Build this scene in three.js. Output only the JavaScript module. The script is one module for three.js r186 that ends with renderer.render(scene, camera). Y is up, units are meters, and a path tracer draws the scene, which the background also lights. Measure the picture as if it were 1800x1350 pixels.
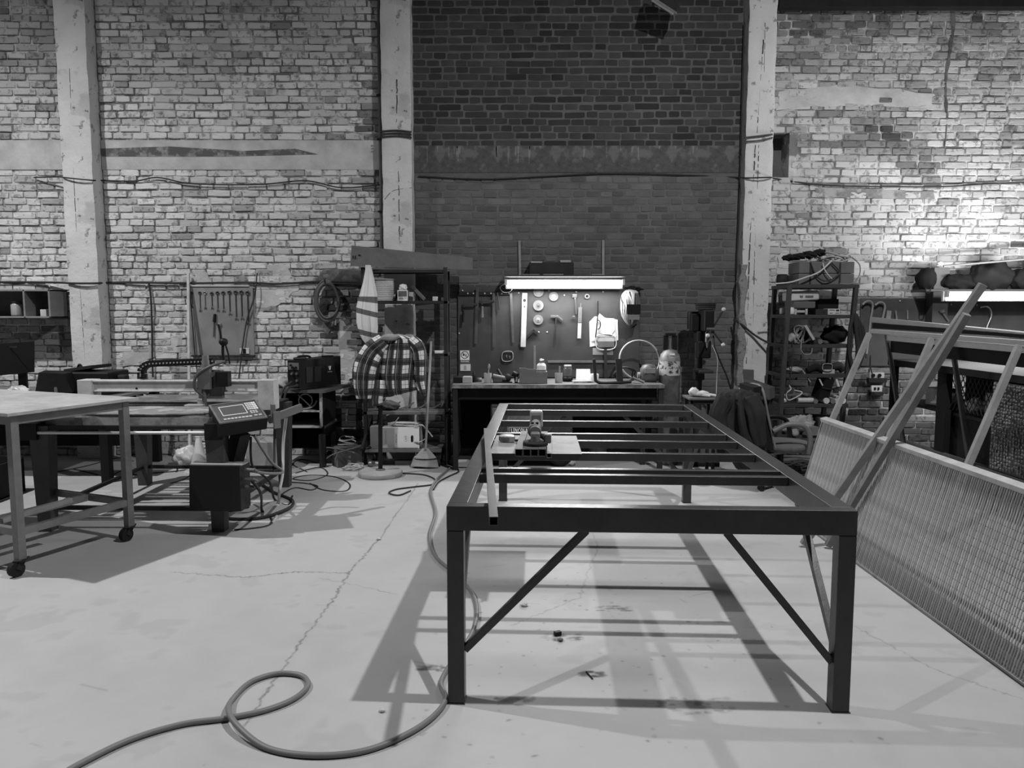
import * as THREE from 'three';
import { RoundedBoxGeometry } from 'three/addons/geometries/RoundedBoxGeometry.js';
import { mergeGeometries } from 'three/addons/utils/BufferGeometryUtils.js';
import { RectAreaLightUniformsLib } from 'three/addons/lights/RectAreaLightUniformsLib.js';

// ---------- camera, exposure, light ----------
const scene = new THREE.Scene();
scene.background = new THREE.Color(0x000000);
const camera = new THREE.PerspectiveCamera(53.46, 1800 / 1350, 0.05, 60);
camera.position.set(0, 1.6, 0);
camera.rotation.x = -Math.atan(128 / 1340);
const renderer = new THREE.WebGLRenderer({ antialias: true });
renderer.toneMapping = THREE.LinearToneMapping;
renderer.toneMappingExposure = 1.0;
renderer.shadowMap.enabled = true;
RectAreaLightUniformsLib.init();
// high-bay lamps: position, candela (built as fittings further down)
const HIGH_BAYS = [
  { at: [2.5, 6.45, -2.8], power: 100, angle: 1.52, soft: 0.35, label: 'bell-shaped high-bay lamp hanging over the long steel table frame' },
  { at: [-5.6, 6.45, -4.7], power: 132, angle: 1.26, soft: 0.8, label: 'bell-shaped high-bay lamp hanging over the cutting table' },
];
const TUBE_NITS = 170;            // fluorescent tubes at the two tool walls

// ---------- helpers ----------
let seed = 7;
const rnd = () => { seed = (seed * 1664525 + 1013904223) >>> 0; return seed / 4294967296; };
const rr = (a, b) => a + (b - a) * rnd();
const V3 = (a) => new THREE.Vector3(a[0], a[1], a[2]);

// tileable value noise
function lattice(n, s) { const a = new Float32Array(n * n); let k = s >>> 0; for (let i = 0; i < n * n; i++) { k = (Math.imul(k, 1664525) + 1013904223) >>> 0; a[i] = (k >>> 8) / 16777216; } return a; }
function fbm(size, base, octaves, gain, s) {
  const out = new Float32Array(size * size); let amp = 1, tot = 0;
  for (let o = 0; o < octaves; o++) {
    const n = base << o; if (n > size) break;
    const L = lattice(n, s + o * 977);
    for (let y = 0; y < size; y++) {
      const fy = y / size * n, y0 = fy | 0, ty = fy - y0, sy = ty * ty * (3 - 2 * ty), ya = y0 % n, yb = (y0 + 1) % n;
      for (let x = 0; x < size; x++) {
        const fx = x / size * n, x0 = fx | 0, tx = fx - x0, sx = tx * tx * (3 - 2 * tx), xa = x0 % n, xb = (x0 + 1) % n;
        const a = L[ya * n + xa], b = L[ya * n + xb], c = L[yb * n + xa], d = L[yb * n + xb];
        out[y * size + x] += amp * (a + (b - a) * sx + (c - a) * sy + (a - b - c + d) * sx * sy);
      }
    }
    tot += amp; amp *= gain;
  }
  for (let i = 0; i < out.length; i++) out[i] /= tot;
  return out;
}
const enc = (v) => { v = Math.min(1, Math.max(0, v)); return Math.round(255 * (v <= 0.0031308 ? 12.92 * v : 1.055 * Math.pow(v, 1 / 2.4) - 0.055)); };
function tex(size, f, srgb, repeat) {
  const d = new Uint8Array(size * size * 4);
  for (let i = 0; i < size * size; i++) { const v = f(i); const b = srgb ? enc(v) : Math.round(255 * Math.min(1, Math.max(0, v))); d[4 * i] = d[4 * i + 1] = d[4 * i + 2] = b; d[4 * i + 3] = 255; }
  const t = new THREE.DataTexture(d, size, size);
  t.wrapS = t.wrapT = THREE.RepeatWrapping; t.magFilter = THREE.LinearFilter; t.minFilter = THREE.LinearMipmapLinearFilter; t.generateMipmaps = true;
  if (srgb) t.colorSpace = THREE.SRGBColorSpace;
  if (repeat) t.repeat.set(repeat, repeat);
  t.needsUpdate = true; return t;
}
const nA = fbm(512, 4, 7, 0.6, 11), nB = fbm(512, 16, 5, 0.7, 29), nC = fbm(512, 3, 6, 0.55, 53);
const clamp = (v) => Math.min(1, Math.max(0, v)), ss = (a, b, v) => { v = clamp((v - a) / (b - a)); return v * v * (3 - 2 * v); };
const T = {
  mottle: tex(512, (i) => 0.62 + 0.76 * (nA[i] - 0.5) + 0.22, true, 1),                    // 1 m
  worn: tex(512, (i) => 0.55 + 0.45 * ss(0.42, 0.58, nA[i]) + 0.5 * (nB[i] - 0.5), true, 1.6),
  paint: tex(512, (i) => 0.86 + 0.3 * (nA[i] - 0.5) - 0.38 * ss(0.57, 0.66, nB[i]) - 0.25 * ss(0.56, 0.66, nC[i]), true, 1.3),   // chipped whitewash
  joint: tex(512, (i) => 0.3 + 0.7 * ss(0.4, 0.52, nA[i]) * (0.75 + 0.7 * (nB[i] - 0.4)), true, 1.2),   // mortar, half hidden under old whitewash
  pitted: tex(512, (i) => 0.9 + 0.3 * (nA[i] - 0.5) - 0.5 * ss(0.66, 0.74, nB[i]) - 0.18 * ss(0.54, 0.6, nC[i]), true, 0.9),
  steel: tex(512, (i) => 0.75 + 0.5 * (nC[i] - 0.5) + 0.35 * (nB[i] - 0.5), true, 1.1),
  wood: tex(512, (i) => { const x = i % 512, y = (i / 512) | 0; const j = y * 512 + ((x >> 4) + 37) % 512; return 0.78 + 0.5 * (nA[j] - 0.5) + 0.2 * (nB[i] - 0.5); }, true, 1.5),
  rough: tex(512, (i) => 0.5 + 0.9 * (nC[i] - 0.5) + 0.4 * (nB[i] - 0.5), false, 1),
  bump: tex(512, (i) => 0.5 + 0.8 * (nA[i] - 0.5) + 0.5 * (nB[i] - 0.5), false, 2),
  weave: tex(256, (i) => { const x = i % 256, y = (i >> 8); return 0.5 + 0.25 * Math.sin(x / 256 * 2 * Math.PI * 32) * Math.sin(y / 256 * 2 * Math.PI * 32) + 0.5 * (nB[(y * 512 + x)] - 0.5); }, false, 5),
};
const mats = {};
// G: neutral material of linear albedo g
function G(g, rough = 0.7, metal = 0, map = 'mottle', bump = 0, extra = {}) {
  const key = [g, rough, metal, map, bump, JSON.stringify(extra)].join();
  if (!mats[key]) {
    const m = new THREE.MeshPhysicalMaterial({ roughness: rough, metalness: metal, specularIntensity: g < 0.05 ? 0.4 : 1, ...extra });   // grimy matt paint on the black things
    m.color.setRGB(g, g, g);
    if (map) m.map = T[map];
    if (bump) { m.bumpMap = extra.weave ? T.weave : T.bump; m.bumpScale = bump; }
    mats[key] = m;
  }
  return mats[key];
}
const fabric = (g) => { const k = 'fab' + g; if (!mats[k]) { const m = new THREE.MeshPhysicalMaterial({ roughness: 0.95, specularIntensity: 0.3, bumpMap: T.weave, bumpScale: 0.0015, map: T.mottle, side: THREE.DoubleSide }); m.color.setRGB(g, g, g); mats[k] = m; } return mats[k]; };
function canvasTex(w, h, draw) {
  const c = document.createElement('canvas'); c.width = w; c.height = h; const g = c.getContext('2d'); draw(g, w, h);
  const t = new THREE.CanvasTexture(c); t.colorSpace = THREE.SRGBColorSpace; t.magFilter = THREE.LinearFilter; return t;
}
function printed(w, h, draw, rough = 0.7) { return new THREE.MeshStandardMaterial({ roughness: rough, map: canvasTex(w, h, draw) }); }
const M = {
  black: G(0.012, 0.5, 0, 'mottle'), blackmatt: G(0.014, 0.9), rubber: G(0.02, 0.75), darksteel: G(0.05, 0.5, 0.35, 'steel', 0.001), dark: G(0.035, 0.7, 0, 'steel'),
  grey: G(0.16, 0.6, 0, 'steel'), lightgrey: G(0.36, 0.6, 0, 'steel'), white: G(0.62, 0.6, 0, 'mottle'), chrome: G(0.55, 0.28, 0.9, 'steel'), steel: G(0.32, 0.45, 0.6, 'steel'),
  alu: G(0.6, 0.42, 0.35, 'steel'), wood: G(0.34, 0.75, 0, 'wood', 0.001), darkwood: G(0.09, 0.8, 0, 'wood', 0.001), card: G(0.3, 0.9), paper: G(0.72, 0.9, 0, null), cable: G(0.03, 0.6, 0, null), cablegrey: G(0.16, 0.6, 0, null), cablewhite: G(0.42, 0.6, 0, null),
};

// geometries, all in world axes
function boxUV(g) {
  g = g.index ? g.toNonIndexed() : g;
  const p = g.attributes.position, n = p.count, uv = new Float32Array(n * 2), a = new THREE.Vector3(), b = new THREE.Vector3(), c = new THREE.Vector3();
  for (let i = 0; i < n; i += 3) {
    a.fromBufferAttribute(p, i); b.fromBufferAttribute(p, i + 1).sub(a); c.fromBufferAttribute(p, i + 2).sub(a); b.cross(c);
    const x = Math.abs(b.x), y = Math.abs(b.y), z = Math.abs(b.z);
    for (let k = i; k < i + 3; k++) {
      const X = p.getX(k), Y = p.getY(k), Z = p.getZ(k);
      if (y >= x && y >= z) { uv[2 * k] = X; uv[2 * k + 1] = -Z; } else if (x >= z) { uv[2 * k] = Z; uv[2 * k + 1] = Y; } else { uv[2 * k] = X; uv[2 * k + 1] = Y; }
    }
  }
  g.setAttribute('uv', new THREE.BufferAttribute(uv, 2)); return g;
}
function box(w, h, d, at = [0, 0, 0], r = 0.003, turn = 0, tilt = 0, roll = 0) {
  const g = r > 0 && Math.min(w, h, d) > 2.2 * r ? new RoundedBoxGeometry(w, h, d, 1, r) : new THREE.BoxGeometry(w, h, d);
  if (turn || tilt || roll) g.applyMatrix4(new THREE.Matrix4().makeRotationFromEuler(new THREE.Euler(tilt, turn, roll, 'YXZ')));
  g.translate(at[0], at[1], at[2]); return g;
}
// slab from min to max corner
const slab = (a, b, r = 0.003) => box(Math.abs(b[0] - a[0]), Math.abs(b[1] - a[1]), Math.abs(b[2] - a[2]), [(a[0] + b[0]) / 2, (a[1] + b[1]) / 2, (a[2] + b[2]) / 2], r);
function along(g, p, q, up = [0, 1, 0]) {      // x axis of g goes p -> q, y towards up, centred
  const P = V3(p), Q = V3(q), x = Q.clone().sub(P).normalize(); let u = V3(up);
  if (Math.abs(x.dot(u)) > 0.98) u = new THREE.Vector3(0, 0, 1);
  const z = x.clone().cross(u).normalize(), y = z.clone().cross(x), m = new THREE.Matrix4().makeBasis(x, y, z);
  m.setPosition(P.add(Q).multiplyScalar(0.5)); return g.applyMatrix4(m);
}
const len = (p, q) => Math.hypot(p[0] - q[0], p[1] - q[1], p[2] - q[2]);
const bar = (p, q, w, h = w, r = 0.002, up) => along(Math.min(w, h) > 2.2 * r && r > 0 ? new RoundedBoxGeometry(len(p, q), h, w, 1, r) : new THREE.BoxGeometry(len(p, q), h, w), p, q, up);
const cyl = (p, q, r1, r2 = r1, seg = 16) => along(new THREE.CylinderGeometry(r2, r1, len(p, q), seg).rotateZ(-Math.PI / 2), p, q);
// square tube, open at both ends
function hollow(p, q, w, t) {
  const s = new THREE.Shape([[-w / 2, -w / 2], [w / 2, -w / 2], [w / 2, w / 2], [-w / 2, w / 2]].map((v) => new THREE.Vector2(...v)));
  const i = w / 2 - t; s.holes.push(new THREE.Path([[-i, -i], [-i, i], [i, i], [i, -i]].map((v) => new THREE.Vector2(...v))));
  const L = len(p, q); return along(new THREE.ExtrudeGeometry(s, { depth: L, bevelEnabled: false }).translate(0, 0, -L / 2).rotateY(Math.PI / 2), p, q);
}
const tube = (pts, r, seg = 0, closed = false, radial = 7) => new THREE.TubeGeometry(new THREE.CatmullRomCurve3(pts.map(V3), closed, 'centripetal'), seg || Math.max(8, pts.length * 6), r, radial, closed);
const lathe = (prof, at = [0, 0, 0], seg = 28) => new THREE.LatheGeometry(prof.map((p) => new THREE.Vector2(p[0], p[1])), seg).translate(...at);
const ball = (r, at, sx = 1, sy = 1, sz = 1, seg = 16) => new THREE.SphereGeometry(r, seg, Math.max(6, seg >> 1)).scale(sx, sy, sz).translate(...at);
const ring = (R, r, at, face = 'z', seg = 32) => { const g = new THREE.TorusGeometry(R, r, 8, seg); if (face === 'y') g.rotateX(Math.PI / 2); if (face === 'x') g.rotateY(Math.PI / 2); return g.translate(...at); };
// outline in x,y extruded forward (towards +z) from depth z
function plate(pts, z, depth, bevel = 0.002, holes = []) {
  const s = new THREE.Shape(pts.map((p) => new THREE.Vector2(p[0], p[1])));
  for (const h of holes) s.holes.push(new THREE.Path(h.map((p) => new THREE.Vector2(p[0], p[1]))));
  return new THREE.ExtrudeGeometry(s, { depth: Math.max(0.0005, depth - 2 * bevel), bevelEnabled: bevel > 0, bevelThickness: bevel, bevelSize: bevel, bevelOffset: -bevel, bevelSegments: 1 }).translate(0, 0, z + bevel);
}
// eight corners: front bl br tr tl, back bl br tr tl
function hexa(c) {
  const f = [[0, 1, 2], [0, 2, 3], [5, 4, 7], [5, 7, 6], [4, 0, 3], [4, 3, 7], [1, 5, 6], [1, 6, 2], [3, 2, 6], [3, 6, 7], [4, 5, 1], [4, 1, 0]], a = [];
  for (const t of f) for (const k of t) a.push(...c[k]);
  const g = new THREE.BufferGeometry(); g.setAttribute('position', new THREE.Float32BufferAttribute(a, 3)); g.computeVertexNormals(); return g;
}
// a skin over rings {c:[x,y,z], rx, rz, turn?}: folds of given depth run along it; uv kept (metres round, metres along)
function loft(rings, { seg = 40, folds = 0, n = 7, s = 1, cap = true, open = 0, uvs = null } = {}) {
  const pos = [], uv = [], idx = []; let v = 0;
  rings.forEach((r, j) => {
    if (j) v += len(r.c, rings[j - 1].c);
    for (let i = 0; i <= seg; i++) {
      const t = i / seg, a = t * Math.PI * 2 * (1 - open) + Math.PI * open + Math.PI / 2, fo = (r.f ?? 1) * folds;
      const k = 1 + fo * (Math.sin(a * n + s + j * 0.35) * 0.6 + Math.sin(a * (n * 1.7 | 0) + 2.1 * s - j * 0.5) * 0.4);
      let x = Math.cos(a) * r.rx * k, z = Math.sin(a) * r.rz * k;
      const ax = r.axis; // rings for sleeves: basis
      if (ax) { const p = V3(r.c).addScaledVector(ax[0], x).addScaledVector(ax[1], z); pos.push(p.x, p.y, p.z); }
      else pos.push(r.c[0] + x, r.c[1] + (r.tilt ? r.tilt * x : 0) + (r.wob ?? 0) * Math.sin(a * 3 + s), r.c[2] + z);
      uv.push(uvs ? t * uvs : t * Math.PI * (rings[0].rx + rings[0].rz), v);
    }
  });
  const w = seg + 1;
  for (let j = 0; j < rings.length - 1; j++) for (let i = 0; i < seg; i++) { const a = j * w + i, b = a + 1, c = a + w, d = c + 1; idx.push(a, b, c, b, d, c); }
  if (cap) for (const j of [0, rings.length - 1]) { const c = pos.length / 3; pos.push(...rings[j].c); uv.push(0, 0); for (let i = 0; i < seg; i++) j ? idx.push(j * w + i, j * w + i + 1, c) : idx.push(i + 1, i, c); }
  const g = new THREE.BufferGeometry(); g.setAttribute('position', new THREE.Float32BufferAttribute(pos, 3)); g.setAttribute('uv', new THREE.Float32BufferAttribute(uv, 2)); g.setIndex(idx); g.computeVertexNormals();
  g.userData.keep = true; return g;
}
function limb(pts, radii, opt = {}) {           // loft along a path (sleeves, hanging cloth)
  const curve = new THREE.CatmullRomCurve3(pts.map(V3)), N = opt.steps || 14, rings = [];
  for (let j = 0; j <= N; j++) {
    const t = j / N, p = curve.getPoint(t), d = curve.getTangent(t), x = new THREE.Vector3(0, 0, 1).cross(d).normalize(), y = d.clone().cross(x);
    const k = t * (radii.length - 1), i = Math.min(radii.length - 2, k | 0), f = k - i, R = radii[i].map((q, m) => q + (radii[i + 1][m] - q) * f);
    rings.push({ c: [p.x, p.y, p.z], rx: R[0], rz: R[1], axis: [x, y] });
  }
  return loft(rings, opt);
}
// lumpy closed shape
function lump(r, at, sx, sy, sz, amp, s, seg = 22) {
  const g = new THREE.SphereGeometry(r, seg, seg >> 1), p = g.attributes.position, v = new THREE.Vector3();
  for (let i = 0; i < p.count; i++) { v.fromBufferAttribute(p, i); const n = v.clone().normalize(); const k = 1 + amp * (Math.sin(n.x * 5 + s) * Math.sin(n.y * 6 + s * 2) + 0.6 * Math.sin(n.z * 9 + s * 3 + n.x * 7)); v.multiplyScalar(k); p.setXYZ(i, v.x * sx, v.y * sy, v.z * sz); }
  g.computeVertexNormals(); return g.translate(...at);
}

const used = {};
function numbered(n) { const k = used[n] = (used[n] ?? -1) + 1; return k ? n + '_' + String(k).padStart(3, '0') : n; }
function meshOf(geos, m) {
  geos = (Array.isArray(geos) ? geos : [geos]).map((g) => {
    const keep = g.userData.keep; g = g.index ? g.toNonIndexed() : g; if (!keep) g = boxUV(g);
    for (const k of Object.keys(g.attributes)) if (!['position', 'normal', 'uv', 'color'].includes(k)) g.deleteAttribute(k);
    return g;
  });
  const g = geos.length > 1 ? mergeGeometries(geos) : geos[0];
  const o = new THREE.Mesh(g, m); o.castShadow = o.receiveShadow = true; return o;
}
function rootOf(o) { while (o.parent && o.parent !== scene) o = o.parent; return o; }
function thing(name, label, category, at = [0, 0, 0], group) {
  const o = new THREE.Group(); o.name = numbered(name); o.position.set(...at); o.userData = { label, category }; if (group) o.userData.group = group;
  scene.add(o); return o;
}
// geometry is written in world axes and moved into its thing's frame
function part(name, geos, m, parent, label) {
  const o = meshOf(geos, m), r = rootOf(parent); o.geometry.translate(-r.position.x, -r.position.y, -r.position.z);
  o.name = name; if (label) o.userData.label = label; parent.add(o); return o;
}
function solo(name, geos, m, label, category, group) {         // a thing that is one mesh
  const o = meshOf(geos, m); o.geometry.computeBoundingBox(); const b = o.geometry.boundingBox, c = [(b.min.x + b.max.x) / 2, b.min.y, (b.min.z + b.max.z) / 2];
  o.geometry.translate(-c[0], -c[1], -c[2]); o.position.set(...c); o.name = numbered(name); o.userData = { label, category }; if (group) o.userData.group = group; scene.add(o); return o;
}
function structure(name, geos, m) { const o = geos ? meshOf(geos, m) : new THREE.Group(); o.name = name; o.userData.kind = 'structure'; scene.add(o); return o; }
function copy(src, at, turn, label) { const o = src.clone(); o.name = numbered(src.name.replace(/_\d{3}$/, '')); o.userData = { ...src.userData, label: label || src.userData.label }; if (at) o.position.set(...at); if (turn !== undefined) o.rotation.y = turn; scene.add(o); return o; }

// ---------- the shell ----------
const WZ = -8.4;                     // face of the brick wall
{
  // floor: cast concrete, trowelled, with stains and cracks
  const N = 2048, S = 14, fl = fbm(1024, 6, 8, 0.62, 77), fl2 = fbm(1024, 40, 4, 0.7, 91), fl3 = fbm(1024, 3, 4, 0.5, 15);
  const map = canvasTex(N, N, (g) => {
    const im = new ImageData(N, N);
    for (let y = 0; y < N; y++) for (let x = 0; x < N; x++) {
      const i = (y >> 1) * 1024 + (x >> 1);
      let v = 0.86 + 0.34 * (fl[i] - 0.5) + 0.16 * (fl2[i] - 0.5) + 0.22 * (fl3[i] - 0.5);
      v -= 0.1 * ss(0.62, 0.72, fl2[i]); v += 0.06 * ss(0.6, 0.7, fl[(i + 5000) & 1048575]);
      const k = 4 * (y * N + x); im.data[k] = im.data[k + 1] = im.data[k + 2] = enc(v); im.data[k + 3] = 255;
    }
    g.putImageData(im, 0, 0);
    const q = (p) => [(p[0] + 7) / S * N, (p[2] + 9) / S * N];
    const crack = (pts, w, c) => { g.strokeStyle = c; g.lineCap = 'round'; let a = q(pts[0]); for (let i = 1; i < pts.length; i++) { const b = q(pts[i]), n = 26; for (let j = 1; j <= n; j++) { const t = j / n, x = q(pts[i - 1])[0] + (b[0] - q(pts[i - 1])[0]) * t + rr(-1.4, 1.4), y = q(pts[i - 1])[1] + (b[1] - q(pts[i - 1])[1]) * t + rr(-1.4, 1.4); g.lineWidth = w * rr(0.4, 1.3); g.beginPath(); g.moveTo(...a); g.lineTo(x, y); g.stroke(); a = [x, y]; } } };
    const c1 = 'rgba(80,80,80,.38)', c2 = 'rgba(100,100,100,.28)';
    crack([[-0.875, 0, -6.988], [-0.937, 0, -5.283], [-1, 0, -4.571], [-0.997, 0, -4.148], [-1.03, 0, -3.496], [-1.038, 0, -2.819]], 1.5, c1);
    crack([[-0.994, 0, -4.54], [-1.334, 0, -4.571], [-1.614, 0, -4.47], [-2.106, 0, -4.571]], 1.3, c1);
    crack([[-1.168, 0, -4.47], [-0.645, 0, -4.192]], 1, c2);
    crack([[0.592, 0, -5.976], [0.584, 0, -5.086], [0.383, 0, -4.148], [0, 0, -3.76]], 1, c2);
    crack([[1.744, 0, -3.76], [1.904, 0, -3.265], [2.118, 0, -3.015]], 1, c2);
    // spatter, scuffs and rust spots
    for (let i = 0; i < 280; i++) {
      const p = i < 200 ? [rr(-0.4, 1.4), 0, rr(-4.6, -2.6)] : [rr(-4.5, 4), 0, rr(-8, -2.2)], [x, y] = q(p), dark = rnd() < 0.75, a = rr(0.06, 0.34);
      g.fillStyle = dark ? `rgba(45,45,45,${a})` : `rgba(235,235,235,${a * 0.6})`; g.beginPath(); g.ellipse(x, y, rr(0.4, i < 200 ? 2 : 1), rr(0.4, i < 200 ? 1.5 : 0.8), rr(0, 3), 0, 7); g.fill();
    }
    for (const [p, r] of [[[0.731, 0, -2.969], 15], [[0.012, 0, -3.006], 7], [[0.252, 0, -3.623], 9], [[0.553, 0, -3.984], 8], [[-0.358, 0, -3.292], 6], [[0.353, 0, -3.238], 5]]) for (let i = 0; i < 40; i++) { const [x, y] = q(p); g.fillStyle = `rgba(40,40,40,${rr(0.08, 0.3)})`; g.beginPath(); g.ellipse(x + rr(-r, r) * 1.6, y + rr(-r, r) * 0.7, rr(0.6, 3.5), rr(0.5, 2), 0, 0, 7); g.fill(); }
    for (let i = 0; i < 60; i++) { const [x, y] = q([rr(-4, 4), 0, rr(-6, -2.2)]); g.strokeStyle = `rgba(${rnd() < 0.5 ? '225,225,225' : '110,110,110'},.22)`; g.lineWidth = rr(0.6, 1.6); g.beginPath(); g.moveTo(x, y); g.lineTo(x + rr(-25, 25), y + rr(-9, 9)); g.stroke(); }
  });
  const g = new THREE.BoxGeometry(19, 0.2, 17).translate(0, -0.1, -1.6), p = g.attributes.position, uv = g.attributes.uv;
  for (let i = 0; i < p.count; i++) uv.setXY(i, (p.getX(i) + 7) / S, (5 - p.getZ(i)) / S);
  map.wrapS = map.wrapT = THREE.MirroredRepeatWrapping;
  g.userData.keep = true;
  const b = T.bump.clone(); b.repeat.set(28, 28); b.needsUpdate = true;
  const m = new THREE.MeshStandardMaterial({ map, roughness: 0.62, bumpMap: b, bumpScale: 0.0012 }); m.color.setRGB(0.47, 0.47, 0.47);
  structure('floor', g, m);
  structure('ceiling', slab([-9.5, 7.4, -10], [9.5, 7.6, 7], 0), G(0.12, 0.9));
  structure('wall_side_left', slab([-9.3, 0, -9], [-9.1, 7.4, 7], 0), G(0.3, 0.9, 0, 'worn', 0.004));
  structure('wall_side_right', slab([9.1, 0, -9], [9.3, 7.4, 7], 0), G(0.3, 0.9, 0, 'worn', 0.004));
  structure('wall_front', slab([-9.3, 0, 6.6], [9.3, 7.4, 6.8], 0), G(0.1, 0.9, 0, 'worn', 0.004));
}
{
  // worn brick: an uneven four-sided outline with broken corners and a chamfered face, 48 triangles
  const VAR = 14, shapes = [];
  for (let v = 0; v < VAR; v++) {
    const P = []; for (const [sx, sy] of [[1, -1], [1, 1], [-1, 1], [-1, -1]]) {
      const cx = rr(0.003, 0.013) * (rnd() < 0.2 ? 2 : 1), cy = rr(0.003, 0.011), jx = rr(0, 0.004), jy = rr(0, 0.003);
      const a = [sx, sy, -sx * (cx + jx), -sy * jy], b = [sx, sy, -sx * jx, -sy * (cy + jy)];
      P.push(...(sx * sy < 0 ? [a, b] : [b, a]));
    }
    P.splice(8, 0, [0.25 * rr(-1, 1), -1, 0, rr(-0.002, 0.004)]); P.splice(4, 0, [0.25 * rr(-1, 1), 1, 0, rr(-0.004, 0.002)]);
    shapes.push(P);
  }
  function brickGeo(v, w, h, d, bev) {
    const P = shapes[v], a = [], n = P.length, z1 = d - Math.min(bev * 0.7, d * 0.5), q = (i, s, z) => { const p = P[(i + n) % n]; return [(p[0] * w) / 2 + p[2] - (s ? Math.sign(p[0]) * bev : 0), (p[1] * h) / 2 + p[3] - (s ? Math.sign(p[1]) * bev : 0), z]; };
    const tri = (...t) => t.forEach((x) => a.push(...x)), zf = (i) => d + Math.min(0.0022, d * 0.14) * Math.sin(i * 2.3 + v);
    for (let i = 0; i < n; i++) {
      tri(q(i, 0, -0.02), q(i + 1, 0, -0.02), q(i + 1, 0, z1)); tri(q(i, 0, -0.02), q(i + 1, 0, z1), q(i, 0, z1));
      tri(q(i, 0, z1), q(i + 1, 0, z1), q(i + 1, 1, zf((i + 1) % n))); tri(q(i, 0, z1), q(i + 1, 1, zf((i + 1) % n)), q(i, 1, zf(i)));
      tri(q(i, 1, zf(i)), q(i + 1, 1, zf((i + 1) % n)), [0, 0, d + 0.0005]);
    }
    const g = new THREE.BufferGeometry(); g.setAttribute('position', new THREE.Float32BufferAttribute(a, 3)); g.computeVertexNormals(); return boxUV(g);
  }
  const shifted = (g) => { const uv = g.attributes.uv, ou = rnd(), ov = rnd(); for (let k = 0; k < uv.count; k++) uv.setXY(k, uv.getX(k) + ou, uv.getY(k) + ov); return g; };
  const rough = (m) => { m.bumpMap = T.bump; m.bumpScale = 0.004; return m; };
  const TONES = 9, toneMats = {};
  const toneMat = (g, map) => { const k = map + g.toFixed(3); if (!toneMats[k]) { toneMats[k] = rough(new THREE.MeshStandardMaterial({ roughness: 0.92, map: T[map] })); toneMats[k].color.setRGB(g, g, g); } return toneMats[k]; };
  const smooth = (x, y, s) => { let v = 0; for (const [f, a, o] of [[0.7, 0.5, 1.3], [1.9, 0.3, 4.1], [4.7, 0.2, 7.7]]) v += a * Math.sin(x * f + o + s + 1.7 * Math.sin(y * f * 0.8 + o)) * Math.sin(y * f * 1.3 + o * 2 + s * 1.7 + 1.3 * Math.sin(x * f * 0.6)); return v; };
  const blot = (x, y, L) => { let v = 0; for (const [c, rx, ry, k] of L) { const q = Math.hypot((x - c[0]) / rx, (y - c[1]) / ry); if (q < 1.25) v = Math.max(v, k * (1 - ss(0.7, 1.25, q))); } return v; };
  /* one bay of the wall: a recessed mortar bed and its bricks */
  function bay(name, x0, x1, y0, y1, st) {
    const w = structure(name, null);
    w.userData.label = st.label;
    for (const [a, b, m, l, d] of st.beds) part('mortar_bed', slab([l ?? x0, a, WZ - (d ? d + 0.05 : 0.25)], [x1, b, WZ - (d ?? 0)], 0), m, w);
    const list = [], H = 0.0762; let row = 0;
    for (let y = y0 + H / 2; y < y1 - H * 0.4; y += H, row++) {
      if (st.skip && st.skip.some(([a, b]) => y > a && y < b)) continue;
      let x = x0 + 0.006 - (row % 2 ? 0 : 0.07);
      while (x < x1 - 0.02) {
        let L = st.headers ? (rnd() < 0.72 ? rr(0.115, 0.15) : rr(0.22, 0.26)) : (rnd() < 0.34 ? rr(0.11, 0.15) : rr(0.17, 0.26));
        const a = Math.max(x, x0 + 0.004), b = Math.min(x + L, x1 - 0.004);
        x += L + rr(0.008, 0.018);
        if (b - a < 0.045) continue;
        const cx = (a + b) / 2, cy = y + rr(-0.005, 0.005) + 0.006 * Math.sin(cx * 1.3 + row);
        if (st.hole && st.hole.some(([q, r]) => b > q[0] + 0.02 && a < r[0] - 0.02 && cy < q[1] && cy > r[1])) continue;
        list.push({ cx, cy, w: b - a, h: rr(0.058, 0.069) * (st.tall || 1), t: st.tone(cx, cy), v: (rnd() * VAR) | 0, d: Math.max(0.004, st.proud(cx, cy) * rr(0.45, 1.25)) });
      }
    }
    // the 300 that show largest in the frame are bricks of their own
    const inView = (b) => Math.abs(b.cx) < 0.69 * 8.5 && b.cy < 4.85 && b.cy > (st.from || 0.9) && !(st.hid && st.hid.some(([q, r]) => b.cx > q[0] && b.cx < r[0] && b.cy < q[1] && b.cy > r[1]));
    list.forEach((b) => { b.k = inView(b) ? b.w * b.h / (8.4 * 8.4 + b.cx * b.cx + (b.cy - 1.6) ** 2) : 0; });
    list.sort((a, b) => b.k - a.k);
    const geos = {}, rest = [];
    list.forEach((b, i) => {
      if (i < 300 && b.k > 0) {
        const qw = Math.round(b.w / 0.02) * 0.02, qd = Math.max(0.004, Math.round(b.d / 0.004) * 0.004), key = b.v + ',' + qw.toFixed(2) + ',' + qd.toFixed(3);
        const g = geos[key] ||= shifted(brickGeo(b.v, qw, 0.065 * (st.tall || 1), qd, st.bevel));
        const tq = Math.max(0.02, Math.round(b.t / st.step) * st.step), o = new THREE.Mesh(g, toneMat(tq, st.map));
        o.castShadow = o.receiveShadow = true; o.name = i ? 'brick_' + String(i).padStart(3, '0') : 'brick'; o.position.set(b.cx, b.cy, WZ); o.rotation.z = rr(-0.02, 0.02); w.add(o);
      } else {
        const g = brickGeo(b.v, b.w, b.h, b.d, st.bevel).translate(b.cx, b.cy, WZ), c = new Float32Array(g.attributes.position.count * 3).fill(b.t);
        shifted(g);
        g.setAttribute('color', new THREE.BufferAttribute(c, 3)); rest.push(g);
      }
    });
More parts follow.
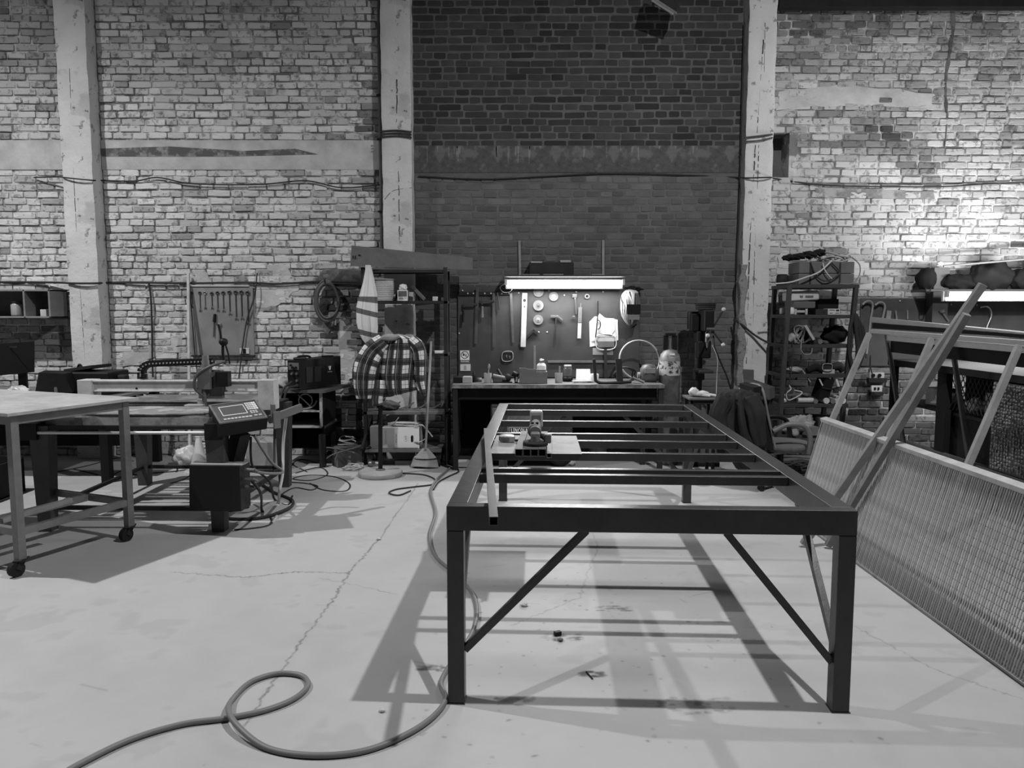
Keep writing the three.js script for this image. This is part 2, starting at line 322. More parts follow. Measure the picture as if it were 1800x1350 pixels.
    if (rest.length) {
      const g = mergeGeometries(rest), m = rough(new THREE.MeshStandardMaterial({ roughness: 0.92, vertexColors: true, map: T[st.map] }));
      const o = new THREE.Mesh(g, m); o.castShadow = o.receiveShadow = true; o.name = 'brickwork'; o.userData = { kind: 'stuff', label: 'remaining bricks of the bay' }; w.add(o);
    }
    return w;
  }
  // smears of plaster or cement trowelled over the joints
  function smear(w, pts, m, label, d = 0.012) {
    const P = [], n = pts.length;
    for (let i = 0; i < n; i++) { const a = pts[i], b = pts[(i + 1) % n]; for (let j = 0; j < 5; j++) { const t = j / 5; P.push([a[0] + (b[0] - a[0]) * t + rr(-0.022, 0.022), a[1] + (b[1] - a[1]) * t + rr(-0.018, 0.018)]); } }
    return part('plaster_smear', plate(P, WZ, d, 0.004), m, w, label);
  }
  const plaster = G(0.52, 0.95, 0, 'mottle', 0.006), plasterDim = G(0.16, 0.95, 0, 'worn', 0.006), bed = G(0.5, 0.97, 0, 'joint', 0.012);
  const bandTop = 3.425, bandBot = 3.114;
  const pale = { map: 'paint', step: 0.06, bevel: 0.005, proud: () => 0.015, headers: false };
  // far left bay
  let w = bay('wall_back_far_left', -9.1, -4.74, 0, 7.4, { ...pale, label: 'whitewashed brick bay at the far end', beds: [[0, 7.4, bed]], skip: [[bandBot, bandTop]], tone: (x, y) => Math.max(0.06, 0.56 + 0.14 * smooth(x, y, 2) + rr(-0.1, 0.1) - (rnd() < 0.08 ? 0.22 : 0) - blot(x, y, [[[-5.258, 1.332], 0.6, 0.22, 0.3], [[-5.248, 4.525], 0.9, 0.5, 0.12]])) });
  part('concrete_band', slab([-9.1, bandBot, WZ - 0.02], [-4.74, bandTop, WZ + 0.02]), plaster, w, 'smooth rendered concrete band');
  // left bay
  const darkL = [[[-1.653, 1.612], 0.26, 0.5, 0.42], [[-1.833, 1.965], 0.32, 0.1, 0.38], [[-2.089, 1.395], 0.14, 0.12, 0.28], [[-1.495, 3.556], 0.12, 0.2, 0.34], [[-1.504, 3.048], 0.14, 0.2, 0.3], [[-1.663, 4.321], 0.14, 0.09, 0.25], [[-2.564, 3.514], 0.1, 0.05, 0.3], [[-1.744, 0.193], 0.45, 0.6, 0.46], [[-3.632, 4.233], 1.0, 0.3, 0.1]];
  w = bay('wall_back_left', -4.41, -1.367, 0, 7.4, { ...pale, label: 'whitewashed brick bay with a concrete band', from: 1.5, beds: [[0, 7.4, bed]], skip: [[bandBot, bandTop]], hid: [[[-3.527, 1.872], [-2.855, 1.113]]], tone: (x, y) => Math.max(0.05, 0.58 + 0.13 * smooth(x, y, 0) + rr(-0.1, 0.1) - (rnd() < 0.09 ? 0.24 : 0) - blot(x, y, darkL)) });
  part('concrete_band', slab([-4.41, bandBot, WZ - 0.02], [-1.367, bandTop, WZ + 0.016]), plaster, w, 'smooth rendered concrete band');
  part('concrete_band', plate([[-4.453, 3.335], [-3.669, 3.359], [-2.876, 3.312], [-2.324, 3.335], [-2.081, 3.276], [-3.062, 3.252], [-4.439, 3.252]], WZ + 0.0135, 0.006, 0.002), G(0.3, 0.95, 0, 'joint', 0.006), w, 'damp grey streak in the band');
  smear(w, [[-2.793, 2.076], [-2.482, 2.1], [-2.302, 1.86], [-2.493, 1.705], [-2.822, 1.55]], plaster, 'pale plaster smear');
  smear(w, [[-4.457, 1.081], [-4.074, 1.207], [-3.617, 1.363], [-3.621, 1.257], [-4.018, 1.069], [-4.489, 0.943]], plaster, 'pale plaster smear');
  smear(w, [[-4.213, 1.965], [-4.109, 2.063], [-4.027, 1.953]], plaster, 'pale plaster smear');
  smear(w, [[-3.466, 2.002], [-3.34, 2.051], [-3.283, 1.916], [-3.451, 1.903]], plaster, 'pale plaster smear');
  smear(w, [[-1.899, 1.519], [-1.721, 1.332], [-1.685, 0.955], [-1.923, 0.703], [-1.907, 1.144]], plaster, 'pale plaster smear');
  smear(w, [[-2.111, 2.027], [-1.614, 2.076], [-1.555, 1.903], [-1.867, 1.829], [-2.138, 1.94]], plasterDim, 'dark cement smear');
  smear(w, [[-2.174, 1.519], [-1.967, 1.519], [-2.003, 1.332], [-2.127, 1.395]], plasterDim, 'dark cement smear');
  // middle bay: bare dark brick, pale flush joints above, sooty below
  const mTop = 3.371, mBot = 3.084;
  w = bay('wall_back_middle', -1.056, 2.452, 0, 7.4, {
    label: 'bare dark brick bay behind the workbench', map: 'mottle', step: 0.012, bevel: 0.004, headers: true, tall: 0.94, from: 1.9, proud: (x, y) => (y > mTop ? 0.0035 : 0.005),
    beds: [[0, mBot, G(0.13, 0.95, 0, 'mottle', 0.006)], [mBot, 7.4, G(0.12, 0.95, 0, 'mottle', 0.006)]], skip: [[mBot, mTop]], hid: [[[-0.591, 1.891], [1.417, 0.766]], [[-0.062, 2.382], [1.245, 1.817]]],
    tone: (x, y) => Math.max(0.02, y > mTop ? 0.04 + 0.012 * smooth(x, y, 1) + rr(-0.02, 0.02) : 0.115 + 0.025 * smooth(x, y, 3) + rr(-0.03, 0.025)),
  });
  part('concrete_band', slab([-1.056, mBot, WZ - 0.02], [2.452, mTop, WZ + 0.006]), G(0.12, 0.95, 0, 'worn', 0.006), w, 'dark streaked concrete band');
  for (let i = 0; i < 26; i++) { const x = rr(-1.0, 2.0), h = rr(0.03, 0.2); part('lime_streak', plate([[x, mTop - 0.005], [x + rr(0.01, 0.03), mTop - 0.01], [x + 0.012, mTop - h], [x + 0.004, mTop - h]], WZ + 0.005, 0.003, 0.0005), G(0.2, 0.95, 0, 'worn'), w); }
  // right bay
  const darkR = [[[4.031, 3.467], 0.45, 0.22, 0.28], [[4.411, 3.198], 0.24, 0.18, 0.3], [[3.493, 4.67], 0.8, 0.25, 0.26], [[4.702, 4.583], 0.5, 0.2, 0.2], [[3.265, 4.321], 0.5, 0.2, 0.16], [[4.223, 3.288], 0.1, 0.08, 0.3], [[4.82, 3.556], 0.12, 0.1, 0.25], [[3.771, 3.822], 0.25, 0.3, 0.1], [[3.206, 2.656], 0.4, 0.1, 0.14], [[3.485, 0.257], 2, 0.9, 0.22]];
  w = bay('wall_back_right', 2.745, 9.1, 0, 7.4, { ...pale, label: 'whitewashed brick bay stained by damp', from: 1.7, beds: [[0, 3.036, bed], [3.502, 7.4, bed], [3.036, 3.502, bed, 2.981], [2.928, 3.585, G(0.12, 0.97, 0, 'mottle', 0.01), 2.74, 0.25]], hole: [[[2.759, 3.514], [2.989, 3.036]]], proud: () => 0.013, tone: (x, y) => Math.max(0.06, 0.47 + 0.12 * smooth(x * 0.9, y, 5) + rr(-0.09, 0.09) - (rnd() < 0.07 ? 0.2 : 0) - blot(x, y, darkR)) });  // cavity back bed coloured darker to stand in for shade inside the hole
  { const A = [], B = [], top = [4.647, 4.825], end = [4.631, 3.335]; for (let k = 0; k <= 22; k++) { const t = k / 22, x = top[0] + (end[0] - top[0]) * t + 0.02 * Math.sin(t * 9), y = top[1] + (end[1] - top[1]) * t, h = 0.03 * (1 - t * 0.75) * rr(0.5, 1.3); A.push([x - h, y + rr(-0.02, 0.02)]); B.unshift([x + h * rr(0.5, 1.2), y + rr(-0.02, 0.02)]); } part('damp_streak', plate([...A, ...B], WZ + 0.006, 0.01, 0.002), G(0.12, 0.95, 0, 'worn', 0.006), w, 'dark tarry streak down the bricks'); }
  smear(w, [[2.831, 3.94], [3.521, 3.999], [4.496, 3.911], [4.505, 3.751], [3.468, 3.787], [2.837, 3.751]], plaster, 'pale plaster smear', 0.014);
  smear(w, [[3.257, 2.928], [4.55, 2.898], [4.555, 2.795], [3.815, 2.831], [3.262, 2.807]], G(0.3, 0.95, 0, 'worn', 0.006), 'grey cement smear');
  smear(w, [[2.888, 2.211], [2.997, 2.284], [3.03, 2.027], [2.895, 1.99]], plaster, 'pale plaster smear');
  structure('trim_1', slab([2.785, 4.759, -8.4], [9.1, 4.759 + 0.35, -8.28]), G(0.02, 0.8, 0, 'steel')).userData.label = 'dark steel lintel beam';
}
{
  // concrete columns: cast in two lifts, with form lines and chipped arrises
  const mat = G(0.58, 0.92, 0, 'pitted', 0.008), joint = G(0.1, 0.95, 0, 'worn'), rubble = G(0.26, 0.95, 0, 'paint', 0.02);
  function column(n, x0, x1, label) {
    const c = structure('column', null); c.name = numbered('column'); c.userData.label = label; c.userData.kind = 'structure';
    const g = new THREE.BoxGeometry(x1 - x0, 7.4, 0.3, 8, 90, 4).translate((x0 + x1) / 2, 3.7, -8.35), p = g.attributes.position;
    for (let i = 0; i < p.count; i++) { const X = p.getX(i), Y = p.getY(i), Z = p.getZ(i), e = Math.abs(Math.abs(X - (x0 + x1) / 2) - (x1 - x0) / 2) < 1e-4; const k = Math.sin(Y * 7.1 + n) * Math.sin(Y * 17.3 + n * 2); p.setX(i, X + (e ? -Math.sign(X - (x0 + x1) / 2) * 0.008 * Math.max(0, k + 0.2) : 0)); if (Z > -8.21) p.setZ(i, Z + 0.004 * Math.sin(Y * 5 + X * 9 + n) - (e ? 0.008 : 0)); }
    g.computeVertexNormals(); part('shaft', g, mat, c);
    return c;
  }
  // a joint line, broken where the grout has held
  const seam = (c, pts, r = 0.004) => {
    const cv = new THREE.CatmullRomCurve3(pts.map(V3)), L = cv.getLength(), gs = []; let t = 0;
    while (t < 1) { const e = Math.min(1, t + rr(0.04, 0.16) / L), q = []; for (let i = 0; i <= 5; i++) { const p = cv.getPoint(t + (e - t) * i / 5); q.push([p.x + rr(-0.4, 0.4) * r, p.y + rr(-0.3, 0.3) * r, p.z - 0.3 * r]); } gs.push(tube(q, r * rr(0.5, 1.1), 8, false, 4)); t = e + rr(0.003, 0.05) / L; }
    return part('form_line', gs, joint, c);
  };
  let c = column(1, -4.74, -4.415, 'pale concrete column at the left of the cutting table');
  seam(c, [[-4.601, 4.114, -8.2], [-4.618, 2.482, -8.2], [-4.599, 1.032, -8.2]], 0.0025);
  seam(c, [[-4.74, 3.532, -8.2], [-4.478, 3.527, -8.2]], 0.006);
  seam(c, [[-4.736, 3.381, -8.2], [-4.462, 3.381, -8.2]], 0.004);
  c = column(2, -1.367, -1.054, 'pale concrete column with a bandage of wire, beside the conduit');
  seam(c, [[-1.202, 3.999, -8.2], [-1.198, 3.856, -8.2], [-1.208, 3.567, -8.2]], 0.008); seam(c, [[-1.2, 3.335, -8.2], [-1.194, 2.896, -8.2], [-1.196, 2.304, -8.2]], 0.007);
  for (const y of [3.472, 3.443, 3.414]) part('wire_tie', tube([[-1.37, y, -8.19], [-1.2, y + 0.008, -8.187], [-1.05, y - 0.006, -8.19]], 0.009, 20, false, 5), G(0.05, 0.8, 0, 'worn'), c);
  seam(c, [[-1.346, 2.778, -8.2], [-1.26, 2.861, -8.2], [-1.05, 2.896, -8.2]], 0.003);
  c = column(3, 2.452, 2.745, 'pale concrete column with two long joint lines, left of the steel rack');
  seam(c, [[2.605, 4.398, -8.2], [2.584, 3.942, -8.2], [2.569, 3.451, -8.2]], 0.007); seam(c, [[2.555, 3.335, -8.2], [2.54, 2.837, -8.2], [2.525, 2.304, -8.2], [2.524, 1.521, -8.2], [2.526, 1.032, -8.2]], 0.007);
  seam(c, [[2.59, 3.335, -8.2], [2.588, 2.837, -8.2], [2.58, 2.304, -8.2], [2.588, 1.032, -8.2]], 0.0045); seam(c, [[2.617, 4.568, -8.2], [2.628, 3.48, -8.2]], 0.003);
  part('wire_tie', tube([[2.43, 3.408, -8.19], [2.589, 3.425, -8.185], [2.727, 3.443, -8.19]], 0.007, 20, false, 5), G(0.08, 0.8, 0, 'worn'), c);
  part('wire_tie', tube([[2.431, 3.368, -8.19], [2.59, 3.378, -8.185], [2.728, 3.408, -8.19]], 0.007, 20, false, 5), G(0.08, 0.8, 0, 'worn'), c);
  // rough rubble edge at the foot
  const P = []; for (let i = 0; i <= 14; i++) P.push([2.421 + rr(-0.01, 0.02), 2.094 - i / 14 * 1.3]); for (let i = 14; i >= 0; i--) P.push([2.5 + rr(-0.02, 0.02), 2.094 - i / 14 * 1.3]);
  part('broken_edge', plate(P, -8.3, 0.12, 0.01), rubble, c, 'broken gravelly edge');
}
{
  // lamps
  for (const h of HIGH_BAYS) {
    const t = thing('high_bay_lamp', h.label, 'lamp', h.at), [x, y, z] = h.at;
    part('shade', lathe([[0.07, 0.34], [0.1, 0.3], [0.2, 0.16], [0.27, 0.02], [0.28, 0], [0.265, 0.02], [0.19, 0.155], [0.07, 0.29]].map(([r, k]) => [r, k + 0.06]), h.at), G(0.4, 0.5, 0.3, null), t);
    part('ballast', [cyl([x, y + 0.4, z], [x, y + 0.6, z], 0.1), cyl([x, y + 0.6, z], [x, 7.4, z], 0.012)], M.dark, t);
    const bm = new THREE.MeshStandardMaterial({ color: 0xffffff, emissive: 0xffffff, emissiveIntensity: 4 });
    part('bulb', ball(0.07, [x, y + 0.12, z], 1, 1.4, 1), bm, t);
    const s = new THREE.SpotLight(0xffffff, h.power, 0, h.angle, h.soft, 2); s.position.set(0, 0, 0); s.target.position.set(0, -6, 0); s.shadow.radius = 3.4; s.castShadow = true; s.shadow.mapSize.set(2048, 2048); t.add(s); t.add(s.target);
  }
}

// ---------- left: cart, cutting table, desk, tool panel, welder ----------
{ // cart with casters
  const t = thing('cart_table', 'pale-topped steel work cart on caster wheels beside the cutting table', 'cart', [-2.95, 0, -4.45]);
  const A = [-2.95, -4.42], u = [0.388, -0.922], v = [-0.922, -0.388];          // right edge away from us, front edge to the left
  const P = (a, b, y) => [A[0] + u[0] * a + v[0] * b, y, A[1] + u[1] * a + v[1] * b], W = 0.92, L = 1.55, top = 0.985;
  part('table_top', hexa([P(0, L, top), P(0, 0, top), P(0, 0, top + 0.018), P(0, L, top + 0.018), P(W, L, top), P(W, 0, top), P(W, 0, top + 0.018), P(W, L, top + 0.018)]), G(0.5, 0.5, 0, 'steel'), t);
  const m = G(0.2, 0.55, 0, 'steel'), i = 0.07, legs = [[i, i], [W - i, i], [W - i, L - i - 0.6], [i, L - i]];
  for (const [a, b] of [[0, 1], [1, 2], [0, 3]]) { part('apron', bar(P(...legs[a], top - 0.03), P(...legs[b], top - 0.03), 0.04, 0.06), m, t); part('stretcher', bar(P(...legs[a], 0.27), P(...legs[b], 0.27), 0.04, 0.045), m, t); }
  part('middle_stretcher', bar(P(i, 0.46, 0.27), P(W - i, 0.46, 0.27), 0.04, 0.045), m, t);
  for (const [a, b] of legs) {
    part('leg', bar(P(a, b, 0.1), P(a, b, top - 0.004), 0.05, 0.05, 0.003, [u[0], 0, u[1]]), m, t);
    const c = part('caster', [bar(P(a - 0.03, b - 0.03, 0.098), P(a + 0.04, b + 0.03, 0.098), 0.07, 0.008), bar(P(a, b - 0.022, 0.095), P(a - 0.03, b - 0.022, 0.045), 0.004, 0.035), bar(P(a, b + 0.022, 0.095), P(a - 0.03, b + 0.022, 0.045), 0.004, 0.035)], M.dark, t);
    part('wheel', cyl(P(a - 0.03, b - 0.017, 0.047), P(a - 0.03, b + 0.017, 0.047), 0.047, 0.047, 24), M.rubber, c);
  }
  solo('steel_offcut', bar(P(0.12, 0.3, 0.26), P(0.55, 0.24, 0.3), 0.04, 0.03), M.lightgrey, 'short pale steel offcut resting on the cart stretcher', 'offcut').position.y += 0.04;
}
{ // plasma cutting table
  const t = thing('cutting_table', 'plasma cutting table with pale gantry beam, slatted bed and tapered legs', 'cutting table', [-2.75, 0, -6.2]);
  const x0 = -3.5, x1 = -2.06, zf = -5.42, zb = -7.0, dk = G(0.03, 0.5, 0.1, 'steel'), lg = G(0.065, 0.55, 0.1, 'steel');
  const leg = (x, z) => { const a = 0.07, b = 0.045; part('leg', hexa([[x - b, 0, z + b], [x + b, 0, z + b], [x + a, 0.78, z + a * 0.8], [x - a, 0.78, z + a * 0.8], [x - b, 0, z - b], [x + b, 0, z - b], [x + a, 0.78, z - a * 0.8], [x - a, 0.78, z - a * 0.8]]), lg, t); };
  leg(x0 + 0.1, zf - 0.05); leg(x1 - 0.08, zf - 0.05); leg(x0 + 0.1, zb + 0.05); leg(x1 - 0.02, zb + 0.12);
  part('side_rail', slab([x0, 0.7, zb], [x0 + 0.06, 0.8, zf]), dk, t); part('side_rail', slab([x1 - 0.06, 0.7, zb], [x1, 0.8, zf]), dk, t);
  part('end_rail', slab([x0 + 0.06, 0.752, zf - 0.04], [x1 - 0.06, 0.78, zf]), dk, t, 'black front rail'); part('end_rail', slab([x0 + 0.06, 0.7, zb], [x1 - 0.06, 0.8, zb + 0.04]), dk, t);
  part('guide_rod', cyl([x0 + 0.06, 0.732, zf + 0.012], [x1 - 0.02, 0.732, zf + 0.012], 0.011), G(0.7, 0.4, 0.1, null), t, 'bright steel rod under the front rail');
  part('bearing_block', slab([x0 - 0.02, 0.68, zf - 0.1], [x0 + 0.1, 0.8, zf + 0.03]), M.black, t); part('bearing_block', slab([x1 - 0.14, 0.68, zf - 0.1], [x1 - 0.02, 0.8, zf + 0.03]), M.black, t);
  for (let i = 0; i < 16; i++) { const z = zf - 0.09 - i * 0.0955; part('slat', box(x1 - x0 - 0.12, 0.085, 0.006, [(x0 + x1) / 2, 0.785 + rr(-0.006, 0.006), z], 0, rr(-0.004, 0.004)), G(i % 3 ? 0.42 : 0.32, 0.75, 0, 'worn', 0.002), t); }
  // braces near the floor
  part('brace', bar([x0 + 0.15, 0.17, zf - 0.05], [x1 - 0.12, 0.16, zf - 0.05], 0.03), dk, t); part('brace', bar([x0 + 0.12, 0.17, zf - 0.12], [x0 + 0.1, 0.17, zb + 0.1], 0.03), dk, t);
  part('brace', bar([x1 - 0.05, 0.17, zf - 0.12], [x1 - 0.02, 0.17, zb + 0.17], 0.03), dk, t); part('brace', bar([x0 + 0.15, 0.17, zb + 0.06], [x1 - 0.08, 0.17, zb + 0.1], 0.03), dk, t);
  // gantry
  const gz = -6.2, al = G(0.74, 0.45, 0.05, 'steel');
  const gb = part('gantry_beam', [slab([-3.42, 0.955, gz - 0.04], [-2.0, 1.035, gz + 0.035], 0.006), slab([-3.42, 1.028, gz - 0.05], [-2.0, 1.042, gz + 0.05]), slab([-3.42, 0.948, gz - 0.05], [-2.0, 0.962, gz + 0.05])], al, t, 'pale aluminium gantry beam');
  part('screw', [cyl([-2.55, 0.975, gz + 0.035], [-2.55, 0.975, gz + 0.041], 0.008), cyl([-3.05, 0.975, gz + 0.035], [-3.05, 0.975, gz + 0.041], 0.008)], M.black, gb);
  for (const [a, b] of [[-3.52, -3.4], [-2.06, -1.93]]) part('end_plate', [slab([a, 0.8, gz - 0.08], [b, 1.045, gz + 0.06], 0.004)], G(0.66, 0.5, 0.05, 'steel'), t, 'pale gantry end plate');
  const ch = []; for (let i = 0; i <= 26; i++) { const k = i / 26; if (k < 0.14) ch.push([-3.02 + 0.03 * k, 1.05 + k * 0.35, gz]); else if (k < 0.32) { const a = Math.PI - (k - 0.14) / 0.18 * Math.PI / 2; ch.push([-2.93 + Math.cos(a) * 0.09, 1.1 + Math.sin(a) * 0.075, gz]); } else ch.push([-2.93 + (k - 0.32) / 0.68 * 0.5, 1.176 + (k - 0.32) * 0.03, gz]); }
  const cc = part('cable_chain', ch.slice(1).map((p, i) => bar(ch[i], p, 0.06, 0.055, 0.004)), M.black, t, 'black cable drag chain with round holes');
  part('chain_pin', ch.slice(2).filter((_, i) => i % 1 === 0).map((p) => cyl([p[0], p[1], gz + 0.029], [p[0], p[1], gz + 0.034], 0.007, 0.007, 8)), M.lightgrey, cc);
  const hd = part('torch_carriage', [slab([-2.52, 0.9, gz + 0.05], [-2.33, 1.13, gz + 0.11]), slab([-2.5, 0.98, gz + 0.11], [-2.4, 1.15, gz + 0.17])], G(0.2, 0.5, 0.1, 'steel'), t);
  part('motor', [cyl([-2.44, 1.15, gz + 0.14], [-2.44, 1.21, gz + 0.14], 0.03), cyl([-2.44, 1.21, gz + 0.14], [-2.44, 1.25, gz + 0.14], 0.026)], M.steel, hd); part('motor', slab([-2.36, 1.0, gz + 0.08], [-2.26, 1.12, gz + 0.16]), M.black, hd);
  part('torch', [cyl([-2.46, 0.86, gz + 0.14], [-2.46, 1.02, gz + 0.14], 0.018), cyl([-2.46, 0.81, gz + 0.14], [-2.46, 0.86, gz + 0.14], 0.008, 0.018)], M.grey, hd);
  part('torch_hose', tube([[-2.46, 0.92, gz + 0.15], [-2.52, 1.0, gz + 0.18], [-2.5, 1.09, gz + 0.18], [-2.4, 1.16, gz + 0.17], [-2.3, 1.2, gz + 0.1]], 0.012, 30), G(0.07, 0.5, 0, null), hd);
  part('mast', [tube([[-2.381, 1.494, -6.2], [-2.365, 1.411, -6.2], [-2.363, 1.333, -6.2]], 0.009), tube([[-2.349, 1.347, -6.2], [-2.352, 1.254, -6.2], [-2.337, 1.171, -6.2]], 0.012), tube([[-2.331, 1.338, -6.2], [-2.306, 1.24, -6.2], [-2.3, 1.171, -6.2]], 0.007), ball(0.036, [-2.344, 1.351, -6.2], 1, 0.9, 1)], M.black, hd, 'black jointed cable mast');
  part('clamp_bracket', [slab([-2.6, 0.83, gz + 0.12], [-2.45, 0.86, gz + 0.2]), slab([-2.52, 0.83, gz + 0.12], [-2.45, 0.9, gz + 0.14])], M.alu, hd);
  // console arm
  part('console_arm', [bar([-1.853, 0.777, -5.75], [-1.655, 0.847, -5.95], 0.03, 0.06), box(0.06, 0.13, 0.012, [-1.779, 0.781, -5.72], 0.003, 0.9), box(0.03, 0.1, 0.05, [-1.813, 0.848, -5.74], 0.003, 0.5)], G(0.2, 0.5, 0.1, 'steel'), t);
}
{ // sheets on the cutting bed
  solo('steel_sheet', plate([[-3.38, -5.62], [-2.62, -5.56], [-2.3, -5.62], [-2.26, -5.98], [-2.9, -6.02], [-3.4, -5.95]].map(([x, z]) => [x, -z]), 0, 0.012, 0.002).rotateX(-Math.PI / 2).translate(0, 0.836, 0), G(0.36, 0.6, 0, 'worn', 0.002), 'pale ragged sheet lying on the slats of the cutting bed', 'sheet');
  solo('steel_sheet', plate([[-3.3, -6.36], [-2.16, -6.36], [-2.16, -6.9], [-3.3, -6.9]].map(([x, z]) => [x, -z]), 0, 0.01, 0.002).rotateX(-Math.PI / 2).translate(0, 0.836, 0), G(0.2, 0.6, 0, 'worn', 0.002), 'grey cut sheet on the bed behind the gantry beam', 'sheet');
}
{ // console: wedge box, tilted up towards the operator
  const c = { fl: [-2.06, 0.806, -5.32], fr: [-1.751, 0.836, -5.42], bl: [-2.252, 0.898, -5.62], br: [-1.94, 0.93, -5.74], Fl: [-2.087, 0.706, -5.36], Fr: [-1.774, 0.752, -5.46], Bl: [-2.257, 0.77, -5.62], Br: [-1.945, 0.791, -5.74] };
  const t = thing('control_console', 'dark control console with screen and keypad, tilted on the cutting table corner', 'console', [-2.02, 0.75, -5.5]);
  part('housing', hexa([c.Fl, c.Fr, c.fr, c.fl, c.Bl, c.Br, c.br, c.bl]), M.black, t);
  // face plate with printed keys, in the tilted plane
  const L = (u, v, k = 0.004) => { const o = new THREE.Vector3().addScaledVector(V3(c.fl), (1 - u) * (1 - v)).addScaledVector(V3(c.fr), u * (1 - v)).addScaledVector(V3(c.bl), (1 - u) * v).addScaledVector(V3(c.br), u * v); const n = V3(c.fr).sub(V3(c.fl)).cross(V3(c.bl).sub(V3(c.fl))).normalize(); o.addScaledVector(n, k); return [o.x, o.y, o.z]; };
  const quad = (u0, u1, v0, v1, k0, k1) => hexa([L(u0, v0, k0), L(u1, v0, k0), L(u1, v0, k1), L(u0, v0, k1), L(u0, v1, k0), L(u1, v1, k0), L(u1, v1, k1), L(u0, v1, k1)]);
  const rim = G(0.22, 0.5, 0.2, 'steel');
  part('rim', [quad(0, 1, 0, 0.05, 0.0005, 0.01), quad(0, 1, 0.95, 1, 0.0005, 0.01), quad(0, 0.045, 0.05, 0.95, 0.0005, 0.01), quad(0.96, 1, 0.05, 0.95, 0.0005, 0.01)], rim, t);
  part('face_plate', quad(0.045, 0.96, 0.05, 0.95, 0.0005, 0.004), G(0.075, 0.5, 0, null), t);
  const sc = part('screen', quad(0.17, 0.66, 0.36, 0.8, 0.004, 0.006), G(0.085, 0.25, 0, null), t);
  part('screen_frame', [quad(0.155, 0.675, 0.335, 0.365, 0.004, 0.008), quad(0.155, 0.675, 0.79, 0.82, 0.004, 0.008), quad(0.155, 0.17, 0.36, 0.8, 0.004, 0.008), quad(0.66, 0.675, 0.36, 0.8, 0.004, 0.008)], G(0.62, 0.5, 0, null), sc);
  for (let i = 0; i < 8; i++) part('key', quad(0.13 + i * 0.075, 0.19 + i * 0.075, 0.14, 0.2, 0.004, 0.008), G(0.5, 0.6, 0, null), t);
  for (const u of [0.77, 0.86]) part('key', quad(u, u + 0.065, 0.16, 0.22, 0.004, 0.008), G(0.42, 0.6, 0, null), t);
  for (let a = 0; a < 5; a++) for (let b = 0; b < 4; b++) part('key', quad(0.71 + a * 0.046, 0.748 + a * 0.046, 0.5 + b * 0.1, 0.575 + b * 0.1, 0.004, 0.008), G(a > 2 ? 0.68 : 0.5, 0.6, 0, null), t);
  for (let a = 0; a < 3; a++) for (let b = 0; b < 2; b++) part('key', quad(0.73 + a * 0.055, 0.77 + a * 0.055, 0.31 + b * 0.08, 0.36 + b * 0.08, 0.004, 0.008), G(0.5, 0.6, 0, null), t);
  part('stalk', bar([-1.993, 0.712, -5.55], [-2.078, 0.469, -5.6], 0.1, 0.1), M.black, t);
}
{ // control cabinet slung on the leg
  const t = thing('control_cabinet', 'black electrical cabinet slung low on the front leg of the cutting table', 'cabinet', [-2.2, 0.2, -5.4]);
  part('body', hexa([[-2.289, 0.189, -5.3], [-1.9, 0.201, -5.24], [-1.901, 0.521, -5.24], [-2.276, 0.517, -5.3], [-2.374, 0.157, -5.62], [-1.943, 0.163, -5.56], [-1.941, 0.485, -5.56], [-2.361, 0.478, -5.62]]), M.black, t);
  for (const y of [[-1.901, 0.472, -5.36], [-1.903, 0.402, -5.36], [-1.905, 0.348, -5.36]]) part('plug', [cyl(y, [y[0] + 0.07, y[1], y[2] + 0.01], 0.014), cyl([y[0] + 0.07, y[1], y[2] + 0.01], [y[0] + 0.09, y[1] - 0.01, y[2] + 0.01], 0.009)], M.grey, t);
  solo('cardboard_sheet', hexa([[-2.276, 0.515, -5.31], [-1.893, 0.523, -5.25], [-1.893, 0.531, -5.25], [-2.276, 0.523, -5.31], [-2.353, 0.477, -5.6], [-1.95, 0.483, -5.55], [-1.95, 0.492, -5.55], [-2.352, 0.495, -5.6]]), G(0.3, 0.9), 'buckled cardboard sheet on top of the black cabinet', 'cardboard');
}
